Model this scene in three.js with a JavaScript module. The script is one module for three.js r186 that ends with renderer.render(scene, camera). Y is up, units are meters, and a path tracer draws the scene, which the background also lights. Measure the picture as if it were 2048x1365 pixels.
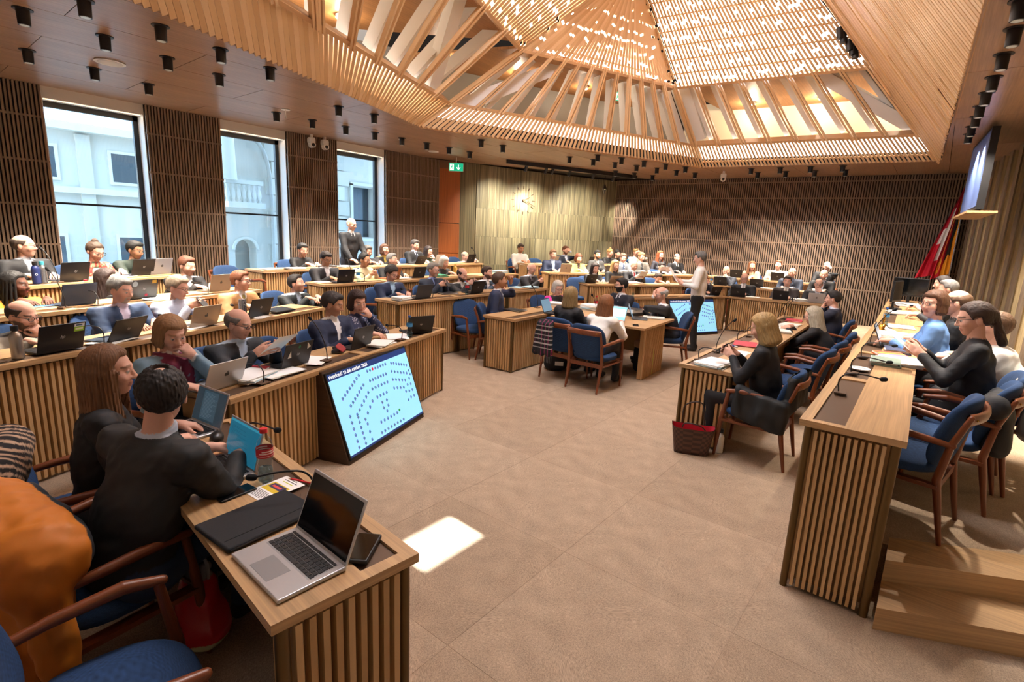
import * as THREE from 'three';
import { mergeGeometries } from 'three/addons/utils/BufferGeometryUtils.js';
import { RoundedBoxGeometry } from 'three/addons/geometries/RoundedBoxGeometry.js';
import { ImprovedNoise } from 'three/addons/math/ImprovedNoise.js';
import { RectAreaLightUniformsLib } from 'three/addons/lights/RectAreaLightUniformsLib.js';

// ---------------------------------------------------------------- camera, sky, sun, exposure
RectAreaLightUniformsLib.init();
const scene = new THREE.Scene();
const renderer = new THREE.WebGLRenderer({ antialias: true });
renderer.toneMapping = THREE.LinearToneMapping;
renderer.toneMappingExposure = 1.2;
renderer.shadowMap.enabled = true;
const rad = (d) => d * Math.PI / 180;
const camera = new THREE.PerspectiveCamera(66.55, 2048 / 1365, 0.05, 200);
camera.position.set(0, 1.9, 0);
camera.rotation.order = 'YXZ';
camera.rotation.set(-Math.atan(211 / 1040), rad(38.5), Math.atan2(224, 5117));
scene.add(camera);
scene.background = new THREE.Color().setRGB(2.9, 4.3, 5.8);
const sun = new THREE.DirectionalLight(new THREE.Color().setRGB(1, 0.93, 0.82), 70);
sun.name = 'sun';
sun.position.set(-2.2 + 19.5, 13.5, -2.05 + 1.2);
sun.target.position.set(-2.2, 0, -2.05);
sun.target.name = 'sun_target';
sun.castShadow = true;
Object.assign(sun.shadow.camera, { left: -20, right: 20, top: 20, bottom: -20, near: 0.5, far: 60 });
scene.add(sun, sun.target);
const LIGHT = { sky: 7, skyTop: 34, spot: 33, panel: 3.0, screen: 1.0, led: 3 };

// ---------------------------------------------------------------- helpers
let seed = 7;
const rnd = () => { seed = (seed * 1664525 + 1013904223) % 4294967296; return seed / 4294967296; };
const rr = (a, b) => a + (b - a) * rnd();
const pick = (a) => a[Math.floor(rnd() * a.length)];
const V = (x, y, z) => new THREE.Vector3(x, y, z);
const taken = new Map();
function numbered(name) { const n = taken.get(name) ?? 0; taken.set(name, n + 1); return n ? name + '_' + String(n).padStart(3, '0') : name; }
function shade(o) { o.traverse((m) => { if (m.isMesh) { m.castShadow = true; m.receiveShadow = true; } }); return o; }
function thing(name, label, category, [x, y, z] = [0, 0, 0], turn = 0, group) {
  const o = new THREE.Group(); o.name = numbered(name); o.position.set(x, y, z); o.rotation.y = turn;
  o.userData = { label, category }; if (group) o.userData.group = group; scene.add(o); return o;
}
function struct(name, label, category) { const o = thing(name, label, category); o.userData.kind = 'structure'; return o; }
function part(parent, name, geo, mat, pos, rot, scale) {
  const m = new THREE.Mesh(geo, mat); m.name = name; m.castShadow = m.receiveShadow = true;
  if (pos) m.position.set(...pos); if (rot) m.rotation.set(...rot); if (scale) m.scale.set(...scale);
  parent.add(m); return m;
}
const UNIT = new THREE.BoxGeometry(1, 1, 1);
// texture coordinates in metres; the grain runs along v
function uvm(geo, grain = 'x', off = rr(0, 3)) {
  const g = geo.index ? geo.toNonIndexed() : geo, p = g.attributes.position, n = g.attributes.normal, uv = new Float32Array(p.count * 2);
  for (let i = 0; i < p.count; i++) {
    const c = { x: p.getX(i), y: p.getY(i), z: p.getZ(i) }, a = [Math.abs(n.getX(i)), Math.abs(n.getY(i)), Math.abs(n.getZ(i))];
    const face = 'xyz'[a.indexOf(Math.max(...a))], rest = ['x', 'y', 'z'].filter((k) => k !== face);
    let [u, v] = rest; if (u === grain) [u, v] = [v, u];
    uv[2 * i] = c[u] + off; uv[2 * i + 1] = c[v] + off * 0.37;
  }
  g.setAttribute('uv', new THREE.BufferAttribute(uv, 2)); return g;
}
function bx(w, h, d, x = 0, y = 0, z = 0) { return new THREE.BoxGeometry(w, h, d).translate(x, y, z); }
function rb(w, h, d, r, x = 0, y = 0, z = 0, s = 2) { return new RoundedBoxGeometry(w, h, d, s, r).translate(x, y, z); }
function cyl(r0, r1, h, x = 0, y = 0, z = 0, n = 16) { return new THREE.CylinderGeometry(r1, r0, h, n).translate(x, y, z); }
function flat(g) { const q = g.index ? g.toNonIndexed() : g; for (const k of Object.keys(q.attributes)) if (!['position', 'normal', 'uv'].includes(k)) q.deleteAttribute(k); return q; }
function merge(list) { return mergeGeometries(list.map(flat), false); }
function tube(pts, r, seg = 12, rad_ = 8) { return new THREE.TubeGeometry(new THREE.CatmullRomCurve3(pts.map((p) => V(...p))), seg, r, rad_, false); }
// a bar from a to b with a rectangular section (w across, d deep); up tells how it is turned
function bar(a, b, w, d, up = V(0, 1, 0)) {
  const L = a.distanceTo(b), dir = b.clone().sub(a).normalize(), g = new THREE.BoxGeometry(w, L, d);
  const side = new THREE.Vector3().crossVectors(dir, up).normalize(), dep = new THREE.Vector3().crossVectors(side, dir);
  return g.applyMatrix4(new THREE.Matrix4().makeBasis(side, dir, dep).setPosition(a.clone().add(b).multiplyScalar(0.5)));
}
// a tapering round rod through points with radii
function rod(pts, radii, n = 10) {
  const out = [];
  for (let i = 0; i + 1 < pts.length; i++) {
    const a = V(...pts[i]), b = V(...pts[i + 1]), L = a.distanceTo(b);
    const g = new THREE.CylinderGeometry(radii[i + 1], radii[i], L, n);
    g.applyQuaternion(new THREE.Quaternion().setFromUnitVectors(V(0, 1, 0), b.clone().sub(a).normalize())).translate((a.x + b.x) / 2, (a.y + b.y) / 2, (a.z + b.z) / 2);
    out.push(g); if (i) out.push(new THREE.SphereGeometry(radii[i], n, 6).translate(a.x, a.y, a.z));
  }
  const e = V(...pts.at(-1)), s = V(...pts[0]);
  out.push(new THREE.SphereGeometry(radii.at(-1), n, 6).translate(e.x, e.y, e.z), new THREE.SphereGeometry(radii[0], n, 6).translate(s.x, s.y, s.z));
  return merge(out);
}

// ---------------------------------------------------------------- textures and materials
const noise = new ImprovedNoise();
function dataTex(n, fn, srgb = true) {
  const d = new Uint8Array(n * n * 4);
  for (let y = 0; y < n; y++) for (let x = 0; x < n; x++) { const c = fn(x / n, y / n); for (let k = 0; k < 3; k++) d[(y * n + x) * 4 + k] = Math.max(0, Math.min(255, c[k] * 255)); d[(y * n + x) * 4 + 3] = 255; }
  const t = new THREE.DataTexture(d, n, n); t.wrapS = t.wrapT = THREE.RepeatWrapping; t.magFilter = THREE.LinearFilter; t.minFilter = THREE.LinearMipmapLinearFilter; t.generateMipmaps = true;
  if (srgb) t.colorSpace = THREE.SRGBColorSpace; t.needsUpdate = true; return t;
}
// tiling noise on a torus
const tn = (u, v, fu, fv, s = 0) => { const a = u * 2 * Math.PI, b = v * 2 * Math.PI; return noise.noise(Math.cos(a) * fu / 6.28 + s, Math.sin(a) * fu / 6.28 + Math.cos(b) * fv / 6.28, Math.sin(b) * fv / 6.28 + s * 1.7); };
const grain = dataTex(512, (u, v) => { const g = 0.86 + 0.10 * tn(u, v, 60, 2, 3) + 0.07 * tn(u, v, 220, 3, 9) + 0.05 * tn(u, v, 9, 1.5, 5); return [g, g * 0.985, g * 0.96]; });
const stripes = dataTex(512, (u, v) => { const g = 0.72 + 0.30 * tn(u, v, 26, 1.2, 1) + 0.22 * tn(u, v, 90, 1.6, 6) + 0.05 * tn(u, v, 300, 60, 2); return [g, g * 0.99, g * 0.93]; });
const pile = dataTex(512, (u, v) => { const g = 0.84 + 0.20 * tn(u, v, 420, 420, 3) + 0.14 * tn(u, v, 190, 190, 8) + 0.06 * tn(u, v, 8, 8, 4); return [g, g * 0.98, g * 0.95]; });
const weave = dataTex(256, (u, v) => { const g = 0.82 + 0.16 * tn(u, v, 200, 200, 3) + 0.10 * Math.sin(u * 402) * Math.sin(v * 402); return [g, g, g]; });
function std(color, rough = 0.6, o = {}) { return new THREE.MeshStandardMaterial({ color, roughness: rough, ...o }); }
const rep = (t, a, b = a) => { const c = t.clone(); c.repeat.set(a, b); c.needsUpdate = true; return c; };
const MAT = {
  oak: std('#d3ac7c', 0.45, { map: grain }), oakSide: std('#c8965f', 0.55, { map: grain }),
  slat: ['#c59e6c', '#bb9361', '#cea877'].map((c) => std(c, 0.55)),
  slatBack: std('#bb9361', 0.6), dark: std('#1c1714', 0.7), bronze: std('#6a5230', 0.42, { metalness: 0.65 }), tray: std('#5d4836', 0.5, { metalness: 0.35 }),
  wallSlat: ['#74604f', '#7b6655', '#6e5b4c'].map((c) => std(c, 0.62)), wallBack: std('#231b16', 0.85), wallRail: std('#74604f', 0.62),
  ceil: std('#b08f76', 0.34, { map: grain }), white: std('#e9e7e2', 0.6), plaster: std('#dcd6ca', 0.8), reveal: std('#ddd9d4', 0.7), black: std('#121214', 0.45), frame: std('#15181d', 0.4),
  carpet: std('#c0aa93', 0.97, { map: pile }), carpet2: std('#bca68f', 0.97, { map: pile }), carpet3: std('#c3ad96', 0.97, { map: pile }),
  stone: ['#a39a80', '#aba28a', '#988f76', '#b0a88f'].map((c) => std(c, 0.5, { map: stripes })), doorWood: std('#b5662f', 0.5, { map: grain }),
  teak: std('#8a4a28', 0.36, { map: grain }), teakDark: std('#5c2f1c', 0.36, { map: grain }), blue: std('#2c4f7e', 0.92, { map: weave }),
  lantern: ['#d2ab7c', '#c8a072', '#dab68a'].map((c) => std(c, 0.5)), lanternRail: std('#bf9466', 0.5),
  paper: std('#efeeea', 0.85), paper2: std('#e5e2d8', 0.85), silver: std('#b9babc', 0.32, { metalness: 0.75 }), laptopBlack: std('#17181b', 0.4), steel: std('#a9adb1', 0.25, { metalness: 0.9 }), chrome: std('#d8d8d8', 0.12, { metalness: 1 }), brass: std('#b48a3c', 0.25, { metalness: 1 }),
  glassPane: new THREE.MeshPhysicalMaterial({ color: '#e9f3fb', roughness: 0.02, transmission: 1, thickness: 0, ior: 1.5 }),
  glassBottle: new THREE.MeshPhysicalMaterial({ color: '#eef6f8', roughness: 0.05, transmission: 1, thickness: 0, ior: 1.3 }),
};
function canvasTex(w, h, draw) { const c = document.createElement('canvas'); c.width = w; c.height = h; draw(c.getContext('2d'), w, h); const t = new THREE.CanvasTexture(c); t.colorSpace = THREE.SRGBColorSpace; return t; }
// rows: floor tier, front edge from end to end
const ROWS={"L1a":[0,[[-1.276,-1.123],[-3.096,-1.279]]],"L1b":[0,[[-3.442,-1.398],[-4.439,-4.309]]],"L2":[1,[[-4.537,-0.076],[-5.909,-3.608]]],"L3":[2,[[-5.785,-0.154],[-6.904,-3.306]]],"L4":[3,[[-6.823,-0.441],[-7.878,-2.746]]],"M1":[1,[[-5.797,-4.675],[-5.864,-8.454]]],"M2":[2,[[-7.112,-4.353],[-7.362,-9.386]]],"M3":[3,[[-8.177,-3.947],[-8.809,-9.792]]],"B0a":[0,[[-4.643,-9.739],[-3.491,-12.087]]],"B0b":[0,[[-3.491,-12.087],[-1.655,-12.401]]],"B1a":[1,[[-5.926,-10.099],[-3.858,-13.371]]],"B1b":[1,[[-3.858,-13.371],[-1.77,-13.513]]],"B2a":[2,[[-7.272,-10.468],[-4.95,-14.35]]],"B2b":[2,[[-4.95,-14.35],[-2.3,-14.6]]],"B3":[3,[[-8.25,-10.9],[-6.95,-14.7]]],"S":[0,[[-1.766,-4.793],[-1.882,-9.719]]],"P":[null,[[-0.44,-3.07],[-0.5,-8.2]]]};
// people: x, floor, z, head height, heading, head yaw, head pitch, lean, pose, jacket, shirt, tie, hair, hair colour, skin, extras, label
const PEOPLE=[
[-7.98,0.42,-1.17,1.132,115,35,0,-4,"rest","#15161a","#9aa0a8","","balding","#4a3a30","l","g","man in black blazer and speckled shirt, glasses, seated leftmost in the last row"],
[-8.31,0.42,-1.88,1.057,115,0,22,8,"type","#8e3030","#8e3030","","bun","#5c4636","l","g","woman with hair bun and red floral top below the large left window"],
[-8.53,0.42,-2.37,1.067,115,10,15,4,"type","#26332b","#26332b","","short","#16120f","t","gc","man in dark green sweater with white collar by the left window"],
[-7.46,0.28,-2.62,1.06,110,5,10,4,"type","#15161a","#e9e9ea","","short","#6d3f27","l","","auburn-haired man in dark blazer behind a silver laptop near the left wall"],
[-6.85,0.28,-0.9,0.951,110,35,0,2,"type","#c08a1c","#c08a1c","","dread","#15110f","d","","woman with long dreadlocks and mustard yellow top"],
[-7.16,0.28,-1.7,0.941,110,35,5,2,"type","#18181a","#18181a","","long","#35201a","l","","dark-haired woman in black behind the grey-haired man in blue blazer"],
[-5.5,0.14,-0.74,0.978,111,12,12,14,"chinL","#8f8676","#3a3733","","balding","#3a2a22","l","gbs","bearded man in beige blazer and dark scarf resting his chin on his hand"],
[-5.85,0.14,-1.48,1.109,111,15,12,8,"type","#2b405f","#d3c9df","","short","#8d8d8a","l","G","grey-haired man with white goatee in blue blazer typing on a laptop"],
[-6.11,0.14,-2.04,1.08,111,20,15,0,"hold","#c5cde0","#c5cde0","","short","#a39078","l","gc","man in pale striped shirt looking at a phone"],
[-6.42,0.14,-2.82,1.091,111,20,2,-4,"rest","#a67c50","#f0f0f0","#8a7a3a","short","#8a4f2c","l","g","red-haired man in tan blazer and olive tie"],
[-6.73,0.14,-3.69,0.995,111,15,-10,0,"type","#1f2629","#b9cfe6","","short","#2c2320","l","","man in black blazer with white earbuds looking up"],
[-4.03,0,-1.28,1.137,109,-10,18,12,"chinL","#6f8b9c","#e6dcd5","","bob","#b3855a","l","r","woman with bobbed hair, grey-blue jacket and burgundy scarf, hand at her cheek"],
[-4.32,0,-1.86,1.103,109,12,14,4,"read","#20252c","#b9cfe6","","balding","#8a8078","l","g","balding man with glasses in dark blazer reading a sheet of paper"],
[-4.66,0,-2.93,1.147,109,25,16,4,"type","#1d2844","#e9e9ea","","short","#3d342f","t","","stout man in navy blazer and white shirt leaning over a black laptop"],
[-4.8,0,-3.32,1.126,109,-25,12,6,"chinL","#28304e","#2a3055","","bob","#3f2318","l","","brunette woman with fringe in dotted navy blouse, hand at her mouth"],
[-9.02,0.42,-5.09,1.06,96,-5,16,6,"type","#141417","#141417","","short","#15110f","l","","woman with short black hair in black sweater in the last row"],
[-9.19,0.42,-6.62,1.03,96,0,14,8,"type","#15161a","#2b3a55","","short","#5d5a57","l","","grey-haired man in dark jacket seated right beside the standing speaker"],
[-9.24,0.42,-7.09,1.061,96,-15,-8,2,"type","#17161a","#cdb85a","","bob","#6b4630","l","g","woman with spectacles on her hair and yellow collar in the last row"],
[-9.34,0.42,-8.02,1.175,96,0,14,4,"type","#15161a","#cfdcee","#1c2233","short","#4f4a46","l","","man in black suit and dark tie behind a silver laptop in the last row"],
[-9.39,0.42,-8.48,1.027,96,0,14,4,"chinL","#26301f","#26301f","","long","#2a1813","l","g","long-haired woman in dark green, hand at her cheek, last row"],
[-9.54,0.42,-9.88,0.897,96,0,10,6,"type","#15161a","#e9e9ea","","balding","#8a8682","l","gG","bearded bald man in black blazer at the end of the last row before the door"],
[-7.84,0.28,-4.83,1.111,93,0,22,10,"type","#26262a","#e9e9ea","","short","#2e211b","t","g","man in dark jacket and glasses writing beside a black laptop"],
[-7.85,0.28,-5.59,1.087,93,15,6,6,"fold","#d9cba4","#d9cba4","","bun","#18120f","t","g","woman in cream blouse with dark pulled-back hair, hands clasped"],
[-7.93,0.28,-6.26,1.077,93,15,-4,0,"rest","#151518","#151518","","short","#8f8d8a","l","","grey-haired man in black behind an orange laptop cover"],
[-7.98,0.28,-7.65,1.011,93,0,16,6,"type","#1a1a1c","#1a1a1c","","bob","#e3dfd5","l","","elderly woman with short white hair in black beside a yellow bottle"],
[-6.48,0.14,-5.1,1.11,91,10,26,8,"type","#1b2a4a","#a9cbe8","","curly","#3a3029","l","g","man with curly hair in navy jacket and light blue shirt looking down"],
[-6.52,0.14,-6.0,1.141,91,8,6,2,"hold","#232c3d","#7d94c8","#16203d","short","#a29c92","l","gG","man with grey beard in dark suit and navy tie holding a phone"],
[-6.51,0.14,-6.68,1.037,91,0,20,8,"hold","#2e2f31","#c9c5bd","","balding","#3a2a24","l","b","balding bearded man in charcoal jacket looking down at his phone"],
[-6.57,0.14,-7.42,1.048,91,10,0,0,"type","#46586c","#eef0f2","","short","#4a3526","l","b","young bearded man in grey-blue jacket and white shirt"],
[-6.57,0.14,-8.81,1.093,91,0,14,8,"fold","#3a3b3f","#d5d9e4","#1f1f24","bald","#b0a89e","l","gG","bald man with grey beard in charcoal suit at the end of the lowest middle row"],
[-8.86,0.42,-11.34,1.147,71,0,16,4,"type","#d9d4cb","#d9d4cb","","short","#4d3c31","t","","man in white shirt with tablet under the stone wall"],
[-8.36,0.42,-12.8,1.127,71,0,10,6,"headhand","#1b2436","#c9d3e6","","short","#7a4527","l","b","red-bearded man in dark suit with hand at his temple below the stone wall"],
[-7.82,0.42,-14.45,1.088,71,10,20,8,"type","#18181a","#18181a","","bun","#b5884f","l","","blonde woman with bun in black at the end of the stone wall"],
[-7.69,0.42,-14.7,1.065,71,0,10,4,"type","#1d1d20","#1d1d20","","short","#1d1713","l","","dark-haired person seated beside the blonde woman with the bun at the stone wall"],
[-7.68,0.28,-11.19,1.191,59,5,8,2,"type","#1b2742","#b9c9e0","#8fa3c0","short","#7f5b3c","l","g","man in navy suit with pale blue tie behind a silver tablet"],
[-7.3,0.28,-11.82,1.109,59,0,14,6,"type","#a9b454","#3a2026","","bob","#7b3f24","l","","woman in lime green jacket"],
[-7.03,0.28,-12.31,1.214,59,0,4,0,"rest","#2c2c2c","#8c8c86","","short","#17130f","t","b","dark-bearded man in charcoal blazer right of the woman in lime"],
[-6.62,0.28,-13.0,1.156,59,0,14,6,"type","#5d626a","#cfd9e6","#2c3c58","short","#6a5444","l","g","man in grey suit with glasses and blue tie in the far rows"],
[-6.32,0.28,-13.5,1.198,59,0,16,6,"type","#5a5650","#e0dfd8","#1c1c20","short","#8a6a44","l","g","man in brown-grey suit reading at the far slatted wall"],
[-7.34,0.42,-15.25,1.131,71,0,10,4,"headhand","#cfc8b8","#cfc8b8","","short","#a88452","l","","fair-haired person in pale top with hand on head in the far corner"],
[-6.21,0.28,-14.49,1.244,59,0,6,0,"rest","#20202a","#20202a","","long","#a3552b","l","","red-haired woman in dark top before the slatted back wall"],
[-5.81,0.28,-13.7,0.958,59,0,10,4,"type","#15161a","#e9e9ea","","short","#1b1512","l","g","man with black glasses left of the standing man in white shirt"],
[-5.86,0.28,-14.87,1.191,59,0,2,0,"rest","#1c1c20","#e9e9ea","#111111","balding","#5a4a40","l","","man in dark suit seated behind the standing man in white shirt"],
[-6.25,0.14,-10.89,1.083,58,0,18,8,"type","#1b1a20","#d0ccc8","","long","#2d1c17","l","","long-haired brunette woman in black blazer behind a tablet"],
[-6.01,0.14,-11.43,1.162,58,0,10,4,"type","#1a1a1c","#1a1a1c","","long","#d0a766","l","g","blonde woman in black next to the bald man with red tie"],
[-5.71,0.14,-11.82,1.175,58,0,16,6,"read","#1d1e24","#e9e9ea","#a01822","bald","#c9c3ba","l","","bald man in dark suit with red tie holding papers"],
[-5.26,0.14,-12.27,0.894,58,0,28,14,"type","#243350","#243350","","short","#3a2a20","l","","man in navy suit bending over his papers behind the seated man with glasses"],
[-4.12,0,-12.18,1.179,64,0,10,8,"chinL","#3a3c44","#cfd4dc","","short","#a9a49c","l","g","grey-haired man with hand at his mouth right of the standing man"],
[-3.39,0,-12.79,1.16,10,0,6,2,"rest","#15161a","#e6e6e6","#9a9a9a","bald","#b09a8a","l","g","bald man in black suit and pale tie behind a black laptop"],
[-2.52,0,-12.94,1.161,10,0,4,2,"rest","#3a3230","#e2ddd4","#a8a090","short","#3a2b22","l","","man in brown suit with black laptop in the front row on the right"],
[-1.92,0,-13.05,1.144,10,0,8,2,"chinL","#1c1d22","#d9d9dc","","balding","#8c8680","l","g","man with glasses holding his chin behind a white laptop"],
[-4.19,0.14,-14.03,1.102,4,0,14,8,"chinL","#1b2230","#d5dde8","","bald","#b59a88","l","","bald man leaning his cheek on his fist behind a dark laptop"],
[-2.68,0.14,-14.15,1.164,4,0,2,-2,"rest","#2a3446","#3c4a60","","balding","#b8b4ae","l","","elderly man with white hair in blue-grey jacket in the second row on the right"],
[-2.02,0.14,-14.24,1.167,4,0,4,0,"rest","#18191d","#c4cede","","bald","#8a7a6e","l","b","bald bearded man in black suit and light blue shirt"],
[-3.87,0.28,-15.17,1.093,5,20,4,0,"rest","#a98a6e","#a98a6e","","long","#8a5a38","l","","young woman with long light brown hair before the slatted wall"],
[-3.24,0.28,-15.25,1.162,5,0,0,0,"rest","#7f7a74","#b5aaa0","","short","#7a4a30","l","","broad man in grey cardigan behind a black laptop at the slatted wall"],
[-2.14,0.28,-15.34,1.197,5,0,10,4,"headhand","#18191d","#dfe3ea","","balding","#5a4438","l","g","man in black suit pressing his hand to his forehead at the back right"],
[-1.11,0,-4.98,1.194,-89,0,24,12,"hold","#15161b","#15161b","","lob","#c9a468","l","","blonde woman in black at the side desk looking down at her phone"],
[-1.18,0,-7.98,1.012,-89,0,18,10,"type","#17171b","#17171b","","longw","#d2c7ae","l","g","woman with long white-blonde hair and black cloak at the side desk"],
[-1.16,0,-9.43,1.15,-89,0,4,0,"chinL","#232a3d","#c9d3e4","","short","#241c18","l","g","man in navy suit, hand at his mouth, far end of the side desk"],
[0.04,0.25,-6.16,1.2,-89,52,2,4,"type","#5d86bd","#5d86bd","","bob","#6b4226","l","g","woman in light blue jacket and glasses at the president desk"],
[0.21,0.25,-6.56,1.2,-89,-5,8,4,"type","#17181b","#17181b","","balding","#7a5a40","l","g","stout balding man in black sweater at the president desk"],
[0.28,0.25,-5.04,1.2,-89,10,14,6,"read","#16171b","#16171b","","tail","#4a352a","l","g","brunette woman with ponytail reading a booklet at the president desk"],
[0.17,0.25,-9.12,1.2,-89,0,6,2,"type","#2b2c30","#2b2c30","","short","#8d8a88","l","","grey-haired man behind the woman in light blue at the president desk"],
[0.12,0.25,-10.54,1.2,-89,0,10,4,"type","#d8d4cb","#d8d4cb","","tail","#2c1e18","l","","dark-haired woman in cream jacket at the far end of the president desk"],
[0.44,0.25,-5.6,1.1,-89,0,10,0,"rest","#dedad2","#dedad2","","short","#7a5a40","l","","person in white top partly hidden behind the brunette woman with ponytail"],
[-5.15,0,-6.1,1.22,125,15,0,0,"fist","#1b2644","#dfe3ea","#5a6068","short","#5f4634","t","","man in navy suit turning away at the near end of the centre table, fist raised"],
[-5.06,0,-7.58,1.04,80,-20,16,6,"type","#1d1d22","#1d1d22","","bob","#e2dccf","l","gp","white-haired woman with bright pink sleeves at the centre table"],
[-3.79,0,-6.01,1.13,178,15,4,2,"type","#19171b","#19171b","","lob","#a88a58","l","","blonde woman seen from behind in black blazer at the centre table"],
[-3.27,0,-6.06,1.07,180,0,8,4,"type","#e8e4dc","#e8e4dc","","longw","#9a6236","l","","woman with long auburn hair seen from behind in white top"],
[-4.1,0,-8.07,1.15,-20,-25,4,0,"type","#1b1e29","#e8eaee","#20242e","short","#1d1613","l","gm","dark-haired man with black face mask and glasses at the centre table"],
[-3.23,0,-7.71,1.1,-60,20,12,8,"headhand","#1d1e24","#e4e4e6","#8a3f38","balding","#c9c6c2","l","g","grey-haired man with red tie, hand on forehead, at the right end of the centre table"],
[-3.05,0,-0.69,1.17,163,-12,2,4,"rest","#131316","#131316","","longw","#8a5f3c","l","","woman with long light brown hair in black leaning toward her neighbour"],
[-2.43,0,-0.72,1.18,199,52,6,30,"type","#222221","#b9c2cf","","curlybald","#241913","l","","man in charcoal jacket with elbow patches seen from behind at the nearest desk"]];
const LAPTOPS=[
[-7.277,1.19,-1.534,115,"black",105,"black laptop in front of the woman in the floral top"],
[-8.162,1.19,-2.142,115,"black",108,"black laptop with green emblem left of the man in green sweater"],
[-8.029,1.19,-2.497,115,"silver",105,"silver laptop at the right end of the last row by the left window"],
[-6.498,1.05,-1.263,110,"navy",105,"dark blue laptop before the woman with dreadlocks"],
[-6.673,1.05,-1.869,110,"stick1",105,"black laptop with round stickers behind the man in blue blazer"],
[-6.98,1.05,-2.803,110,"gold",105,"pale gold laptop of the auburn-haired man"],
[-4.804,0.91,-0.913,111,"stick2",108,"black laptop with green sticker before the bearded man with scarf"],
[-4.868,0.91,-1.391,121,"black",120,"black laptop under the hands of the man in blue blazer"],
[-5.317,0.91,-2.045,111,"gold",112,"pale gold laptop before the man in striped shirt"],
[-5.484,0.91,-2.729,111,"black",112,"black laptop between the man in tan blazer and the man with earbuds"],
[-5.572,0.91,-3.157,111,"flat",4,"closed black laptop under the hands of the man with earbuds"],
[-3.753,0.77,-1.424,109,"silver",112,"silver laptop of the woman with burgundy scarf"],
[-3.979,0.77,-2.111,109,"stick3",108,"black laptop with triangular stickers beside the balding man reading"],
[-4.187,0.77,-2.927,109,"black",104,"black laptop with light emblem in front of the man in navy blazer"],
[-4.377,0.77,-3.876,74,"black",110,"black laptop opened sideways at the end of the left front row"],
[-9.184,1.19,-7.673,96,"black",120,"dark laptop left of the man in black suit in the last row"],
[-9.23,1.19,-8.308,96,"silver",110,"silver laptop before the long-haired woman in dark green"],
[-9.583,1.19,-9.471,96,"black",110,"dark laptop near the exit in the last row"],
[-7.237,1.05,-4.799,93,"black",105,"black laptop beside the man who is writing"],
[-7.744,1.05,-5.86,93,"orange",105,"laptop in orange-brown cover before the grey-haired man in black"],
[-7.481,1.05,-6.49,93,"black",110,"black laptop right of the orange-brown cover"],
[-5.955,0.91,-5.277,91,"grey",108,"grey laptop before the man with curly hair"],
[-5.997,0.91,-6.513,91,"black",110,"black laptop before the young bearded man"],
[-6.907,0.91,-9.901,71,"black",112,"black laptop beside the bald man in charcoal suit"],
[-9.343,1.19,-12.311,71,"gold",112,"pale tablet propped up before the man in white shirt"],
[-8.671,1.19,-13.566,71,"black",110,"dark laptop before the red-bearded man"],
[-7.353,1.05,-11.16,59,"gold",110,"beige tablet before the man in navy suit"],
[-6.789,1.05,-12.312,59,"grey",115,"grey laptop before the bearded man in charcoal blazer"],
[-6.189,0.91,-11.185,58,"gold",125,"bronze tablet before the long-haired brunette"],
[-6.226,1.05,-13.931,59,"silver",112,"silver laptop left of the man with black glasses"],
[-3.754,0.77,-11.912,64,"black",112,"black laptop before the grey-haired man right of the standing man"],
[-3.344,0.77,-12.247,10,"black",108,"black laptop with orange dot before the bald man in black suit"],
[-2.537,0.77,-12.56,10,"black",108,"black laptop before the man in brown suit"],
[-1.856,0.77,-12.716,10,"silver",105,"white laptop before the man holding his chin"],
[-4.046,0.91,-13.395,4,"black",108,"dark laptop before the bald man leaning on his fist"],
[-3.343,0.91,-13.995,4,"black",108,"dark laptop on the second right row beside an empty seat"],
[-4.23,1.05,-15.922,5,"black",108,"dark laptop before the young woman at the slatted wall"],
[-3.197,1.05,-15.587,5,"black",108,"black laptop before the broad man in grey cardigan"],
[-4.465,0.77,-6.488,-80,"black",112,"black laptop on the left arm of the centre table"],
[-3.381,0.77,-7.104,-65,"grey",112,"grey laptop lid before the masked man"],
[-0.297,1.0,-6.217,-89,"black",112,"black laptop open on the president desk"]];
const MICS=[[-6.874,1.19,-1.508,115,1],[-6.928,1.05,-0.928,110,1],[-5.026,0.91,-1.138,111,2],[-4.582,0.91,-0.568,111,2],[-5.489,1.05,-1.703,110,2],[-6.674,1.05,-2.593,110,2],[-4.851,0.91,-1.952,111,2],[-3.97,0.77,-2.409,109,1],[-3.6,0.77,-1.734,109,2],[-3.822,0.77,-3.622,109,2],[-5.056,0.91,-2.723,111,2],[-7.095,1.05,-4.913,93,1],[-7.329,1.05,-5.193,93,2],[-6.382,0.91,-5.041,91,2],[-5.795,0.91,-5.425,91,2],[-9.126,1.19,-9.839,96,0],[-9.271,1.19,-10.129,96,1],[-5.547,0.91,-6.864,91,2],[-4.983,0.77,-6.775,180,0],[-3.653,0.77,-6.5,180,0],[-1.742,0.77,-5.099,-89,2],[-1.737,0.77,-5.666,-89,1],[-1.795,0.77,-6.536,-89,2],[-1.742,0.77,-7.007,-89,2],[-1.897,0.77,-8.83,-89,1],[-1.867,0.77,-9.288,-89,1],[-0.404,1.0,-3.836,-89,2],[-0.41,1.0,-4.536,-89,2],[-0.431,1.0,-5.308,-89,2],[-0.459,1.0,-6.17,-89,1],[-0.397,1.0,-9.808,-89,2]];
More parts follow.
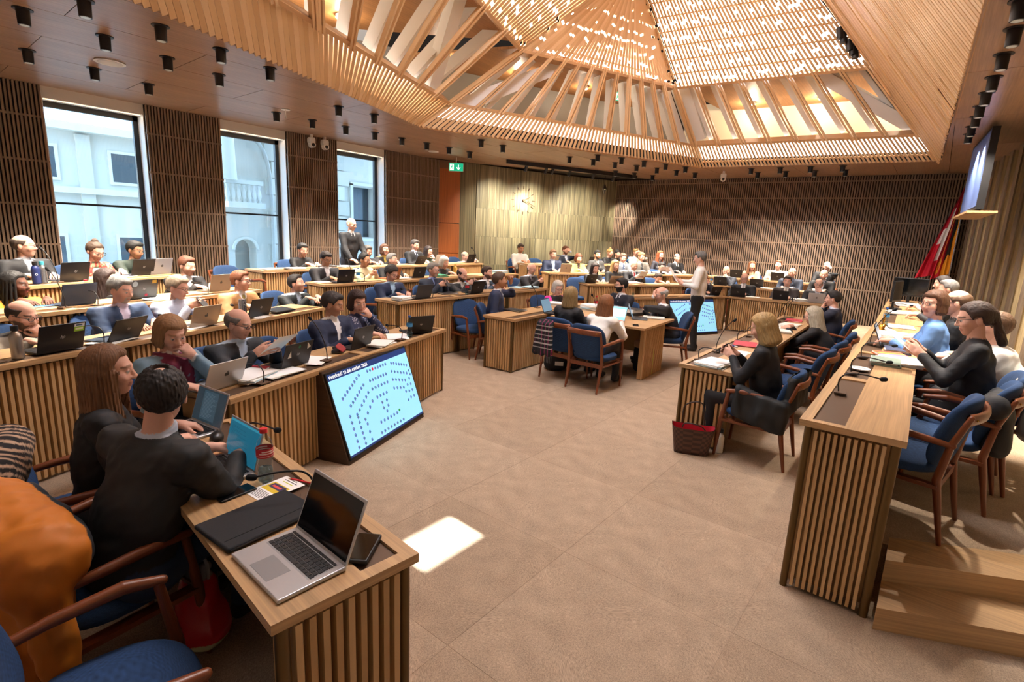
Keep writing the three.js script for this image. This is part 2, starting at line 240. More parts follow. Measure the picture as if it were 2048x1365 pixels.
const SPOTS=[[-6.9,-1.23],[-6.13,-1.51],[-7.09,-1.89],[-6.22,-2.12],[-8.5,-1.51],[-8.69,-2.17],[-7.29,-2.53],[-8.92,-2.83],[-6.41,-2.75],[-7.48,-3.17],[-6.6,-3.39],[-8.99,-4.69],[-8.96,-5.33],[-7.6,-4.97],[-8.91,-5.97],[-7.55,-5.6],[-8.88,-6.6],[-8.85,-7.24],[-8.81,-7.88],[-8.78,-8.5],[-8.78,-9.16],[-7.47,-8.12],[-7.48,-8.81],[-7.02,-10.68],[-6.7,-11.22],[-6.27,-10.67],[-5.98,-11.26],[-6.45,-11.84],[-5.71,-11.87],[-6.2,-12.49],[-5.44,-12.49],[-5.92,-13.08],[-5.2,-13.14],[-5.65,-13.69],[-5.39,-14.32],[-6.91,-13.82],[-7.2,-13.27],[-6.67,-14.49],[-3.86,-13.91],[-3.91,-14.7],[-3.22,-13.95],[-3.26,-14.71],[-2.59,-14.0],[-2.64,-14.82],[-1.96,-14.06],[-2.0,-14.85],[0.18,-5.59],[0.2,-6.22],[0.18,-6.93],[0.16,-7.73],[0.14,-8.41],[0.12,-9.11],[0.11,-9.75],[0.09,-10.46],[0.08,-11.07]];
// papers and folders: x, y, z, width, depth, height, turn, kind, row
const PAPERS=[
[-8.48,1.19,-1.502,0.14,0.05,0.11,125,"pouch","L4"],
[-8.425,1.19,-2.356,0.3,0.21,0.03,120,"green","L4"],
[-8.322,1.19,-1.933,0.21,0.3,0.004,135,"white","L4"],
[-6.586,1.05,-1.001,0.4,0.1,0.01,110,"blue","L3"],
[-6.437,1.05,-2.09,0.3,0.21,0.006,100,"white","L3"],
[-5.165,0.91,-1.216,0.3,0.21,0.004,136,"white","L2"],
[-4.991,0.91,-2.045,0.25,0.18,0.003,121,"white","L2"],
[-5.357,0.91,-2.736,0.21,0.3,0.003,126,"white","L2"],
[-3.85,0.77,-1.715,0.32,0.24,0.035,121,"stack","L1b"],
[-3.878,0.77,-1.941,0.34,0.26,0.012,101,"white","L1b"],
[-4.037,0.77,-2.331,0.3,0.21,0.004,129,"white","L1b"],
[-4.134,0.77,-1.769,0.2,0.14,0.025,124,"red","L1b"],
[-4.181,0.77,-2.667,0.17,0.09,0.035,134,"redcase","L1b"],
[-4.186,0.77,-3.18,0.3,0.21,0.02,119,"white","L1b"],
[-4.414,0.77,-3.552,0.3,0.21,0.006,139,"white","L1b"],
[-4.64,0.77,-4.211,0.22,0.16,0.05,114,"white","L1b"],
[-5.866,0.91,-4.766,0.24,0.18,0.05,101,"white","M1"],
[-6.195,0.91,-6.022,0.3,0.22,0.02,81,"dark","M1"],
[-6.664,0.91,-7.917,0.3,0.21,0.015,99,"lightblue","M1"],
[-6.148,0.91,-8.307,0.3,0.21,0.02,91,"lightblue","M1"],
[-7.472,1.05,-4.488,0.25,0.18,0.006,98,"white","M2"],
[-7.591,1.05,-6.226,0.3,0.21,0.004,81,"white","M2"],
[-7.564,1.05,-7.139,0.25,0.2,0.03,93,"green","M2"],
[-8.413,1.19,-4.597,0.3,0.2,0.02,104,"white","M3"],
[-8.832,1.19,-5.315,0.35,0.25,0.03,91,"dark","M3"],
[-8.602,1.19,-5.69,0.3,0.25,0.02,111,"white","M3"],
[-7.84,1.19,-4.038,0.25,0.2,0.02,100,"white","M3"],
[-8.409,1.05,-9.967,0.35,0.25,0.05,103,"lightblue","M2"],
[-6.946,1.05,-11.857,0.3,0.21,0.003,69,"white","B2a"],
[-8.364,1.19,-11.704,0.3,0.21,0.004,81,"white","B3"],
[-5.628,0.91,-11.517,0.4,0.25,0.03,66,"white","B1a"],
[-6.966,1.19,-15.17,0.3,0.2,0.02,71,"white","B3"],
[-5.491,0.77,-7.366,0.42,0.3,0.02,208,"lightblue","C"],
[-4.905,0.77,-6.208,0.3,0.22,0.02,183,"dark","C"],
[-5.132,0.77,-7.32,0.3,0.24,0.05,188,"white","C"],
[-4.256,0.77,-7.352,0.34,0.24,0.09,183,"stack","C"],
[-3.594,0.77,-6.582,0.3,0.21,0.02,190,"white","C"],
[-3.578,0.77,-8.151,0.34,0.26,0.1,178,"binder","C"],
[-3.172,0.77,-7.808,0.3,0.21,0.02,198,"white","C"],
[-3.022,0.77,-6.524,0.08,0.15,0.008,208,"phone","C"],
[-3.44,0.77,-14.557,0.3,0.21,0.006,10,"white","B0b"],
[-2.331,0.77,-13.583,0.3,0.25,0.05,30,"white","B0b"],
[-3.846,0.77,-11.756,0.3,0.21,0.004,72,"white","B0a"],
[-3.048,0.91,-13.577,0.3,0.21,0.02,9,"white","B1b"],
[-1.497,0.77,-4.953,0.36,0.24,0.035,-97,"stack","S"],
[-1.499,0.77,-5.761,0.3,0.21,0.004,-84,"white","S"],
[-1.58,0.77,-6.342,0.32,0.24,0.012,-79,"redfolder","S"],
[-1.64,0.77,-5.976,0.14,0.015,0.015,-69,"greenpen","S"],
[-1.706,0.77,-6.104,0.1,0.015,0.015,-19,"bluepen","S"],
[-1.509,0.77,-7.754,0.32,0.24,0.03,-74,"white","S"],
[-1.532,0.77,-8.497,0.34,0.24,0.02,-89,"white","S"],
[-1.604,0.77,-9.149,0.3,0.22,0.01,-81,"redfolder","S"],
[-1.681,0.77,-8.097,0.3,0.21,0.003,-97,"white","S"],
[-0.103,1.0,-5.306,0.36,0.26,0.03,-79,"stack","P"],
[-0.168,1.0,-5.557,0.3,0.22,0.02,-69,"colour","P"],
[-0.148,1.0,-5.882,0.26,0.2,0.03,-84,"navy","P"],
[-0.1,1.0,-6.274,0.3,0.21,0.012,-74,"white","P"],
[-0.197,1.0,-5.173,0.3,0.2,0.03,-89,"greengrey","P"],
[-0.242,1.0,-6.89,0.36,0.26,0.04,-79,"stack","P"],
[-0.223,1.0,-7.914,0.36,0.26,0.012,-89,"white","P"],
[-0.304,1.0,-9.681,0.36,0.28,0.03,-81,"white","P"],
[-0.306,1.0,-11.25,0.36,0.28,0.04,-85,"stack","P"],
[-0.458,1.0,-7.335,0.2,0.15,0.02,-79,"white","P"]];
const BOTTLES=[[-4.747,0.91,-0.651,"alu"],[-7.29,1.19,-1.128,"navy"],[-7.319,1.19,-1.188,"steel"],[-5.383,0.91,-2.539,"thermos"],[-4.325,0.77,-3.665,"water"],[-7.733,1.05,-7.665,"yellow"],[-7.024,1.05,-5.061,"water"],[-6.633,1.05,-1.395,"juice"],[-5.919,0.91,-6.223,"cola"],[-4.181,0.77,-7.463,"cola"],[-8.16,1.19,-15.075,"water"],[-4.27,0.91,-13.216,"water"],[-0.579,1.0,-7.856,"water"],[-4.548,0.77,-9.588,"glass"]];

// ================================================================ the room
const HC = 3.75;
const RISE = [0, 0.14, 0.28, 0.42];
// plan of the lantern opening in the ceiling
const HD = [-7.61, -6.62], HA = [-4.87, -13.36], HB = [-0.25, -13.99], HR = [0.15, 1.5], HZ = [-4.51, 1.5];
const HOLE = [HD, HA, HB, HR, HZ];

// prism over a convex plan polygon [[x,z]...] from y0 to y1, uv in metres
function prism(poly, y0, y1) {
  let area = 0; poly.forEach(([x, z], i) => { const [a, b] = poly[(i + 1) % poly.length]; area += x * b - a * z; });
  const P = area > 0 ? poly.slice().reverse() : poly, pos = [], nor = [], uv = [], n = P.length;
  const put = (p, y, N, u, v) => { pos.push(p[0], y, p[1]); nor.push(...N); uv.push(u, v); };
  for (let i = 1; i + 1 < n; i++) { for (const k of [0, i, i + 1]) put(P[k], y1, [0, 1, 0], P[k][0], P[k][1]); for (const k of [0, i + 1, i]) put(P[k], y0, [0, -1, 0], P[k][0], P[k][1]); }
  for (let i = 0; i < n; i++) {
    const a = P[i], b = P[(i + 1) % n], L = Math.hypot(b[0] - a[0], b[1] - a[1]) || 1, N = [-(b[1] - a[1]) / L, 0, (b[0] - a[0]) / L];
    put(a, y0, N, 0, y0); put(b, y0, N, L, y0); put(b, y1, N, L, y1); put(a, y0, N, 0, y0); put(b, y1, N, L, y1); put(a, y1, N, 0, y1);
  }
  const g = new THREE.BufferGeometry(); g.setAttribute('position', new THREE.Float32BufferAttribute(pos, 3)); g.setAttribute('normal', new THREE.Float32BufferAttribute(nor, 3)); g.setAttribute('uv', new THREE.Float32BufferAttribute(uv, 2)); return g;
}
// part of convex polygon on one side of the line a-b (side +1: left of it in x,z)
function half(poly, a, b, side) {
  const f = (p) => side * ((b[0] - a[0]) * (p[1] - a[1]) - (b[1] - a[1]) * (p[0] - a[0])), out = [];
  poly.forEach((p, i) => { const q = poly[(i + 1) % poly.length], fp = f(p), fq = f(q); if (fp >= 0) out.push(p); if ((fp > 0 && fq < 0) || (fp < 0 && fq > 0)) { const t = fp / (fp - fq); out.push([p[0] + (q[0] - p[0]) * t, p[1] + (q[1] - p[1]) * t]); } });
  return out;
}
function inside(poly, p) { return poly.every((a, i) => { const b = poly[(i + 1) % poly.length]; return SGN * ((b[0] - a[0]) * (p[1] - a[1]) - (b[1] - a[1]) * (p[0] - a[0])) >= 0; }); }
let SGN = 1; { let c = [0, 0]; HOLE.forEach((p) => { c[0] += p[0] / 5; c[1] += p[1] / 5; }); if (!inside(HOLE, c)) SGN = -1; }
// a convex polygon with the opening cut out: convex pieces
function minusHole(poly) {
  const out = []; let rest = poly;
  HOLE.forEach((a, i) => { const b = HOLE[(i + 1) % HOLE.length]; const o = half(rest, a, b, -SGN); if (o.length > 2) out.push(o); rest = half(rest, a, b, SGN); });
  return out;
}
const ROOM = [[-10.55, 3], [-10.55, -9.84], [-10.0, -10.73], [-8.31, -15.48], [0.58, -16.3], [2.3, -2.4], [2.3, 3]];

// floor of carpet tiles, only as far as the open floor reaches
{
  const f = struct('floor', 'beige carpet floor laid in square tiles', 'floor');
  part(f, 'floor_slab', prism([[-10.9, 3.3], [-10.9, -16.8], [2.6, -16.8], [2.6, 3.3]], -0.2, -0.0015), MAT.carpet);
  for (let x = -8.5; x < 2.4; x += 1) for (let z = 2.5; z > -15.5; z -= 1) {
    const g = 0.0009;
    part(f, 'carpet_tile', prism([[x + g, z - g], [x + 1 - g, z - g], [x + 1 - g, z - 1 + g], [x + g, z - 1 + g]], -0.003, 0), pick([MAT.carpet, MAT.carpet2, MAT.carpet3]));
  }
}
// raised tiers behind the desk fronts
function rowN(k) { const [a, b] = ROWS[k][1]; const L = Math.hypot(b[0] - a[0], b[1] - a[1]); return { a, b, L, u: [(b[0] - a[0]) / L, (b[1] - a[1]) / L] }; }
const off = (p, n, d) => [p[0] + n[0] * d, p[1] + n[1] * d];
const BEHIND = { L1a: [0, 1], L1b: [-1, 0], L2: [-1, 0], L3: [-1, 0], L4: [-1, 0], M1: [-1, 0], M2: [-1, 0], M3: [-1, 0], B0a: [-1, -1], B0b: [0, -1], B1a: [-1, -1], B1b: [0, -1], B2a: [-1, -1], B2b: [0, -1], B3: [-1, 0], S: [1, 0], P: [1, 0] };
function behind(k) { const { u } = rowN(k); let n = [-u[1], u[0]]; const h = BEHIND[k]; if (n[0] * h[0] + n[1] * h[1] < 0) n = [-n[0], -n[1]]; return n; }
{
  const tiers = [null, ['L2', 'M1', 'B1a', 'B1b'], ['L3', 'M2', 'B2a', 'B2b'], ['L4', 'M3', 'B3']];
  for (let t = 1; t < 4; t++) {
    const f = struct('floor_tier_' + t, ['', 'lowest carpeted tier under the second desk row', 'middle carpeted tier of the seating', 'top carpeted tier along the windows and stone wall'][t], 'floor');
    const pts = [];
    const ks = tiers[t];
    // plan: from the front edge of the first row round to the last, closed along the walls
    const first = rowN(ks[0]); pts.push(off([first.a[0] - first.u[0] * 3, first.a[1] - first.u[1] * 3], behind(ks[0]), 0.06));
    for (const k of ks) { const r = rowN(k), n = behind(k); pts.push(off(r.a, n, 0.06), off(r.b, n, 0.06)); }
    if (t === 3) pts.push([-6.8, -15.35]); else pts.push([pts.at(-1)[0], -16.2]);
    const back = t === 3 ? [[-8.31, -15.48]] : [[-8.31, -15.48]];
    const poly = [...pts, ...back, [-10.0, -10.73], [-10.55, -9.84], [-10.55, pts[0][1]]];
    const sh = new THREE.Shape(poly.map(([x, z]) => new THREE.Vector2(x, -z)));
    const g = new THREE.ExtrudeGeometry(sh, { depth: 0.139, bevelEnabled: false }); g.rotateX(-Math.PI / 2).translate(0, RISE[t] - 0.139, 0);
    part(f, 'tier_carpet', uvm(g, 'z'), MAT.carpet2);
  }
}
// president platform with two oak steps
{
  const f = struct('floor_platform', 'low carpeted platform behind the president desk', 'floor');
  part(f, 'platform_carpet', prism([[-0.36, -3.5], [0.04, -3.5], [2.05, -4.55], [0.75, -15.0], [-0.4, -15.0]], 0, 0.25), MAT.carpet3);
  const st = struct('trim_1', 'two oak steps leading up to the president platform', 'steps');
  part(st, 'step', uvm(prism([[0.04, -3.02], [2.25, -4.05], [2.25, -4.42], [0.04, -3.32]], 0, 0.125), 'x'), MAT.oak);
  part(st, 'step', uvm(prism([[0.04, -3.305], [2.2, -4.39], [2.2, -4.75], [0.04, -3.6]], 0.125, 0.253), 'x'), MAT.oak);
}

// ceiling panels
{
  const c = struct('ceiling', 'brown wood-veneer ceiling in long panels round the lantern', 'ceiling');
  const W = 0.95, L = 2.35; let row = 0;
  const roomClip = (poly) => { let p = poly; ROOM.forEach((a, i) => { const b = ROOM[(i + 1) % ROOM.length]; p = half(p, a, b, RS); }); return p; };
  let RS = 1; { const a = ROOM[0], b = ROOM[1], m = [-5, -5]; if ((b[0] - a[0]) * (m[1] - a[1]) - (b[1] - a[1]) * (m[0] - a[0]) < 0) RS = -1; }
  for (let x = -10.56; x < 2.4; x += W, row++) for (let z = 3.2 + (row % 2) * 1.1; z > -16.5; z -= L) {
    const g = 0.004, q = roomClip([[x + g, z - g], [x + W - g, z - g], [x + W - g, z - L + g], [x + g, z - L + g]]);
    if (q.length < 3) continue;
    const ps = minusHole(q).map((p) => prism(p, HC, HC + 0.03)); if (!ps.length) continue;
    part(c, 'ceiling_panel', uvm(merge(ps), 'z'), MAT.ceil);
  }
  const BIG = [[-11.2, 3.4], [-11.2, -17], [2.7, -17], [2.7, 3.4]];
  part(c, 'ceiling_slab', merge(minusHole(BIG).map((p) => prism(p, HC + 0.032, HC + 0.2))), MAT.dark);
  part(c, 'roof', prism(BIG, 8.4, 8.6), MAT.dark); part(c, 'upper_storeys', prism([[-11, 3.2], [-11, -16.8], [2.5, -16.8], [2.5, 3.2]], 8.6, 21), MAT.plaster);
}

// ---- slatted walls
// slats from a to b (plan), facing n, between y0 and y1
function slatWall(parent, a, b, n, y0, y1, pitch, rails, limit, w = 0.026, mats = MAT.wallSlat, depth = 0.032) {
  const L = Math.hypot(b[0] - a[0], b[1] - a[1]), u = [(b[0] - a[0]) / L, (b[1] - a[1]) / L], ry = Math.atan2(-u[1], u[0]), N = Math.floor(L / pitch), rest = [];
  for (let i = 0; i <= N; i++) {
    const s = (i + 0.5) * L / (N + 1), x = a[0] + u[0] * s + n[0] * 0.04, z = a[1] + u[1] * s + n[1] * 0.04;
    if (limit.n > 0) { part(parent, 'slat', UNIT, mats[i % 3], [x, (y0 + y1) / 2, z], [0, ry, 0], [w, y1 - y0, depth]); limit.n--; }
    else rest.push(new THREE.BoxGeometry(w, y1 - y0, depth).rotateY(ry).translate(x, (y0 + y1) / 2, z));
  }
  if (rest.length) { const m = part(parent, 'slats', merge(rest), mats[0]); m.userData.kind = 'stuff'; }
  for (const y of rails) part(parent, 'rail', UNIT, MAT.wallRail, [(a[0] + b[0]) / 2 + n[0] * 0.036, y, (a[1] + b[1]) / 2 + n[1] * 0.036], [0, ry, 0], [L, 0.03, 0.035]);
}
const WIN = [[-1.96, -3.24], [-4.42, -5.67], [-6.81, -8.1]], SILL = 0.92, HEAD = 3.6, XW = -10.55;
{
  const w = struct('wall_left', 'brown slatted wall with three tall windows', 'wall');
  const spans = [[3, WIN[0][0]], [WIN[0][1], WIN[1][0]], [WIN[1][1], WIN[2][0]], [WIN[2][1], -9.84]];
  const lim = { n: 130 };
  for (const [z0, z1] of spans) {
    part(w, 'wall_core', prism([[XW - 0.36, z0], [XW, z0], [XW, z1], [XW - 0.36, z1]], -0.2, 8.4), MAT.wallBack);
    slatWall(w, [XW, Math.min(z0, -0.9)], [XW, z1], [1, 0], 0.42, HC, 0.047, [1.47, 2.05, 2.68, 3.3].map((y) => y + 0.0), lim);
  }
  for (const [z0, z1] of WIN) for (const [y0, y1] of [[-0.2, SILL], [HEAD, 8.4]]) part(w, 'wall_core', prism([[XW - 0.36, z0], [XW, z0], [XW, z1], [XW - 0.36, z1]], y0, y1), MAT.reveal);
}
WIN.forEach(([z0, z1], i) => {
  const w = struct('window_' + (i + 1), ['large window nearest the camera with a black frame', 'middle tall window showing an arch and balustrade outside', 'farthest tall window, beside the standing speaker'][i], 'window');
  const xg = XW - 0.30, zc = (z0 + z1) / 2, W = z0 - z1;
  // bright reveal linings at the sides, sill and head
  part(w, 'reveal', bx(0.30, HEAD - SILL, 0.012, XW - 0.15, (HEAD + SILL) / 2, z1 + 0.006), MAT.reveal);
  part(w, 'reveal', bx(0.30, HEAD - SILL, 0.012, XW - 0.15, (HEAD + SILL) / 2, z0 - 0.006), MAT.reveal);
  part(w, 'sill', bx(0.34, 0.02, W, XW - 0.15, SILL + 0.01, zc), MAT.reveal);
  part(w, 'head_lining', bx(0.30, 0.012, W - 0.02, XW - 0.15, HEAD - 0.006, zc), MAT.reveal);
  const fr = part(w, 'window_frame', merge([bx(0.07, HEAD - SILL, 0.07, xg, (HEAD + SILL) / 2, z1 + 0.05), bx(0.07, HEAD - SILL, 0.05, xg, (HEAD + SILL) / 2, z0 - 0.03), bx(0.07, 0.09, W, xg, HEAD - 0.05, zc), bx(0.07, 0.06, W, xg, SILL + 0.05, zc)]), MAT.frame);
  part(w, 'mullion', bx(0.05, 0.032, W - 0.1, xg, 2.095, zc), MAT.frame);
  part(w, 'pane', bx(0.006, HEAD - 2.11 - 0.1, W - 0.12, xg, (HEAD - 0.1 + 2.11) / 2, zc), MAT.glassPane);
  part(w, 'pane', bx(0.006, 2.08 - SILL - 0.08, W - 0.12, xg, (2.08 + SILL + 0.08) / 2, zc), MAT.glassPane);
  // light strip under the head
  part(w, 'led_strip_light', bx(0.02, 0.012, W - 0.06, XW - 0.06, HEAD - 0.018, zc), std('#ffffff', 0.5, { emissive: '#ffd9a0', emissiveIntensity: 1.6 }));
  const l = new THREE.RectAreaLight('#ffd9a8', LIGHT.led * 4, W - 0.06, 0.02); l.position.set(XW - 0.06, HEAD - 0.027, zc); l.rotation.set(-Math.PI / 2, 0, Math.PI / 2); l.name = 'strip_glow'; w.add(l);
});
// ---- far end: door recess, stone wall, slatted back wall
{
  const d = struct('door_1', 'orange wood door panels in the recess left of the stone wall', 'door');
  const a = [-10.55, -9.84], b = [-10.3, -10.4], ry = Math.atan2(-(b[1] - a[1]), b[0] - a[0]), L = Math.hypot(b[0] - a[0], b[1] - a[1]);
  [[0.42, 1.35], [1.36, 2.15], [2.16, 3.56]].forEach(([y0, y1]) => part(d, 'door_panel', uvm(new THREE.BoxGeometry(L, y1 - y0 - 0.006, 0.05), 'y'), MAT.doorWood, [(a[0] + b[0]) / 2, (y0 + y1) / 2, (a[1] + b[1]) / 2], [0, ry, 0]));
  part(d, 'door_head', new THREE.BoxGeometry(L, 0.2, 0.08), std('#6b4a30', 0.6), [(a[0] + b[0]) / 2, 3.66, (a[1] + b[1]) / 2], [0, ry, 0]);
  part(d, 'door_core', new THREE.BoxGeometry(L + 0.5, 8.6, 0.2), MAT.dark, [(a[0] + b[0]) / 2 - 0.14, 4.1, (a[1] + b[1]) / 2 - 0.06], [0, ry, 0]);
  const w = struct('wall_stone', 'curved wall of green-grey striped stone slabs with a clock', 'wall');
  const curve = (s) => { const x = -10.0 + 1.69 * s, z = -10.73 - 4.75 * s, k = -0.16 * Math.sin(Math.PI * s); return [x + 0.942 * k, z + 0.335 * k]; };
  const ys = [0.3, 1.06, 1.84, 2.60, 3.74];
  part(w, 'stone_return', new THREE.BoxGeometry(0.44, 3.4, 0.06), MAT.stone[2], [-10.17, 2.05, -10.58], [0, Math.atan2(0.35, 0.3), 0]);
  ys.slice(0, -1).forEach((y0, r) => {
    let s = 0; while (s < 0.999) {
      const e = Math.min(1, s + rr(0.06, 0.115) * (r === 3 ? 0.8 : 1)), a2 = curve(s), b2 = curve(e > 0.96 ? 1 : e), LL = Math.hypot(b2[0] - a2[0], b2[1] - a2[1]), y1 = ys[r + 1];
      part(w, 'stone_slab', uvm(new THREE.BoxGeometry(LL - 0.003, y1 - y0 - 0.003, 0.04), 'y'), pick(MAT.stone), [(a2[0] + b2[0]) / 2, (y0 + y1) / 2, (a2[1] + b2[1]) / 2], [0, Math.atan2(-(b2[1] - a2[1]), b2[0] - a2[0]), 0]);
      s = e > 0.96 ? 1 : e;
    }
  });
  part(w, 'wall_core', new THREE.BoxGeometry(5.6, 8.6, 0.2), MAT.dark, [-9.155 - 0.3, 4.1, -13.105 - 0.1], [0, Math.atan2(4.75, 1.69), 0]);
  // back wall
  const k = struct('wall_back', 'dark brown slatted back wall behind the far rows', 'wall');
  const p = [-8.31, -15.48], q = [0.58, -16.3], n = [0.092, 0.9958];
  part(k, 'wall_core', new THREE.BoxGeometry(9.2, 8.6, 0.2), MAT.wallBack, [(p[0] + q[0]) / 2 - n[0] * 0.1, 4.1, (p[1] + q[1]) / 2 - n[1] * 0.1], [0, Math.atan2(-(q[1] - p[1]), q[0] - p[0]), 0]);
  slatWall(k, p, q, n, 0, HC, 0.056, [0.9, 1.45, 2.02, 2.6, 3.2, 3.62], { n: 160 }, 0.030);
}
// ---- right wall: pale panels between deep taupe fins; a high window out of frame lets in the sun
{
  const w = struct('wall_right', 'wall of pale oak panels between deep taupe fins behind the president desk', 'wall');
  const a = [0.58, -16.3], b = [2.3, -2.4], L = Math.hypot(b[0] - a[0], b[1] - a[1]), u = [(b[0] - a[0]) / L, (b[1] - a[1]) / L], n = [-u[1], u[0]], ry = Math.atan2(-u[1], u[0]);
  const pale = std('#dccaa2', 0.6, { map: grain }), taupe = std('#877765', 0.6, { map: grain });
  const N = 22, step = L / N, FS = (Math.sin(ry) * n[0] + Math.cos(ry) * n[1]) > 0 ? 1 : -1;
  for (let i = 0; i < N; i++) {
    const s = (i + 0.5) * step, x = a[0] + u[0] * s, z = a[1] + u[1] * s;
    part(w, 'oak_panel', uvm(new THREE.BoxGeometry(step - 0.01, 3.75, 0.05), 'y'), pale, [x, 1.875, z], [0, ry, 0]);
    const f = (i + 1) * step; const fin = part(w, 'fin', uvm(new THREE.BoxGeometry(0.16, 3.75, 0.24), 'y'), pale, [a[0] + u[0] * f + n[0] * 0.1, 1.875, a[1] + u[1] * f + n[1] * 0.1], [0, ry, 0]); part(fin, 'fin_cap', uvm(new THREE.BoxGeometry(0.22, 3.75, 0.025), 'y'), taupe, [0, 0, 0.13 * FS]);
  }
  part(w, 'wall_core', new THREE.BoxGeometry(L, 8.6, 0.2), MAT.dark, [(a[0] + b[0]) / 2 + 0.14, 4.1, (a[1] + b[1]) / 2], [0, ry, 0]);
  // the last stretch beside the camera, with the high window
  const X = 2.3, z0 = -2.4, z1 = 3.2, y0 = 2.97, y1 = 3.27, wz0 = -2.02, wz1 = -1.52;
  const core = (ya, yb, za, zb) => part(w, 'wall_core', bx(0.12, yb - ya, zb - za, X + 0.06, (ya + yb) / 2, (za + zb) / 2), MAT.plaster);
  core(-0.2, y0, z0 - 0.05, z1); core(y1, 8.4, z0 - 0.05, z1); core(y0, y1, z0 - 0.05, wz0); core(y0, y1, wz1, z1);
  const wi = struct('window_4', 'small high window in the right wall that lets in the sun', 'window');
  part(wi, 'window_frame', merge([bx(0.05, 0.03, wz1 - wz0, X + 0.06, y0 + 0.015, (wz0 + wz1) / 2), bx(0.05, 0.03, wz1 - wz0, X + 0.06, y1 - 0.015, (wz0 + wz1) / 2)]), MAT.frame);
  part(wi, 'pane', bx(0.005, y1 - y0 - 0.06, wz1 - wz0, X + 0.06, (y0 + y1) / 2, (wz0 + wz1) / 2), MAT.glassPane);
}
{
  const w = struct('wall_near', 'plain wall behind the camera', 'wall');
  part(w, 'wall_core', bx(13.8, 8.6, 0.25, -4.2, 4.1, 3.12), MAT.plaster);
}

// ================================================================ the lantern over the hall
const lerp3 = (a, b, t) => V(a[0] + (b[0] - a[0]) * t, a[1] + (b[1] - a[1]) * t, a[2] + (b[2] - a[2]) * t);
// each face: lower and upper ends of its left and right edge, seen from inside
const FACES = {
  far: { l: [[-4.87, 3.75, -13.36], [-5.82, 7.36, -10.95]], r: [[-0.25, 3.75, -13.99], [-3.19, 7.36, -11.31]] },
  side: { l: [[-7.61, 3.75, -6.62], [-5.89, 7.36, -10.74]], r: [[-4.87, 3.75, -13.36], [-5.82, 7.36, -10.95]] },
  left: { l: [[-6.63, 3.75, -4.07], [-2.3, 7.36, -1.27]], r: [[-7.61, 3.75, -6.62], [-5.89, 7.36, -10.74]] },
  near: { l: [[-4.51, 3.75, 1.5], [-0.2, 7.36, 4.3]], r: [[-6.63, 3.75, -4.07], [-2.3, 7.36, -1.27]] },
  right: { l: [[-0.25, 3.75, -13.99], [-3.19, 7.36, -11.31]], r: [[0.15, 3.75, 1.5], [-2.2, 7.36, -1.2]] },
};
function facePoint(f, s, t) { return lerp3(lerp3(f.l[0], f.l[1], t).toArray(), lerp3(f.r[0], f.r[1], t).toArray(), s); }
const inward = {}; for (const [k, f] of Object.entries(FACES)) { const a = facePoint(f, 0, 0), b = facePoint(f, 1, 0), c = facePoint(f, 0.5, 1); const n = b.clone().sub(a).cross(c.clone().sub(a)).normalize(); const m = V(-3.5, 4.2, -6).sub(a); if (n.dot(m) < 0) n.negate(); inward[k] = n; }
// a lattice of slats with short random gaps and cross rails between two heights of a face
function lattice(parent, face, t0, t1, count, w, rails, gapP, limit, s0 = 0, s1 = 1, mats = MAT.lantern) {
  const f = FACES[face], n = inward[face], rest = [];
  const piece = (a, b, i) => {
    const L = a.distanceTo(b); if (L < 0.03) return;
    const dir = b.clone().sub(a).normalize(), side = new THREE.Vector3().crossVectors(dir, n).normalize(), m = new THREE.Matrix4().makeBasis(side, dir, n.clone()).setPosition(a.clone().add(b).multiplyScalar(0.5));
    if (limit.n > 0) { limit.n--; const p = part(parent, 'slat', UNIT, mats[i % 3]); p.applyMatrix4(m); p.scale.set(w, L, 0.02); }
    else rest.push(new THREE.BoxGeometry(w, L, 0.02).applyMatrix4(m));
  };
  const cells = rails.length > 1 ? rails : [t0, t1];
  for (let i = 0; i < count; i++) {
    const s = s0 + (s1 - s0) * (i + 0.5) / count, cuts = [t0];
    for (let j = 0; j + 1 < cells.length; j++) if (rnd() < gapP * (0.5 + 0.9 * ((j * 7 + 3) % 5) / 5)) { const mid = cells[j] + (cells[j + 1] - cells[j]) * rr(0.35, 0.65), hg = (t1 - t0) * 0.012; cuts.push(mid - hg, mid + hg); }
    cuts.push(t1);
    for (let j = 0; j < cuts.length; j += 2) piece(facePoint(f, s, cuts[j]), facePoint(f, s, cuts[j + 1]), i);
  }
  if (rest.length) part(parent, 'slats', merge(rest), mats[0]).userData.kind = 'stuff';
  for (const t of rails) { const a = facePoint(f, s0, t).addScaledVector(n, -0.03), b = facePoint(f, s1, t).addScaledVector(n, -0.03); part(parent, 'rail', bar(a, b, 0.03, 0.03, n), MAT.lanternRail); }
}
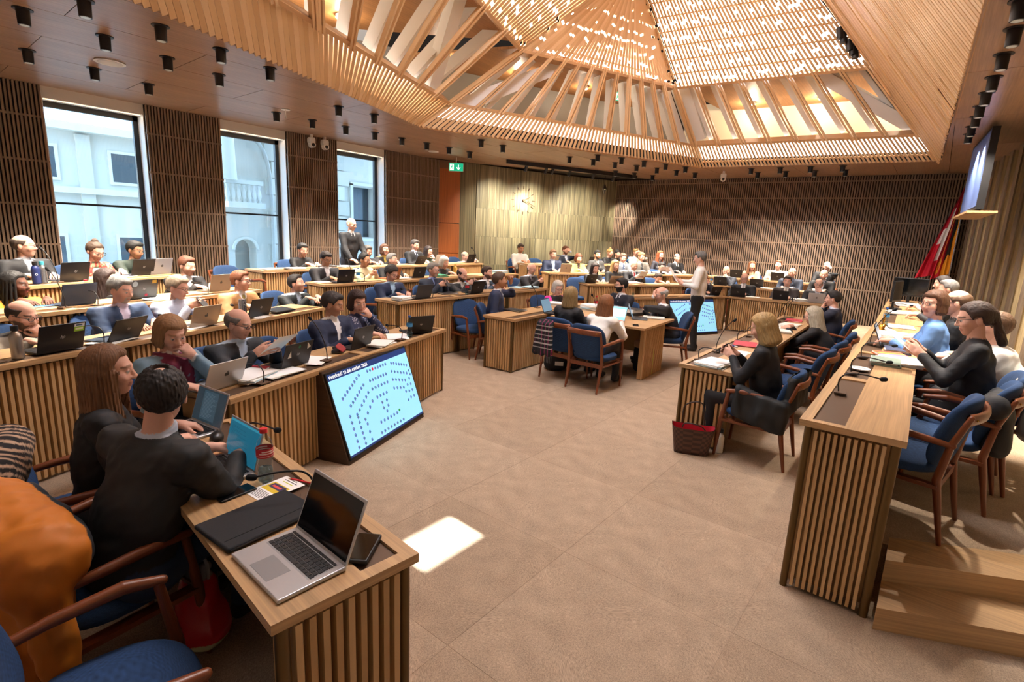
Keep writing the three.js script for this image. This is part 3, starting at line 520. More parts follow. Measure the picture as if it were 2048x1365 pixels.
// luminous glazing behind a stretch of a face, with the light it gives
function glazing(parent, face, t0, t1, back, glow, s0 = 0, s1 = 1, light = true) {
  const f = FACES[face], n = inward[face], c = [[s0, t0], [s1, t0], [s1, t1], [s0, t1]].map(([s, t]) => facePoint(f, s, t).addScaledVector(n, -back));
  const g = new THREE.BufferGeometry(), o = c.map((p) => p.clone().addScaledVector(n, -0.02)), tri = [];
  const q = (a, b, d, e) => tri.push(a, b, d, a, d, e); q(...c); q(...o);
  for (let i = 0; i < 4; i++) q(c[i], c[(i + 1) % 4], o[(i + 1) % 4], o[i]);
  g.setFromPoints(tri); g.computeVertexNormals(); g.setAttribute('uv', new THREE.Float32BufferAttribute(new Float32Array(tri.length * 2), 2));
  part(parent, 'skylight_window_pane', g, std('#ffffff', 0.6, { emissive: '#fffaf4', emissiveIntensity: glow }));
  if (light) {
    const w = (c[0].distanceTo(c[1]) + c[2].distanceTo(c[3])) / 2, h = c[0].clone().add(c[1]).distanceTo(c[2].clone().add(c[3])) / 2;
    const l = new THREE.RectAreaLight('#eef2ff', LIGHT.sky, w * 0.92, h * 0.95); l.name = 'skylight_glow';
    l.position.copy(c[0].clone().add(c[1]).add(c[2]).add(c[3]).multiplyScalar(0.25)).addScaledVector(n, 0.03); parent.add(l); l.up.set(0, 1, 0); l.lookAt(l.position.clone().add(n));
  }
}
const TL = (y) => (y - 3.75) / 3.61;
const T1 = TL(4.22), T2 = TL(5.38);
{
  const seq = (a, b, n) => Array.from({ length: n + 1 }, (_, i) => a + (b - a) * i / n);
  const spec = { far: [44, 0.04, 0.4, 60], side: [42, 0.06, 0.5, 72], left: [60, 0.08, 0.35, 36], near: [60, 0.06, 0.1, 70], right: [150, 0.072, 0.04, 0] };
  const say = { far: 'end face of the timber lantern, bright skylight behind its slats', side: 'diagonal face of the timber lantern between two hips', left: 'long face of the timber lantern on the window side', near: 'nearest stretch of the lantern on the window side, above the left rows', right: 'closed slatted face of the lantern above the president desk' };
  for (const k of ['far', 'side', 'left', 'near', 'right']) {
    const o = struct('ceiling_lantern_' + k, say[k], 'skylight'), [cnt, w, gp, low] = spec[k];
    if (k === 'right') {
      lattice(o, k, 0, 1, cnt, w, seq(0, 1, 8), gp, { n: 150 });
      const f = FACES.right, n = inward.right, c = [[0, 0], [1, 0], [1, 1], [0, 1]].map(([s, t]) => facePoint(f, s, t).addScaledVector(n, -0.06)); const g = new THREE.BufferGeometry().setFromPoints([c[0], c[1], c[2], c[0], c[2], c[3]]); g.computeVertexNormals(); g.setAttribute('uv', new THREE.Float32BufferAttribute(new Float32Array(12), 2));
      part(o, 'lantern_board', g, std('#9a6c40', 0.7, { side: THREE.DoubleSide }));
      continue;
    }
    lattice(o, k, T2, k === 'near' ? 0.72 : 1, cnt, w, seq(T2, k === 'near' ? 0.72 : 1, k === 'far' ? 8 : 10), gp, { n: k === 'far' ? 170 : 150 });
    lattice(o, k, 0, T1, low, k === 'far' ? 0.036 : k === 'side' ? 0.05 : 0.06, [0.0, T1 * 0.22, T1], 0.0, { n: 110 });
    glazing(o, k, T2, k === 'near' ? 0.72 : 1, 0.14, LIGHT.panel, 0.01, 0.99);
    glazing(o, k, 0.01, T1, 0.10, LIGHT.panel, 0.01, 0.99, false);
    // sills of the gallery opening
    for (const t of [T1, T2]) { const a = facePoint(FACES[k], 0, t), b = facePoint(FACES[k], 1, t); part(o, 'sill', bar(a.clone().addScaledVector(inward[k], -0.1), b.clone().addScaledVector(inward[k], -0.1), 0.05, 0.24, inward[k]), MAT.lanternRail); }
    // paired timber mullions and the white posts behind them
    const m = { far: 8, side: 12, left: 6, near: 9 }[k], f = FACES[k], n = inward[k];
    for (let i = 0; i <= m; i++) {
      const s = (i + (k === 'left' ? 0.1 : 0.02)) / (m + 0.1), ds = 0.035 / facePoint(f, 0, T1).distanceTo(facePoint(f, 1, T1));
      for (const e of [-ds, ds]) part(o, 'mullion', bar(facePoint(f, s + e, T1 - 0.01), facePoint(f, s + e, T2 + 0.01), 0.032, 0.07, n), MAT.lantern[i % 3]);
      if (i < m) { const s2 = (i + 0.55) / m; part(o, 'post', bar(facePoint(f, s2, T1).addScaledVector(n, -0.42), facePoint(f, s2 - 0.01, T2).addScaledVector(n, -0.42), 0.09, 0.2, n), MAT.white); }
    }
  }
  // glazed top of the lantern
  const tp_ = struct('ceiling_lantern_top', 'glazed top of the timber lantern', 'skylight');
  part(tp_, 'skylight_window_pane', prism([[-4.1, -7.4], [-2.75, -7.5], [-2.1, -1.4], [-2.7, -1.4]], 7.38, 7.42), std('#ffffff', 0.6, { emissive: '#fffaf4', emissiveIntensity: LIGHT.panel }));
  part(tp_, 'top_board', prism([[-6.1, -11.6], [-2.9, -11.6], [-1.6, -1.0], [-2.9, -1.0]], 7.43, 7.47), MAT.lanternRail);
  const tl = new THREE.RectAreaLight('#eef2ff', LIGHT.skyTop, 0.9, 5.2); tl.name = 'skylight_glow'; tl.position.set(-2.95, 7.35, -4.6); tl.rotation.set(-Math.PI / 2, 0, rad(-9)); tp_.add(tl);
  // big white struts of the roof frame
  const st = struct('ceiling_struts', 'large white diagonal struts behind the lantern gallery', 'beam');
  const strut = (k, sa, ta, sb, tb, w) => part(st, 'strut', bar(facePoint(FACES[k], sa, ta).addScaledVector(inward[k], -0.34), facePoint(FACES[k], sb, tb).addScaledVector(inward[k], -0.34), w, 0.16, inward[k]), MAT.white);
  strut('side', 0.035, T1, 0.27, T2, 0.26); strut('left', 0.93, T1, 0.6, T2 + 0.04, 0.3); strut('far', 0.0, T1, 0.0, T2, 0.4); strut('side', 0.985, T1, 0.985, T2, 0.3); strut('far', 0.98, T1, 0.70, T2 + 0.02, 0.24);
  // gallery behind the openings: floor, ceiling and rear walls
  const gal = struct('wall_gallery', 'gallery rooms behind the lantern openings', 'wall');
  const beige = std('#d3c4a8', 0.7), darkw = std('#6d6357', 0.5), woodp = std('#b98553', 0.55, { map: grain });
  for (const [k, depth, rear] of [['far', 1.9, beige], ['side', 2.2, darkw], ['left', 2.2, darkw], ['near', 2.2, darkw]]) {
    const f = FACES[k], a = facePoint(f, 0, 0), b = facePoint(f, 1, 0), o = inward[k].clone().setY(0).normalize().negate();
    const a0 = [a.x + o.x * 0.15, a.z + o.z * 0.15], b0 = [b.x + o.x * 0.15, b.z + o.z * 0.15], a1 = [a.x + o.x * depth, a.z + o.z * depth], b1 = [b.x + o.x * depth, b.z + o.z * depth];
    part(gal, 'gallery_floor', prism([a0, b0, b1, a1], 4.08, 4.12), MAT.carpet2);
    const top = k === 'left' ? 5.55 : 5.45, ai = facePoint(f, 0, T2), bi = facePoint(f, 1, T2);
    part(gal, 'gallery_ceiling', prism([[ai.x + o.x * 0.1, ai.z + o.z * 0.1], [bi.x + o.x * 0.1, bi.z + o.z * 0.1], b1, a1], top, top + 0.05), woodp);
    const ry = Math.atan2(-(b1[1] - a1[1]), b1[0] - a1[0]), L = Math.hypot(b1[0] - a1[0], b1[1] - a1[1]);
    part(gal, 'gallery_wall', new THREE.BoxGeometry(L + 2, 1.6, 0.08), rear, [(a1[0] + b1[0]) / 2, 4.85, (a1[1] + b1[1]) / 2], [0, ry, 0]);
    if (k === 'side') part(gal, 'gallery_wainscot', uvm(new THREE.BoxGeometry(L, 0.5, 0.04), 'x'), woodp, [(a1[0] + b1[0]) / 2 - o.x * 0.08, 4.4, (a1[1] + b1[1]) / 2 - o.z * 0.08], [0, ry, 0]);
    if (k === 'far') { const v = part(gal, 'vent_grille', new THREE.BoxGeometry(0.62, 0.34, 0.03), std('#5a3420', 0.6), [a1[0] + (b1[0] - a1[0]) * 0.2 - o.x * 0.07, 4.36, a1[1] + (b1[1] - a1[1]) * 0.2 - o.z * 0.07], [0, ry, 0]); for (let i = 0; i < 9; i++) part(v, 'grille_bar', UNIT, MAT.doorWood, [-0.26 + i * 0.065, 0, 0.025], null, [0.02, 0.3, 0.03]); }
    for (let i = 0; i < (k === 'far' ? 3 : 4); i++) {
      const s = (i + 0.5) / (k === 'far' ? 3 : 4), x = a0[0] + (b0[0] - a0[0]) * s + o.x * depth * 0.55, z = a0[1] + (b0[1] - a0[1]) * s + o.z * depth * 0.55;
      const lamp = thing('gallery_ceiling_lamp', 'round ceiling lamp inside the lantern gallery', 'lamp', [x, top - 0.03, z], 0, 'gallery ceiling lamps');
      part(lamp, 'lamp_ring', cyl(0.09, 0.09, 0.05), MAT.white); part(lamp, 'lamp_glow', cyl(0.07, 0.07, 0.01, 0, -0.032, 0), std('#fff', 0.5, { emissive: '#ffe2b0', emissiveIntensity: 2 }));
      const pl = new THREE.PointLight('#ffe9cc', k === 'far' ? 4.5 : 2); pl.position.set(0, -0.1, 0); pl.castShadow = true; pl.shadow.radius = 3; pl.name = 'lamp_light'; lamp.add(pl);
    }
  }
  // gallery exit sign, seen through the openings
  for (const s of [0.78, 0.93]) { const p = facePoint(FACES.side, s, T2).addScaledVector(inward.side, -0.8); exitSign(s < 0.8 ? 'narrow green exit sign up in the lantern gallery' : 'brighter green exit sign up in the lantern gallery', [p.x, 5.2, p.z], rad(60)); }
}
function exitSign(label, pos, ry) {
  const s = thing('exit_sign', label, 'sign', pos, ry);
  part(s, 'sign_box', bx(0.36, 0.2, 0.04), MAT.white); part(s, 'hanger', bx(0.02, 0.16, 0.02, 0, 0.17, 0), MAT.white);
  const t = canvasTex(180, 100, (c) => { c.fillStyle = '#12a67c'; c.fillRect(0, 0, 180, 100); c.fillStyle = '#fff'; c.fillRect(10, 10, 50, 80); c.fillStyle = '#12a67c'; c.beginPath(); c.arc(38, 28, 7, 0, 7); c.fill(); c.lineWidth = 8; c.strokeStyle = '#12a67c'; c.beginPath(); c.moveTo(36, 38); c.lineTo(30, 60); c.lineTo(44, 72); c.moveTo(30, 60); c.lineTo(18, 78); c.moveTo(22, 46); c.lineTo(48, 50); c.stroke(); c.strokeStyle = '#fff'; c.lineWidth = 11; c.beginPath(); c.moveTo(120, 18); c.lineTo(120, 74); c.moveTo(96, 52); c.lineTo(120, 78); c.lineTo(144, 52); c.stroke(); });
  part(s, 'sign_screen', new THREE.PlaneGeometry(0.35, 0.19), std('#ffffff', 0.5, { map: t, emissive: '#ffffff', emissiveMap: t, emissiveIntensity: 0.9 }), [0, 0, 0.0215]);
  return s;
}

// ================================================================ outside the windows
{
  const stone = ['#cfc9bd', '#c8c2b6', '#d6d1c6'].map((c) => std(c, 0.85)), gl = std('#4d5358', 0.12);
  const gr = struct('ground_outside', 'pale street outside the windows', 'ground'); part(gr, 'street', bx(40, 0.2, 60, -31, -1.7, -10), std('#a8a49c', 0.9));
  const A = thing('building', 'flat-roofed pale house across the street, seen through the large window', 'building', [-24, -1.6, 0]);
  part(A, 'wall', bx(1, 6.5, 16, -0.5, 3.25, -3), stone[0]); part(A, 'cornice', bx(0.6, 0.25, 16.2, 0.2, 6.5, -3), stone[2]); part(A, 'cornice', bx(0.35, 0.2, 16, 0.1, 4.4, -3), stone[2]);
  for (const z of [2.4, 0.2, -2.0, -4.2, -6.6, -8.6]) for (const y of [1.9, 5.3]) { const w = part(A, 'window', bx(0.08, y > 3 ? 1.2 : 2.0, 1.0, 0.03, y, z), stone[2]); part(w, 'pane', bx(0.05, y > 3 ? 1.0 : 1.8, 0.8, 0.05, y, z), gl); }
  for (const z of [-0.9, -3.1, -5.4, -7.7]) part(A, 'pilaster', bx(0.16, 6.3, 0.4, 0.08, 3.15, z), stone[1]);
  const B = thing('building', 'rusticated stone palace with arch and balustrade, seen through the two far windows', 'building', [-17, -1.6, 0]);
  const sh = new THREE.Shape([[6.75, 0], [20, 0], [20, 10], [6.75, 10]].map(([x, y]) => new THREE.Vector2(x, y)));
  const ah = new THREE.Path(); ah.moveTo(7.35, 0); ah.lineTo(7.35, 2.7); ah.absarc(7.68, 2.7, 0.33, Math.PI, 0, true); ah.lineTo(8.01, 0); sh.holes.push(ah);
  const wh = new THREE.Path(); wh.moveTo(11.6, 3.2); wh.lineTo(11.6, 5.0); wh.lineTo(12.5, 5.0); wh.lineTo(12.5, 3.2); sh.holes.push(wh);
  part(B, 'wall', new THREE.ExtrudeGeometry(sh, { depth: 0.5, bevelEnabled: false }).rotateY(Math.PI / 2).translate(-0.5, 0, 0), stone[0]);
  part(B, 'recess', bx(0.1, 9, 13, -0.9, 4.5, -13.4), stone[1]);
  part(B, 'arch_ring', new THREE.TorusGeometry(0.37, 0.05, 6, 20, Math.PI).rotateY(Math.PI / 2).translate(0.02, 2.7, -7.68), stone[2]);
  part(B, 'window', merge([bx(0.1, 0.1, 1.1, 0.03, 5.1, -12.05), bx(0.1, 2.0, 0.1, 0.03, 4.1, -11.55), bx(0.1, 2.0, 0.1, 0.03, 4.1, -12.55), bx(0.16, 0.1, 1.2, 0.05, 3.1, -12.05)]), stone[2]);
  part(B, 'pane', bx(0.04, 1.8, 0.9, -0.3, 4.1, -12.05), gl);
  part(B, 'balcony_slab', bx(0.7, 0.16, 1.1, 0.35, 4.05, -7.5), stone[2]); part(B, 'handrail', bx(0.2, 0.12, 1.1, 0.5, 4.72, -7.5), stone[2]);
  const bal = new THREE.LatheGeometry([[0.05, 0], [0.06, 0.03], [0.035, 0.08], [0.07, 0.2], [0.065, 0.28], [0.03, 0.42], [0.05, 0.47], [0.055, 0.52]].map(([r, y]) => new THREE.Vector2(r, y)), 10);
  for (let i = 0; i < 7; i++) part(B, 'baluster', bal, stone[2], [0.5, 4.13, -7.02 - i * 0.155]);
  part(B, 'column', cyl(0.3, 0.26, 1.5, 0.5, 5.5, -7.0), stone[2]); part(B, 'cornice', bx(0.5, 0.3, 13.3, 0.2, 6.6, -13.4), stone[2]);
  part(B, 'drainpipe', tube([[0.15, 9, -7.75], [0.15, 6.3, -7.75], [0.2, 5.9, -8.2], [0.15, 5.3, -8.45], [0.15, 0, -8.45]], 0.06, 40), std('#b9b5ac', 0.5));
  for (let r = 0; r < 11; r++) for (let c = 0; c < 4; c++) part(B, 'stone_block', UNIT, stone[(r + c) % 3], [0.03, 0.55 + r * 0.52, -(8.75 + c * 0.72 + (r % 2) * 0.2)], null, [0.06, 0.49, 0.68]);
  for (let r = 0; r < 11; r++) for (let c = 0; c < 3; c++) part(B, 'stone_block', UNIT, stone[(r + c + 1) % 3], [0.03, 0.55 + r * 0.52, -(13.1 + c * 0.72 + (r % 2) * 0.2)], null, [0.06, 0.49, 0.68]);
}

// ================================================================ desks
function desk(label, a, b, beh, top, base, o = {}) {
  let u = [b[0] - a[0], b[1] - a[1]]; const L = Math.hypot(...u); u = [u[0] / L, u[1] / L]; let e0 = o.endA, e1 = o.endB;
  if (-u[1] * beh[0] + u[0] * beh[1] < 0) { [a, b] = [b, a]; u = [-u[0], -u[1]]; [e0, e1] = [e1, e0]; }
  const D = o.depth ?? 0.52, H = top - base, g = thing(o.name ?? 'desk', label, 'desk', [a[0], base, a[1]], Math.atan2(-u[1], u[0]), o.group ?? 'council desks');
  const n = Math.max(1, Math.round(L / 1.25)), mod = L / n, th = 0.035, inset = 0.15;
  // worktop: front strip, main board, cross pieces round the recessed trays
  const tops = [bx(L, th, 0.055, L / 2, H - th / 2, 0.0275), bx(L, th, D - 0.055 - inset, L / 2, H - th / 2, 0.055 + inset + (D - 0.055 - inset) / 2)];
  for (let i = 0; i <= n; i++) { const w = i === 0 || i === n ? 0.05 : 0.09, x = i === 0 ? 0.025 : i === n ? L - 0.025 : i * mod; tops.push(bx(w, th, inset, x, H - th / 2, 0.055 + inset / 2)); }
  part(g, 'worktop', uvm(merge(tops), 'x'), MAT.oak);
  for (let i = 0; i < n; i++) part(g, 'console_tray', bx(mod - 0.05, 0.01, inset, (i + 0.5) * mod, H - 0.016, 0.055 + inset / 2), MAT.tray);
  // slatted front
  const pitch = o.pitch ?? 0.043, sl = pitch * 0.53, sh = H - 0.075, infill = [], many = [];
  const place = (x, z, ry, w, dep) => { if (o.far) many.push(new THREE.BoxGeometry(w, sh, dep).rotateY(ry).translate(x, 0.025 + sh / 2, z)); else part(g, 'slat', UNIT, pick(MAT.slat), [x, 0.025 + sh / 2, z], [0, ry, 0], [w, sh, dep]); };
  for (let i = 0; i < n; i++) {
    const x0 = i * mod + (i === 0 ? 0.06 : 0.075), x1 = (i + 1) * mod - (i === n - 1 ? 0.06 : 0.075), c = Math.floor((x1 - x0) / pitch);
    for (let k = 0; k <= c; k++) {
      const x = x0 + 0.012 + (x1 - x0 - 0.024) * k / Math.max(1, c);
      place(x, 0.05, 0, sl, 0.04);
      if (k < c) { const hh = sh - 0.1 - 0.16 * ((c - k) / c); infill.push(bx(pitch - sl, hh, 0.012, x + pitch / 2, 0.06 + hh / 2, 0.088)); }
    }
    for (const x of [i * mod + (i === 0 ? 0.025 : 0.032), (i + 1) * mod - (i === n - 1 ? 0.025 : 0.032)]) part(g, 'post', cyl(0.019, 0.019, H - th, x, (H - th) / 2, 0.045, 12), MAT.bronze);
  }
  part(g, 'front_board', bx(L - 0.06, H - 0.08, 0.012, L / 2, 0.03 + (H - 0.08) / 2, 0.115), MAT.slatBack);
  const end = (x, s) => {
    const c = Math.floor((D - 0.14) / pitch);
    for (let k = 0; k <= c; k++) { const z = 0.085 + (D - 0.17) * k / c; place(x + s * 0.03, z, Math.PI / 2, sl, 0.04); if (k < c) { const hh = sh - 0.1 - 0.14 * (k / c); infill.push(bx(0.012, hh, pitch - sl, x + s * 0.068, 0.06 + hh / 2, z + pitch / 2)); } }
    part(g, 'end_board', bx(0.012, H - 0.08, D - 0.12, x + s * 0.095, 0.03 + (H - 0.08) / 2, D / 2 + 0.02), MAT.slatBack);
    part(g, 'post', cyl(0.022, 0.022, H - th, x + s * 0.03, (H - th) / 2, D - 0.04, 12), MAT.bronze);
  };
  if (e0) end(0, 1); if (e1) end(L, -1);
  if (!e0) part(g, 'side_panel', bx(0.03, H - 0.05, D - 0.16, 0.03, (H - 0.05) / 2, D / 2 + 0.02), MAT.slatBack);
  if (!e1) part(g, 'side_panel', bx(0.03, H - 0.05, D - 0.16, L - 0.03, (H - 0.05) / 2, D / 2 + 0.02), MAT.slatBack);
  if (many.length) part(g, 'slats', merge(many), MAT.slat[0]).userData.kind = 'stuff';
  if (infill.length) part(g, 'groove_infill', merge(infill), MAT.slatBack).userData.kind = 'stuff';
  return g;
}
const TOP = (k) => (k === 'P' ? 1.0 : 0.77 + RISE[ROWS[k][0]]);
{
  const say = {
    L1a: ['near front desk with three open laptops', 1, 0, 0], L1b: ['long front desk beside the tilted floor screen', 0, 1, 0], L2: ['second-row desk on the left, behind the front desk', 0, 1, 0], L3: ['third-row desk on the left, below the windows', 0, 1, 1], L4: ['last-row desk on the left, nearest the large window', 0, 1, 1],
    M1: ['lowest desk of the middle block, behind the empty blue chair', 1, 0, 0], M2: ['middle desk of the middle block, in front of the woman in cream blouse', 1, 1, 0], M3: ['last-row desk of the middle block, before the standing speaker', 1, 1, 1],
    B0a: ['front desk behind the far floor screen', 0, 0, 0], B0b: ['front desk on the right facing the camera', 0, 1, 0], B1a: ['second-row desk of the far block, before the brunette with tablet', 1, 0, 1], B1b: ['second-row desk on the far right', 0, 1, 1], B2a: ['third-row desk of the far block, before the woman in lime', 1, 0, 1], B2b: ['last desk before the slatted back wall', 0, 1, 1], B3: ['last-row desk under the stone wall', 1, 1, 1],
    S: ['long side desk of the blonde woman with handbag at its foot', 1, 1, 0],
  };
  for (const [k, [lab, ea, eb, far]] of Object.entries(say)) {
    const { a, b } = rowN(k), t = ROWS[k][0];
    desk(lab, a, b, behind(k), TOP(k), t === 0 ? 0 : RISE[t - 1], { endA: ea, endB: eb, far });
  }
  // president desk: taller, its slatted end toward the camera
  desk('tall oak president desk with slatted end toward the camera', ROWS.P[1][0], ROWS.P[1][1], behind('P'), 1.0, 0, { endA: 1, endB: 1, depth: 0.47, pitch: 0.0315, name: 'president_desk' });
  desk('far end of the president desk with computer monitors', [-0.5, -8.25], [-0.62, -12.6], behind('P'), 1.0, 0, { endA: 0, endB: 1, depth: 0.5, far: 1, name: 'president_desk' });
  // centre group: a slatted desk and a table joined to it
  desk('centre desk with slatted end, left arm of the middle table group', [-4.37, -5.53], [-4.5, -8.0], [-1, 0], 0.77, 0, { endA: 1, endB: 1, depth: 0.56 });
  const t = thing('table', 'oak table stacked with papers in the middle of the hall', 'table', [-3.62, 0, -6.95], rad(4));
  part(t, 'tabletop', uvm(rb(1.46, 0.035, 1.2, 0.006, 0, 0.7525, 0), 'x'), MAT.oak);
  for (const x of [-0.62, 0.62]) { part(t, 'pedestal', bx(0.05, 0.7, 0.8, x, 0.36, 0), MAT.slatBack); for (let i = 0; i < 18; i++) part(t, 'slat', UNIT, pick(MAT.slat), [x + 0.035 * Math.sign(x), 0.37, -0.38 + i * 0.0447], null, [0.022, 0.72, 0.024]); }
  for (const z of [-0.42]) part(t, 'modesty_board', bx(1.2, 0.5, 0.02, 0, 0.47, z), MAT.slatBack);
}

// ================================================================ chairs: teak frame, blue upholstery. Faces +z, seat at 0.44
function ellipPad(w, h, d, bend, n = 2.6) {   // a cushion with a rounded outline, lying in x-y, thickness along z, bent round y
  const g = new THREE.SphereGeometry(1, 28, 18), p = g.attributes.position;
  for (let i = 0; i < p.count; i++) {
    let x = p.getX(i), y = p.getY(i), z = p.getZ(i); const e = 2 / n, sg = (v) => Math.sign(v) * Math.pow(Math.abs(v), e);
    const r = Math.hypot(x, y) || 1e-6, cx = x / r, cy = y / r, rr_ = Math.pow(r, 0.35); x = sg(cx) * rr_ * w / 2; y = sg(cy) * rr_ * h / 2; z = Math.sign(z) * Math.pow(Math.abs(z), 0.7) * d / 2;
    p.setXYZ(i, x, y, z + bend * (x * x) / (w * w / 4));
  }
  g.computeVertexNormals(); return g;
}
function makeChair() {
  const c = new THREE.Group();
  part(c, 'seat', ellipPad(0.53, 0.5, 0.09, 0).rotateX(-Math.PI / 2).translate(0, 0.42, 0.01), MAT.blue);
  part(c, 'backrest', ellipPad(0.5, 0.46, 0.07, 0.07, 3).rotateX(-0.24).translate(0, 0.635, -0.27), MAT.blue);
  for (const s of [-1, 1]) {
    part(c, 'leg', rod([[s * 0.25, 0.005, 0.27], [s * 0.262, 0.36, 0.24], [s * 0.275, 0.62, 0.2]], [0.013, 0.022, 0.017]), MAT.teak);
    part(c, 'leg', rod([[s * 0.23, 0.005, -0.31], [s * 0.235, 0.38, -0.24], [s * 0.235, 0.60, -0.27], [s * 0.235, 0.78, -0.33]], [0.013, 0.023, 0.019, 0.015]), MAT.teak);
    part(c, 'armrest', rod([[s * 0.238, 0.60, -0.28], [s * 0.27, 0.625, -0.1], [s * 0.285, 0.645, 0.1], [s * 0.275, 0.63, 0.215]], [0.016, 0.021, 0.024, 0.017]), MAT.teak);
    part(c, 'side_rail', bar(V(s * 0.24, 0.345, -0.25), V(s * 0.258, 0.355, 0.24), 0.022, 0.055, V(1, 0, 0)), MAT.teak);
  }
  part(c, 'front_rail', bx(0.5, 0.05, 0.022, 0, 0.35, 0.235), MAT.teak); part(c, 'rear_rail', bx(0.46, 0.05, 0.022, 0, 0.34, -0.245), MAT.teak);
  const cr = []; for (let i = -4; i <= 4; i++) cr.push([i * 0.06, 0.765, -0.365 + 0.045 * (i / 4) ** 2]);
  const crest = new THREE.TubeGeometry(new THREE.CatmullRomCurve3(cr.map((q) => V(...q))), 20, 0.016, 8); crest.translate(0, -0.765, 0).scale(1, 2.2, 1).translate(0, 0.765, 0);
  const k = part(c, 'crest_rail', crest, MAT.teak);
  for (const s of [-1, 1]) part(k, 'screw_cap', new THREE.SphereGeometry(0.006, 8, 6), MAT.brass, [s * 0.2, 0.765, -0.352]);
  return c;
}
const chairProto = makeChair(); let chairUsed = false;
function chair(label, x, y, z, psi) {
  const c = chairProto.clone(); c.name = numbered('armchair'); c.position.set(x, y, z); c.rotation.y = rad(psi);
  c.userData = { label, category: 'chair', group: 'blue upholstered teak armchairs' }; scene.add(c); return c;
}

// ================================================================ people: distance fields meshed by surface nets
// f(x,y,z) -> distance; box lo..hi; cell c; colour(x,y,z) -> [r,g,b] linear
function nets(f, lo, hi, c, colour) {
  const nx = Math.ceil((hi[0] - lo[0]) / c) + 2, ny = Math.ceil((hi[1] - lo[1]) / c) + 2, nz = Math.ceil((hi[2] - lo[2]) / c) + 2, F = new Float32Array(nx * ny * nz), B = 4;
  for (let k = 0; k < nz; k += B) for (let j = 0; j < ny; j += B) for (let i = 0; i < nx; i += B) {
    const d = f(lo[0] + (i + 1.5) * c, lo[1] + (j + 1.5) * c, lo[2] + (k + 1.5) * c), skip = Math.abs(d) > c * 4.6;
    for (let kk = k; kk < Math.min(k + B, nz); kk++) for (let jj = j; jj < Math.min(j + B, ny); jj++) for (let ii = i; ii < Math.min(i + B, nx); ii++) F[(kk * ny + jj) * nx + ii] = skip ? d : f(lo[0] + ii * c, lo[1] + jj * c, lo[2] + kk * c);
  }
  const id = new Int32Array(nx * ny * nz).fill(-1), pos = [], idx = [], at = (i, j, k) => (k * ny + j) * nx + i;
  for (let k = 0; k < nz - 1; k++) for (let j = 0; j < ny - 1; j++) for (let i = 0; i < nx - 1; i++) {
    let m = 0; const v = []; for (let q = 0; q < 8; q++) { const d = F[at(i + (q & 1), j + ((q >> 1) & 1), k + (q >> 2))]; v.push(d); if (d < 0) m++; }
    if (m === 0 || m === 8) continue;
    let sx = 0, sy = 0, sz = 0, n = 0;
    for (let q = 0; q < 8; q++) for (const b of [1, 2, 4]) if (!(q & b)) { const a = v[q], e = v[q | b]; if ((a < 0) !== (e < 0)) { const t = a / (a - e); sx += (q & 1) + (b === 1 ? t : 0); sy += ((q >> 1) & 1) + (b === 2 ? t : 0); sz += (q >> 2) + (b === 4 ? t : 0); n++; } }
    id[at(i, j, k)] = pos.length / 3; pos.push(lo[0] + (i + sx / n) * c, lo[1] + (j + sy / n) * c, lo[2] + (k + sz / n) * c);
  }
  for (let k = 1; k < nz - 1; k++) for (let j = 1; j < ny - 1; j++) for (let i = 1; i < nx - 1; i++) {
    const a = F[at(i, j, k)];
    const quad = (p, q, r, s, flip) => { if (p < 0 || q < 0 || r < 0 || s < 0) return; if (flip) idx.push(p, s, r, p, r, q); else idx.push(p, q, r, p, r, s); };
    if ((a < 0) !== (F[at(i + 1, j, k)] < 0)) quad(id[at(i, j - 1, k - 1)], id[at(i, j, k - 1)], id[at(i, j, k)], id[at(i, j - 1, k)], a >= 0);
    if ((a < 0) !== (F[at(i, j + 1, k)] < 0)) quad(id[at(i - 1, j, k - 1)], id[at(i - 1, j, k)], id[at(i, j, k)], id[at(i, j, k - 1)], a >= 0);
    if ((a < 0) !== (F[at(i, j, k + 1)] < 0)) quad(id[at(i - 1, j - 1, k)], id[at(i, j - 1, k)], id[at(i, j, k)], id[at(i - 1, j, k)], a >= 0);
  }
  const g = new THREE.BufferGeometry(); g.setAttribute('position', new THREE.Float32BufferAttribute(pos, 3)); g.setIndex(idx); g.computeVertexNormals();
  if (colour) { const col = new Float32Array(pos.length); for (let i = 0; i < pos.length; i += 3) col.set(colour(pos[i], pos[i + 1], pos[i + 2]), i); g.setAttribute('color', new THREE.BufferAttribute(col, 3)); }
  return g;
}
const lin = (h) => new THREE.Color(h).toArray();
const mixc = (a, b, t) => a.map((v, i) => v + (b[i] - v) * t);
// primitive distances
function cone(x, y, z, a, ra, b, rb_, sx = 1) {   // tapered capsule, widened by sx across x about the bone
  const bx_ = b[0] - a[0], by = b[1] - a[1], bz = b[2] - a[2], L = bx_ * bx_ + by * by + bz * bz;
  let px = x - a[0], py = y - a[1], pz = z - a[2]; let t = L ? (px * bx_ + py * by + pz * bz) / L : 0; t = t < 0 ? 0 : t > 1 ? 1 : t;
  px = (px - bx_ * t) / sx; py -= by * t; pz -= bz * t; return Math.sqrt(px * px + py * py + pz * pz) - (ra + (rb_ - ra) * t);
}
function ell(x, y, z, c, r) { const a = (x - c[0]) / r[0], b = (y - c[1]) / r[1], d = (z - c[2]) / r[2], k0 = Math.sqrt(a * a + b * b + d * d); if (k0 < 1e-4) return -Math.min(...r); const e = a / r[0], f = b / r[1], g = d / r[2]; return k0 * (k0 - 1) / Math.sqrt(e * e + f * f + g * g); }
const smin = (a, b, k) => { const h = Math.max(0, k - Math.abs(a - b)) / k; return Math.min(a, b) - h * h * k * 0.25; };

const SKIN = { l: '#d6a58f', t: '#ba8768', d: '#5a3524' };
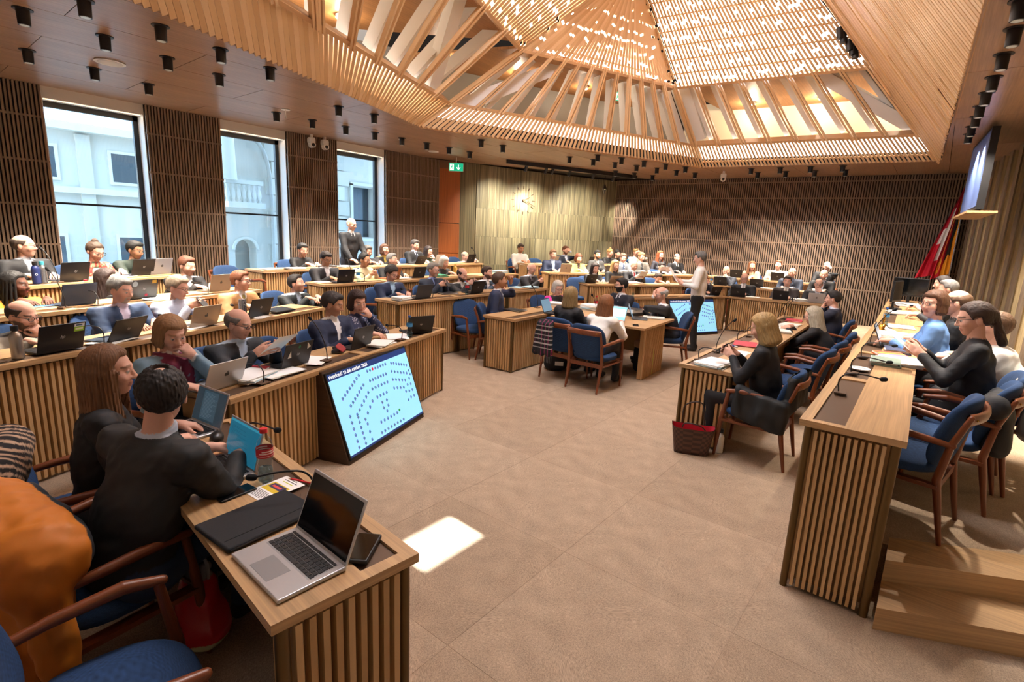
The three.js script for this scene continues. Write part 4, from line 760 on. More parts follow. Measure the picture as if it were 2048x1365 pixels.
// ---- head, in its own axes: +z forward, origin at the middle of the head
function headField(x, y, z, P) {
  const ax = Math.abs(x);
  let d = ell(x, y, z, [0, 0.028, -0.012], [0.077, 0.090, 0.098]);
  d = smin(d, ell(x, y, z, [0, -0.038, 0.022], [0.060 * P.jaw, 0.080, 0.068]), 0.03);
  d = smin(d, ell(x, y, z, [0, -0.092, 0.052], [0.026 * P.jaw, 0.022, 0.026]), 0.03);
  d = smin(d, cone(x, y, z, [0, 0.022, 0.082], 0.011, [0, 0.022, 0.082], 0.011, 3.2), 0.02);
  d = Math.max(d, -(Math.hypot(ax - 0.031, y - 0.004, z - 0.101) - 0.017) * 0.9) ;
  d = smin(d, cone(x, y, z, [0, 0.012, 0.086], 0.008, [0, -0.03, 0.108], 0.0115), 0.014);
  d = smin(d, ell(ax, y, z, [0.011, -0.034, 0.094], [0.009, 0.007, 0.012]), 0.01);
  d = smin(d, ell(ax, y, z, [0.04, -0.028, 0.06], [0.026, 0.026, 0.024]), 0.025);
  d = smin(d, ell(x, y, z, [0, -0.060, 0.084], [0.024, 0.006, 0.010]), 0.008);
  d = smin(d, ell(x, y, z, [0, -0.070, 0.081], [0.020, 0.007, 0.010]), 0.008);
  d = Math.min(d, Math.hypot(ax - 0.031, y - 0.004, z - 0.079) - 0.0135);
  d = smin(d, ell(ax, y, z, [0.079, -0.012, -0.008], [0.010, 0.032, 0.019]), 0.008);
  return d;
}
function headColour(x, y, z, P) {
  const ax = Math.abs(x), skin = P.skin;
  if (Math.hypot(ax - 0.031, y - 0.004, z - 0.079) < 0.0152 && z > 0.08) return Math.hypot(ax - 0.031, y - 0.004 + P.gaze) < 0.0062 ? [0.012, 0.009, 0.008] : (y > 0.0095 - P.gaze * 0.6 ? skin : [0.55, 0.5, 0.46]);
  if (P.mask && z > -0.005 && y < -0.022 && y > -0.115) return [0.008, 0.008, 0.009];
  if (z > 0.06 && Math.abs(y - 0.027 - (ax - 0.03) * -0.12) < 0.0055 && ax > 0.012 && ax < 0.052) return mixc(skin, P.hairc, 0.75);
  if (P.beard && y < -0.028 && z > -0.02 && !(ax < 0.024 && Math.abs(y + 0.065) < 0.009)) { if (y < -0.048 || (ax > 0.045)) { if (!(z > 0.075 && y > -0.05)) return mixc(skin, P.beard, 0.86); } }
  if (P.goatee && z > 0.045 && ax < 0.034 && y < -0.046 && !(ax < 0.02 && Math.abs(y + 0.065) < 0.008)) return mixc(skin, P.goatee, 0.85);
  if (z > 0.07 && ax < 0.024 && Math.abs(y + 0.065) < 0.0115) return mixc(skin, [0.35, 0.09, 0.08], P.lips);
  return mixc(skin, [0.45, 0.12, 0.09], 0.10 * (ax > 0.02 && z > 0.05 && y < -0.01 && y > -0.045 ? 1 : 0));
}
const hairline = (z) => (z > 0.058 ? 0.072 : z > 0.026 ? 0.002 + 0.07 * (z - 0.026) / 0.032 : z > -0.016 ? -0.008 + 0.01 * (z + 0.016) / 0.042 : Math.max(-0.088, -0.008 + (z + 0.016) * 1.45));
const SHORTCUT = (y, z, lift = 0) => (hairline(z) + lift - y) * 0.6;
function hairField(x, y, z, st) {
  const ax = Math.abs(x), cr = ell(x, y, z, [0, 0.028, -0.012], [0.077, 0.090, 0.098]), ang = Math.atan2(x, z + 0.012);
  const strand = 0.0016 * Math.sin(ang * 46 + y * 30) + 0.0012 * Math.sin(ang * 90 - y * 50);
  const ear = Math.max(Math.abs(y + 0.012) - 0.03, Math.abs(z + 0.004) - 0.02, 0.06 - ax);
  let d;
  const cap = (th, lift = 0) => { const cut = SHORTCUT(y, z, lift), t = Math.max(0, Math.min(1, -cut / 0.024)); return Math.max(cr - th * (0.18 + 0.82 * t * (2 - t)) + strand * (0.4 + 0.6 * t), cut); };
  switch (st) {
    case 'short': d = Math.max(cap(0.013), -ear); d = smin(d, Math.max(ell(x, y, z, [0.01, 0.088, 0.04], [0.058, 0.032, 0.045]) + strand, 0.055 - y), 0.012); break;
    case 'curly': d = Math.max(cap(0.022), -ear) + 0.005 * Math.sin(x * 130) * Math.sin(y * 130) * Math.sin(z * 130); break;
    case 'curlybald': d = Math.max(cap(0.017), -ear) + 0.004 * Math.sin(x * 150) * Math.sin(y * 150) * Math.sin(z * 150); d = Math.max(d, -(Math.hypot(x, y - 0.12, z + 0.035) - 0.032)); break;
    case 'balding': d = Math.max(cap(0.010), -ear); { const e = Math.max(0, Math.min(1, (0.062 + 0.25 * Math.max(0, -z - 0.03) - y) / 0.03)); d = Math.max(Math.max(cr - 0.003 - 0.008 * e * Math.min(1, Math.max(0, -SHORTCUT(y, z, 0) / 0.04)) + strand * 0.6, SHORTCUT(y, z, 0.0), -ear), y - 0.064 - 0.25 * Math.max(0, -z - 0.03)); } break;
    case 'bald': d = Math.max(cap(0.005), -ear, y - 0.012); break;
    case 'bun': d = Math.max(cap(0.012), -ear); d = smin(d, Math.hypot(x, y - 0.125, z + 0.035) - 0.036 + strand, 0.012); break;
    case 'tail': d = smin(Math.max(cap(0.014), -ear), cone(x, y, z, [0, 0.02, -0.112], 0.024, [0.01, -0.19, -0.135], 0.03, 1.2) + strand * 1.5, 0.03); break;
    case 'dread': d = cap(0.02); for (let i = 0; i < 15; i++) { const a = Math.PI * (0.30 + 1.4 * i / 14), s = Math.sin(a), c = Math.cos(a); d = Math.min(d, cone(x, y, z, [0.085 * s, 0.04, 0.085 * c - 0.015], 0.013, [0.115 * s, -0.20 - 0.02 * ((i * 7) % 3), 0.11 * c - 0.03], 0.011)); } break;
    default: {   // long, lob, bob, longw: a cap with a curtain of hair round back and sides
      const len = { bob: 0.125, lob: 0.20, long: 0.27, longw: 0.30 }[st], w = st === 'longw' ? 0.108 : st === 'bob' ? 0.097 : 0.1;
      d = cap(0.018, st === 'bob' ? -0.012 : 0.004);
      const hang = Math.max(ell(x, Math.max(0, Math.abs(y + len / 2 - 0.03) - len / 2 + 0.03), z, [0, 0, -0.022], [w + 0.12 * Math.max(0, -y - 0.05), 0.05, 0.098]), -(ell(x, y, z, [0, -0.06, 0.075], [0.066, 0.25, 0.115])), y - 0.06) + strand * 1.6;
      d = smin(d, hang, 0.02);
    }
  }
  return d;
}
// ---- a hand: wrist w, forward f, palm normal n (palm faces n), side s (+1: thumb on +side); curl in radians per joint
function handPrims(w, f, n, thumbDir, curl, fine) {
  const add = (p, ...vs) => { const r = p.slice(); for (const [v, k] of vs) { r[0] += v[0] * k; r[1] += v[1] * k; r[2] += v[2] * k; } return r; };
  const side = thumbDir, out = [];
  out.push([add(w, [f, -0.02]), 0.026, add(w, [f, 0.02]), 0.027]);
  for (const k of [-0.026, -0.008, 0.01, 0.026]) out.push([add(w, [f, 0.01], [side, k * 0.75]), 0.016, add(w, [f, 0.078], [side, k]), 0.0125]);
  const len = [0.062, 0.074, 0.08, 0.07], pos = [-0.03, -0.011, 0.01, 0.029];
  for (let i = 0; i < 4; i++) {
    let p = add(w, [f, 0.082], [side, pos[i]]), a = curl * 0.5; const segs = [0.45, 0.32, 0.25];
    for (const sg of segs) { a += curl * 0.55; const q = add(p, [f, Math.cos(a) * len[i] * sg], [n, Math.sin(a) * len[i] * sg], [side, pos[i] * 0.06]); out.push([p, 0.0088, q, 0.0078]); p = q; }
  }
  let p = add(w, [f, 0.025], [side, 0.028]); const q = add(p, [f, 0.032], [side, 0.024], [n, 0.012 + curl * 0.012]), r = add(q, [f, 0.03], [side, 0.004], [n, 0.008 + curl * 0.014]);
  out.push([p, 0.015, q, 0.011], [q, 0.0105, r, 0.0085]); return out;
}
const vsub = (a, b) => [a[0] - b[0], a[1] - b[1], a[2] - b[2]], vadd = (a, b, k = 1) => [a[0] + b[0] * k, a[1] + b[1] * k, a[2] + b[2] * k], vlen = (a) => Math.hypot(...a), vnorm = (a) => { const l = vlen(a) || 1; return a.map((v) => v / l); }, vcross = (a, b) => [a[1] * b[2] - a[2] * b[1], a[2] * b[0] - a[0] * b[2], a[0] * b[1] - a[1] * b[0]];
function elbow(S, W, L1, L2, pole) {
  let d = vsub(W, S), L = vlen(d); const M = (L1 + L2) * 0.985; if (L > M) { W = vadd(S, d, M / L); d = vsub(W, S); L = M; }
  const a = (L1 * L1 - L2 * L2 + L * L) / (2 * L), h = Math.sqrt(Math.max(0, L1 * L1 - a * a)), u = vnorm(d), k = pole[0] * u[0] + pole[1] * u[1] + pole[2] * u[2], p = vnorm(vadd(pole, u, -k));
  return [vadd(vadd(S, u, a), p, h), W];
}
const PERSON_MAT = std('#ffffff', 0.72, { vertexColors: true }), HAIR_MAT = std('#ffffff', 0.68, { vertexColors: true }), GLASS_RIM = std('#241c1a', 0.35);
const rimGeo = merge([-1, 1].flatMap((s) => [new THREE.TorusGeometry(0.021, 0.0022, 6, 18).scale(1.12, 0.86, 1).translate(s * 0.032, 0, 0.110), bar(V(s * 0.055, 0.004, 0.106), V(s * 0.083, 0.004, -0.005), 0.004, 0.003)]).concat([bar(V(-0.01, 0.004, 0.112), V(0.01, 0.004, 0.112), 0.004, 0.003)]));
function person(p, o = {}) {
  const [x0, fl, z0, hh, psi, hyaw, hpit, lean, pose, jac, shi, tie, hst, hcol, sk, ex, label] = p;
  const D = Math.hypot(x0, z0), near = D < 4 ? 2 : D < 7.5 ? 1 : 0, cb = [0.0205, 0.0135, 0.009][near], chd = [0.0085, 0.006, 0.0042][near], chn = [0.0085, 0.0065, 0.0048][near];
  const woman = /woman/.test(label), stout = /stout|broad/.test(label) ? 1.16 : 1, sw = (woman ? 0.166 : 0.196) * (o.patch ? 1.08 : 1) * (stout > 1 ? 1.06 : 1), tw = (woman ? 0.92 : 1.04) * stout;
  const J = lin(jac), S = lin(shi), TI = tie ? lin(tie) : null, open = jac !== shi;
  const skin = lin(SKIN[sk]), hairc = lin(hcol).map((v) => v * 0.72), TR = lin(o.trousers ?? (woman ? '#17171c' : pick(['#1b1d24', '#22252c', '#2a2f3c']))), SH = lin('#1c1412');
  const HP = { skin, hairc, jaw: woman ? 0.9 : 1.04, gaze: hpit > 8 ? 0.006 : 0.001, lips: woman ? 0.55 : 0.3, mask: ex.includes('m'), beard: ex.includes('b') ? hairc : null, goatee: ex.includes('G') ? lin('#b9b4aa') : null };
  // joints
  const stand = o.stand, hipY = stand ? hh - 0.72 : 0.50, neckY = hh - 0.15, dy = neckY - hipY, want = stand ? dy : 0.47, lz = Math.min(Math.sqrt(Math.max(0, want * want - dy * dy)), Math.tan(rad(24)) * dy) + Math.tan(rad(lean)) * dy * 0.5;
  const neck = [0, neckY, -0.035], hip = [0, hipY, neck[2] - lz - (stand ? 0 : 0.02)], tor = vsub(neck, hip), tp = (t, f = 0) => [hip[0] + tor[0] * t, hip[1] + tor[1] * t, hip[2] + tor[2] * t + f];
  const shL = (s) => { const q = tp(0.86); return [s * sw, q[1] + 0.005, q[2]]; };
  const deskY = 0.79, ahead = neck[2] + 0.30;
  const tgt = {
    type: [[-0.1, deskY + 0.035, ahead], [0.1, deskY + 0.035, ahead]], rest: [[-0.14, deskY + 0.03, ahead - 0.04], [0.08, deskY + 0.03, ahead]], fold: [[-0.05, deskY + 0.07, ahead - 0.02], [0.05, deskY + 0.07, ahead - 0.02]],
    chinL: [[-0.12, deskY + 0.035, ahead], [0.055, hh - 0.155, 0.12]], headhand: [[-0.12, deskY + 0.035, ahead], [0.075, hh - 0.01, 0.11]], hold: [[-0.06, deskY + 0.12, ahead - 0.05], [0.07, deskY + 0.12, ahead - 0.05]], read: [[-0.1, deskY + 0.12, ahead], [0.1, deskY + 0.12, ahead]],
    fist: [[-0.16, 0.66, ahead - 0.1], [0.22, hh - 0.03, 0.16]], lean: [[-0.2, o.handY ?? 0.8, neck[2] + 0.3], [0.2, o.handY ?? 0.8, neck[2] + 0.3]], show: [[-0.06, hh - 0.42, 0.33], [0.16, hh - 0.46, 0.22]],
  }[pose];
  const arms = [-1, 1].map((s, i) => { const Sh = shL(s), up = pose === 'chinL' || pose === 'headhand' || pose === 'fist'; const [E, Wr] = elbow(Sh, tgt[i], 0.275, 0.255, up && i ? [0.7, -0.9, 0.1] : [s * 0.55, -0.9, -0.35]); return { Sh, E, Wr, s }; });
  const fold = (x, y, z) => 0.008 * noise.noise(x * 10 + D, y * 12, z * 10) + (near ? 0.005 * noise.noise(x * 22 + y * 14, y * 26 + D, z * 22 - y * 10) : 0);
  // field of clothes by material: 1 jacket, 2 shirt, 3 trousers, 4 shoes, 5 tie, 0 skin
  const neckFront = tp(1.0, 0.05), btn = tp(0.36, 0.14);
  const torso = (x, y, z) => {
    let d = cone(x, y, z, tp(0.04), 0.125 * (stout > 1 ? 1.12 : 1), tp(0.40), 0.118 * (stout > 1 ? 1.15 : 1), 1.28 * tw);
    d = smin(d, cone(x, y, z, tp(0.42), 0.115, tp(0.74), 0.112, 1.42 * tw), 0.06);
    d = smin(d, cone(x, y, z, [-sw * 0.86, tp(0.865)[1], tp(0.865)[2]], 0.06, [sw * 0.86, tp(0.865)[1], tp(0.865)[2]], 0.06), 0.055);
    d = smin(d, cone(x, y, z, tp(0.9), 0.07, tp(1.0), 0.052, 1.15), 0.04);
    if (woman) d = smin(d, ell(Math.abs(x), y, z, [0.07, tp(0.62)[1], tp(0.62)[2] + 0.095], [0.062, 0.06, 0.055]), 0.05);
    return d;
  };
  const arm = (x, y, z) => { let d = 9; for (const a of arms) { const e = cone(x, y, z, a.Sh, 0.062 * (woman ? 0.88 : 1), a.E, 0.048), f = cone(x, y, z, a.E, 0.047, vadd(a.Wr, vnorm(vsub(a.E, a.Wr)), 0.03), 0.034); d = Math.min(d, smin(e, f, 0.02)); } return d; };
  const kneeZ = stand ? 0.02 : hip[2] + 0.45, legs = [-1, 1].map((s) => stand ? [[s * 0.09, hipY, hip[2]], [s * 0.1, 0.5, hip[2] + 0.03], [s * 0.11, 0.09, hip[2] - 0.02], [s * 0.12, 0.04, hip[2] + 0.13]] : [[s * 0.09, hipY, hip[2] + 0.02], [s * 0.12, 0.52, kneeZ], [s * 0.12, 0.1, kneeZ - 0.02], [s * 0.13, 0.045, kneeZ + 0.12]]);
  const parts = (x, y, z) => {
    const t = torso(x, y, z), a = arm(x, y, z), fo = fold(x, y, z), r = [9, 9, 9, 9, 9, 9];
    const up = (y - btn[1]) / (neckFront[1] - btn[1]);
    let shell = smin(t, a, 0.045) - (open ? 0.011 : 0.003) + fo;
    if (open) { const tc = tp(Math.min(1, Math.max(0, (y - hip[1]) / tor[1]))), front = z - tc[2] - 0.02, w = up > 0 ? 0.008 + 0.044 * Math.min(1, up) : -0.05, v = Math.max(Math.abs(x) - w, -front); if (up > 0 && Math.abs(v) < 0.028 && v > 0 && front > 0) shell -= 0.004; shell = Math.max(shell, -v); r[2] = Math.max(t - 0.002, y - neckFront[1] - 0.012); if (TI) r[5] = Math.max(t - 0.007, Math.abs(x) - 0.022 - 0.012 * (1 - up), -front, y - neckFront[1] + 0.012); }
    r[1] = Math.max(shell, y - neckFront[1] - (open ? 0.0 : 0.01));
    const cy = neckFront[1] - 0.004 + (neck[2] - z) * -0.28, q = Math.hypot(x, z - neck[2] - 0.005) - 0.061;
    if (open || ex.includes('c')) r[2] = Math.min(r[2], Math.hypot(Math.max(0, Math.abs(y - cy) - 0.013), q + 0.003) - (near > 1 ? 0.011 : 0.0075));
    if (ex.includes('s') || ex.includes('r')) r[5] = Math.min(r[5], Math.hypot((y - neckFront[1] + 0.03 + 0.2 * Math.max(0, z)) * 0.7, Math.hypot(x, z - neck[2]) - 0.075) - 0.032 + 0.006 * Math.sin(x * 60 + y * 90), ...[-1, 1].map((s) => cone(x, y, z, [s * 0.05, neckFront[1] - 0.06, neckFront[2] + 0.05], 0.032, [s * 0.06, tp(0.35)[1], tp(0.35)[2] + 0.15], 0.036, 1.2)));
    for (const [h, k, an, to] of legs) { let l = cone(x, y, z, h, 0.092, k, 0.066); l = smin(l, cone(x, y, z, k, 0.064, an, 0.048), 0.03); r[3] = Math.min(r[3], l); r[4] = Math.min(r[4], smin(cone(x, y, z, vadd(an, [0, -0.045, -0.03]), 0.042, to, 0.036), cone(x, y, z, an, 0.04, an, 0.04), 0.03)); }
    r[3] = smin(r[3], cone(x, y, z, [-0.07, hipY, hip[2]], 0.11, [0.07, hipY, hip[2]], 0.11), 0.06) + fo; r[4] = Math.max(r[4], -y + 0.002);
    if (open && pose !== 'show') for (const a2 of arms) r[2] = Math.min(r[2], cone(x, y, z, vadd(a2.Wr, vnorm(vsub(a2.E, a2.Wr)), 0.035), 0.030, vadd(a2.Wr, vnorm(vsub(a2.E, a2.Wr)), 0.01), 0.030));
    r[0] = cone(x, y, z, tp(0.96), 0.054, [0, neckY + 0.1, neck[2] + 0.02], 0.052); return r;
  };
  const PC = [skin, J, S, TR, SH, ex.includes('s') ? lin('#35322f') : ex.includes('r') ? lin('#6d1433') : TI ?? S];
  const flor = /floral/.test(label), dots = /dotted/.test(label);
  const col = (x, y, z) => { const r = parts(x, y, z); let m = 0; for (let i = 1; i < 6; i++) if (r[i] < r[m]) m = i; if (m === 1 && flor) { const q = noise.noise(x * 38, y * 38, z * 38); return q > 0.18 ? lin('#b9b08a') : q < -0.2 ? lin('#31543a') : lin('#a8282a'); } if (m === 1 && dots && Math.sin(x * 210) * Math.sin(y * 210) > 0.72) return [0.5, 0.5, 0.6]; if (m === 1 && ex.includes('p') && (Math.abs(x) > sw * 0.85)) return lin('#d63a9a'); if (m === 1 && o.patch && near > 1) for (const a of arms) if (Math.hypot(x - a.E[0], y - a.E[1], z - a.E[2]) < 0.1) return lin('#0d0d0e'); return PC[m]; };
  const field = (x, y, z) => { const r = parts(x, y, z); return Math.min(r[0], r[1], r[2], r[3], r[4], r[5]); };
  const ext = 0.2, all = [hip, neck, ...arms.flatMap((a) => [a.Sh, a.E, a.Wr]), ...legs.flat()], lo = [0, 1, 2].map((i) => Math.min(...all.map((q) => q[i])) - (i === 1 ? 0.06 : ext)), hi = [0, 1, 2].map((i) => Math.max(...all.map((q) => q[i])) + (i === 1 ? 0.12 : ext));
  const cutY = stand ? 0.05 : 0.62, geos = stand ? [nets(field, lo, hi, cb, col)] : [...(near > 1 ? [nets(field, [lo[0], cutY - cb * 2, lo[2]], [hi[0], neckY - 0.10, hi[2]], cb, col), nets(field, [-0.3, neckY - 0.10 - cb * 0.5, neck[2] - 0.22], [0.3, neckY + 0.12, neck[2] + 0.25], 0.0048, col)] : [nets(field, [lo[0], cutY - cb * 2, lo[2]], hi, cb, col)]), nets(field, lo, [hi[0], cutY, hi[2]], near > 1 ? 0.014 : 0.028, col)];
  // head
  const hq = new THREE.Quaternion().setFromEuler(new THREE.Euler(rad(hpit), rad(hyaw), 0, 'YXZ')), hm = new THREE.Matrix4().compose(V(0, hh, 0), hq, V(1, 1, 1));
  const bl = [-0.105, -0.13, -0.125], bh = [0.105, 0.135, 0.125];
  geos.push(nets((x, y, z) => headField(x, y, z, HP), bl, bh, chd, (x, y, z) => headColour(x, y, z, HP)).applyMatrix4(hm));
  // hands
  for (const a of arms) {
    const f = vnorm(vsub(a.Wr, a.E)); let n = [0, -1, 0], fw = f, curl = 0.55, th = [-a.s, 0, 0];
    if (pose === 'chinL' && a.s > 0) { fw = vnorm([-0.5, 0.75, -0.2]); n = [0, -0.2, -1]; th = vnorm(vcross(fw, n)).map((v) => v); curl = 1.0; }
    else if (pose === 'headhand' && a.s > 0) { fw = vnorm([-0.75, 0.4, 0]); n = [0, 0, -1]; th = vnorm(vcross(n, fw)); curl = 0.5; }
    else if (pose === 'fist' && a.s > 0) { fw = [0, 1, 0]; n = [-1, 0, 0]; th = [0, 0, -1]; curl = 1.5; }
    else if (pose === 'hold' || pose === 'read') { fw = vnorm([-a.s * 0.4, 0.35, 0.9]); n = vnorm([-a.s, 0.1, 0.3]); th = vnorm([0, 1, -0.2]); curl = 0.9; }
    else if (pose === 'show') { fw = vnorm([-a.s * 0.5, 0.3, 0.9]); n = vnorm([-a.s, 0.1, 0]); th = [0, 1, 0]; curl = 0.9; }
    else if (pose === 'fold') { fw = vnorm([-a.s * 0.7, 0.25, 0.6]); n = vnorm([-a.s * 0.5, -0.3, -0.8]); th = [0, 1, 0]; curl = 1.1; }
    else { fw = vnorm([f[0] * 0.5 - a.s * 0.15, -0.12, 1]); }
    const pr = handPrims(a.Wr, fw, n, th, curl), q = pr.flatMap((e) => [e[0], e[2]]), l2 = [0, 1, 2].map((i) => Math.min(...q.map((v) => v[i])) - 0.035), h2 = [0, 1, 2].map((i) => Math.max(...q.map((v) => v[i])) + 0.035);
    geos.push(nets((x, y, z) => { let d = 9; for (let i = 0; i < 5; i++) d = smin(d, cone(x, y, z, ...pr[i]), 0.012); let e = 9; for (let i = 5; i < pr.length; i++) e = Math.min(e, cone(x, y, z, ...pr[i])); return smin(d, e, 0.006); }, l2, h2, chn, () => skin));
  }
  const g = thing('person', label, 'person', [x0, fl, z0], rad(psi));
  part(g, 'body', mergeGeometries(geos, false), PERSON_MAT);
  if (hst !== 'none') {
    const long = /long|lob|dread|tail/.test(hst), H = part(g, 'hair', nets((x, y, z) => hairField(x, y, z, hst), [-0.16, long ? -0.38 : -0.17, -0.19], [0.16, 0.185, 0.12], near > 1 ? 0.0045 : near ? 0.006 : 0.0095, (x, y, z) => { const q = 0.85 + 0.3 * noise.noise(Math.atan2(x, z + 0.01) * 16, y * 4, D) + 0.18 * noise.noise(x * 160, y * 20, z * 160); return hairc.map((v) => v * q); }).applyMatrix4(hm), HAIR_MAT);
  }
  if (ex.includes('g')) part(g, 'glasses', rimGeo.clone().translate(0, 0.006, 0).applyMatrix4(hm), GLASS_RIM);
  g.userData.joints = undefined; delete g.userData.joints;
  return { g, arms, hip, hm };
}
const short = (l) => l.split(' ').slice(0, 10).join(' ').replace(/,$/, '');
for (const p of PEOPLE) {
  const r = person(p, { patch: /elbow patches/.test(p[16]), trousers: /elbow patches/.test(p[16]) ? '#2c3e5c' : undefined });
  const c = Math.cos(rad(p[4])), s = Math.sin(rad(p[4])), hz = r.hip[2] + 0.06;
  if (!/nearest desk|toward her neighbour/.test(p[16])) chair('blue armchair of the ' + short(p[16]), p[0] + s * hz, p[1], p[2] + c * hz, p[4]);
}
person([-9.18, 0.42, -6.24, 1.56, 96, 8, 8, 14, 'lean', '#17191f', '#e8e8e8', '#14161c', 'bald', '#c0a898', 'l', 'g', 'bald man in black suit standing and speaking before the far window'], { stand: 1, handY: 0.8 });
person([-3.24, 0, -9.28, 1.65, -75, 0, 10, 0, 'show', '#e4e2dc', '#e4e2dc', '', 'short', '#7d7a76', 'l', 'g', 'grey-haired man in white shirt standing in the hall with papers'], { stand: 1, trousers: '#16171b' });

// ================================================================ ceiling spots
{
  const canG = merge([cyl(0.048, 0.052, 0.13, 0, -0.075, 0, 20)]), ringG = cyl(0.078, 0.078, 0.008, 0, -0.004, 0, 20), lensG = cyl(0.036, 0.036, 0.006, 0, -0.139, 0, 16);
  const lens = std('#3a3a3a', 0.3, { emissive: '#ffe8c4', emissiveIntensity: 0.22 });
  SPOTS.sort((a, b) => Math.hypot(...a) - Math.hypot(...b)).forEach(([x, z], i) => {
    const g = thing('ceiling_spotlight', spotLabel(x, z, i), 'spotlight', [x, HC, z], 0, 'black ceiling spotlights');
    part(g, 'mounting_ring', ringG, MAT.black); const c = part(g, 'can', canG, MAT.black); part(c, 'lamp_lens', lensG, lens);
    const cx = -4.2, cz = -7, d = Math.hypot(cx - x, cz - z) || 1, tilt = x > -0.6 ? 0.34 : 0.16;
    const t = new THREE.Object3D(); t.name = 'aim_point'; t.position.set((cx - x) / d * tilt * -2.6, -2.6, (cz - z) / d * tilt * -2.6); g.add(t);
    const l = new THREE.SpotLight('#fff0de', LIGHT.spot, 0, rad(44), 0.75, 2); l.position.set(0, -0.16, 0); l.target = t; l.castShadow = true; l.shadow.radius = 1.6; l.name = 'spot_light'; g.add(l);
  });
  function spotLabel(x, z, i) {
    const zone = x < -6.5 && z > -6 ? 'above the left rows' : x < -6.5 ? 'toward the stone wall' : z < -11 && x < -4.8 ? 'over the far block' : z < -11 ? 'along the slatted back wall' : x > -0.6 ? 'above the president platform' : 'above the left rows';
    const n = { 'above the left rows': 0 }; spotLabel.c ??= {}; spotLabel.c[zone] = (spotLabel.c[zone] ?? 0) + 1;
    const k = spotLabel.c[zone], w = ['', 'nearest', 'second nearest', 'third nearest', 'fourth nearest', 'fifth nearest', 'sixth nearest', 'seventh nearest', 'eighth nearest', 'ninth nearest', 'tenth nearest', 'eleventh nearest', 'twelfth nearest', 'thirteenth nearest', 'fourteenth nearest', 'fifteenth nearest', 'sixteenth nearest', 'seventeenth nearest', 'eighteenth nearest'][k] ?? 'farthest'; return `${w} of the black ceiling spotlights ${zone}`;
  }
}

// ================================================================ things on the desks
// keep a point on the worktop of row k: s along, d behind the front edge
function onDesk(k, x, z, d0 = 0.13, d1 = 0.40, m = 0.16) {
  if (k === 'C') { if (x < -4.42) return [Math.max(-4.9, Math.min(-4.48, x)), Math.max(-7.85, Math.min(-5.7, z))]; return [Math.max(-4.2, Math.min(-3.05, x)), Math.max(-7.4, Math.min(-6.5, z))]; }
  const { a, u, L } = rowN(k), n = behind(k), px = x - a[0], pz = z - a[1], ml = k === 'P' ? L + 4.2 : L;
  let s = px * u[0] + pz * u[1], d = px * n[0] + pz * n[1]; s = Math.max(m, Math.min(ml - m, s)); d = Math.max(d0, Math.min(d1, d));
  return [a[0] + u[0] * s + n[0] * d, a[1] + u[1] * s + n[1] * d];
}
const nearRow = (y, x, z) => { let best = null, bd = 9; for (const k of Object.keys(ROWS)) { if (Math.abs(TOP(k) - y) > 0.02) continue; const { a, u, L } = rowN(k), n = behind(k), px = x - a[0], pz = z - a[1], s = px * u[0] + pz * u[1], d = px * n[0] + pz * n[1], e = Math.max(0, -s, s - L - (k === 'P' ? 4.2 : 0)) + Math.max(0, -d, d - 0.52); if (e < bd) { bd = e; best = k; } } return y < 0.8 && x > -5.1 && x < -2.8 && z < -5.4 && z > -8.1 ? 'C' : best; };
// ---- laptops: hinge at the origin, keyboard toward -z (the user), lid leaning to +z
const LAPMAT = { black: MAT.laptopBlack, navy: std('#1f3247', 0.4), silver: std('#c3c4c5', 0.35, { metalness: 0.6 }), gold: std('#b9a994', 0.38, { metalness: 0.55 }), grey: std('#55585d', 0.42, { metalness: 0.4 }), orange: std('#a9683c', 0.6), flat: MAT.laptopBlack };
const scrMat = std('#0b0f14', 0.15, { emissive: '#9fc4dc', emissiveIntensity: 0.5 }), scrOff = std('#060708', 0.08), keyMat = std('#151618', 0.5);
const discG = new THREE.CircleGeometry(0.017, 16);
function appleShape() { const s = new THREE.Shape(); s.absellipse(-0.006, 0, 0.011, 0.014, 0, Math.PI * 2); const t = new THREE.Shape(); t.absellipse(0.006, 0, 0.011, 0.014, 0, Math.PI * 2); const l = new THREE.Shape(); l.absellipse(0.004, 0.02, 0.004, 0.007, 0, Math.PI * 2); return new THREE.ExtrudeGeometry([s, t, l], { depth: 0.001, bevelEnabled: false }); }
const appleG = appleShape();
const hpTex = canvasTex(64, 64, (c) => { c.fillStyle = '#17181b'; c.fillRect(0, 0, 64, 64); c.strokeStyle = '#b9bcc0'; c.lineWidth = 5; c.save(); c.transform(1, 0, -0.3, 1, 12, 0); c.beginPath(); c.moveTo(18, 10); c.lineTo(18, 46); c.moveTo(18, 28); c.quadraticCurveTo(30, 18, 30, 30); c.lineTo(30, 46); c.moveTo(40, 24); c.lineTo(40, 58); c.moveTo(40, 28); c.quadraticCurveTo(54, 18, 54, 34); c.quadraticCurveTo(52, 48, 40, 44); c.stroke(); c.restore(); });
const stickTex = canvasTex(64, 64, (c) => { c.fillStyle = '#9ccf3a'; c.fillRect(0, 0, 64, 64); c.fillStyle = '#eef3f6'; c.fillRect(0, 0, 64, 26); c.fillStyle = '#3c5f7d'; c.fillRect(10, 8, 40, 10); c.fillStyle = '#f4f4d0'; c.fillRect(8, 34, 48, 16); });
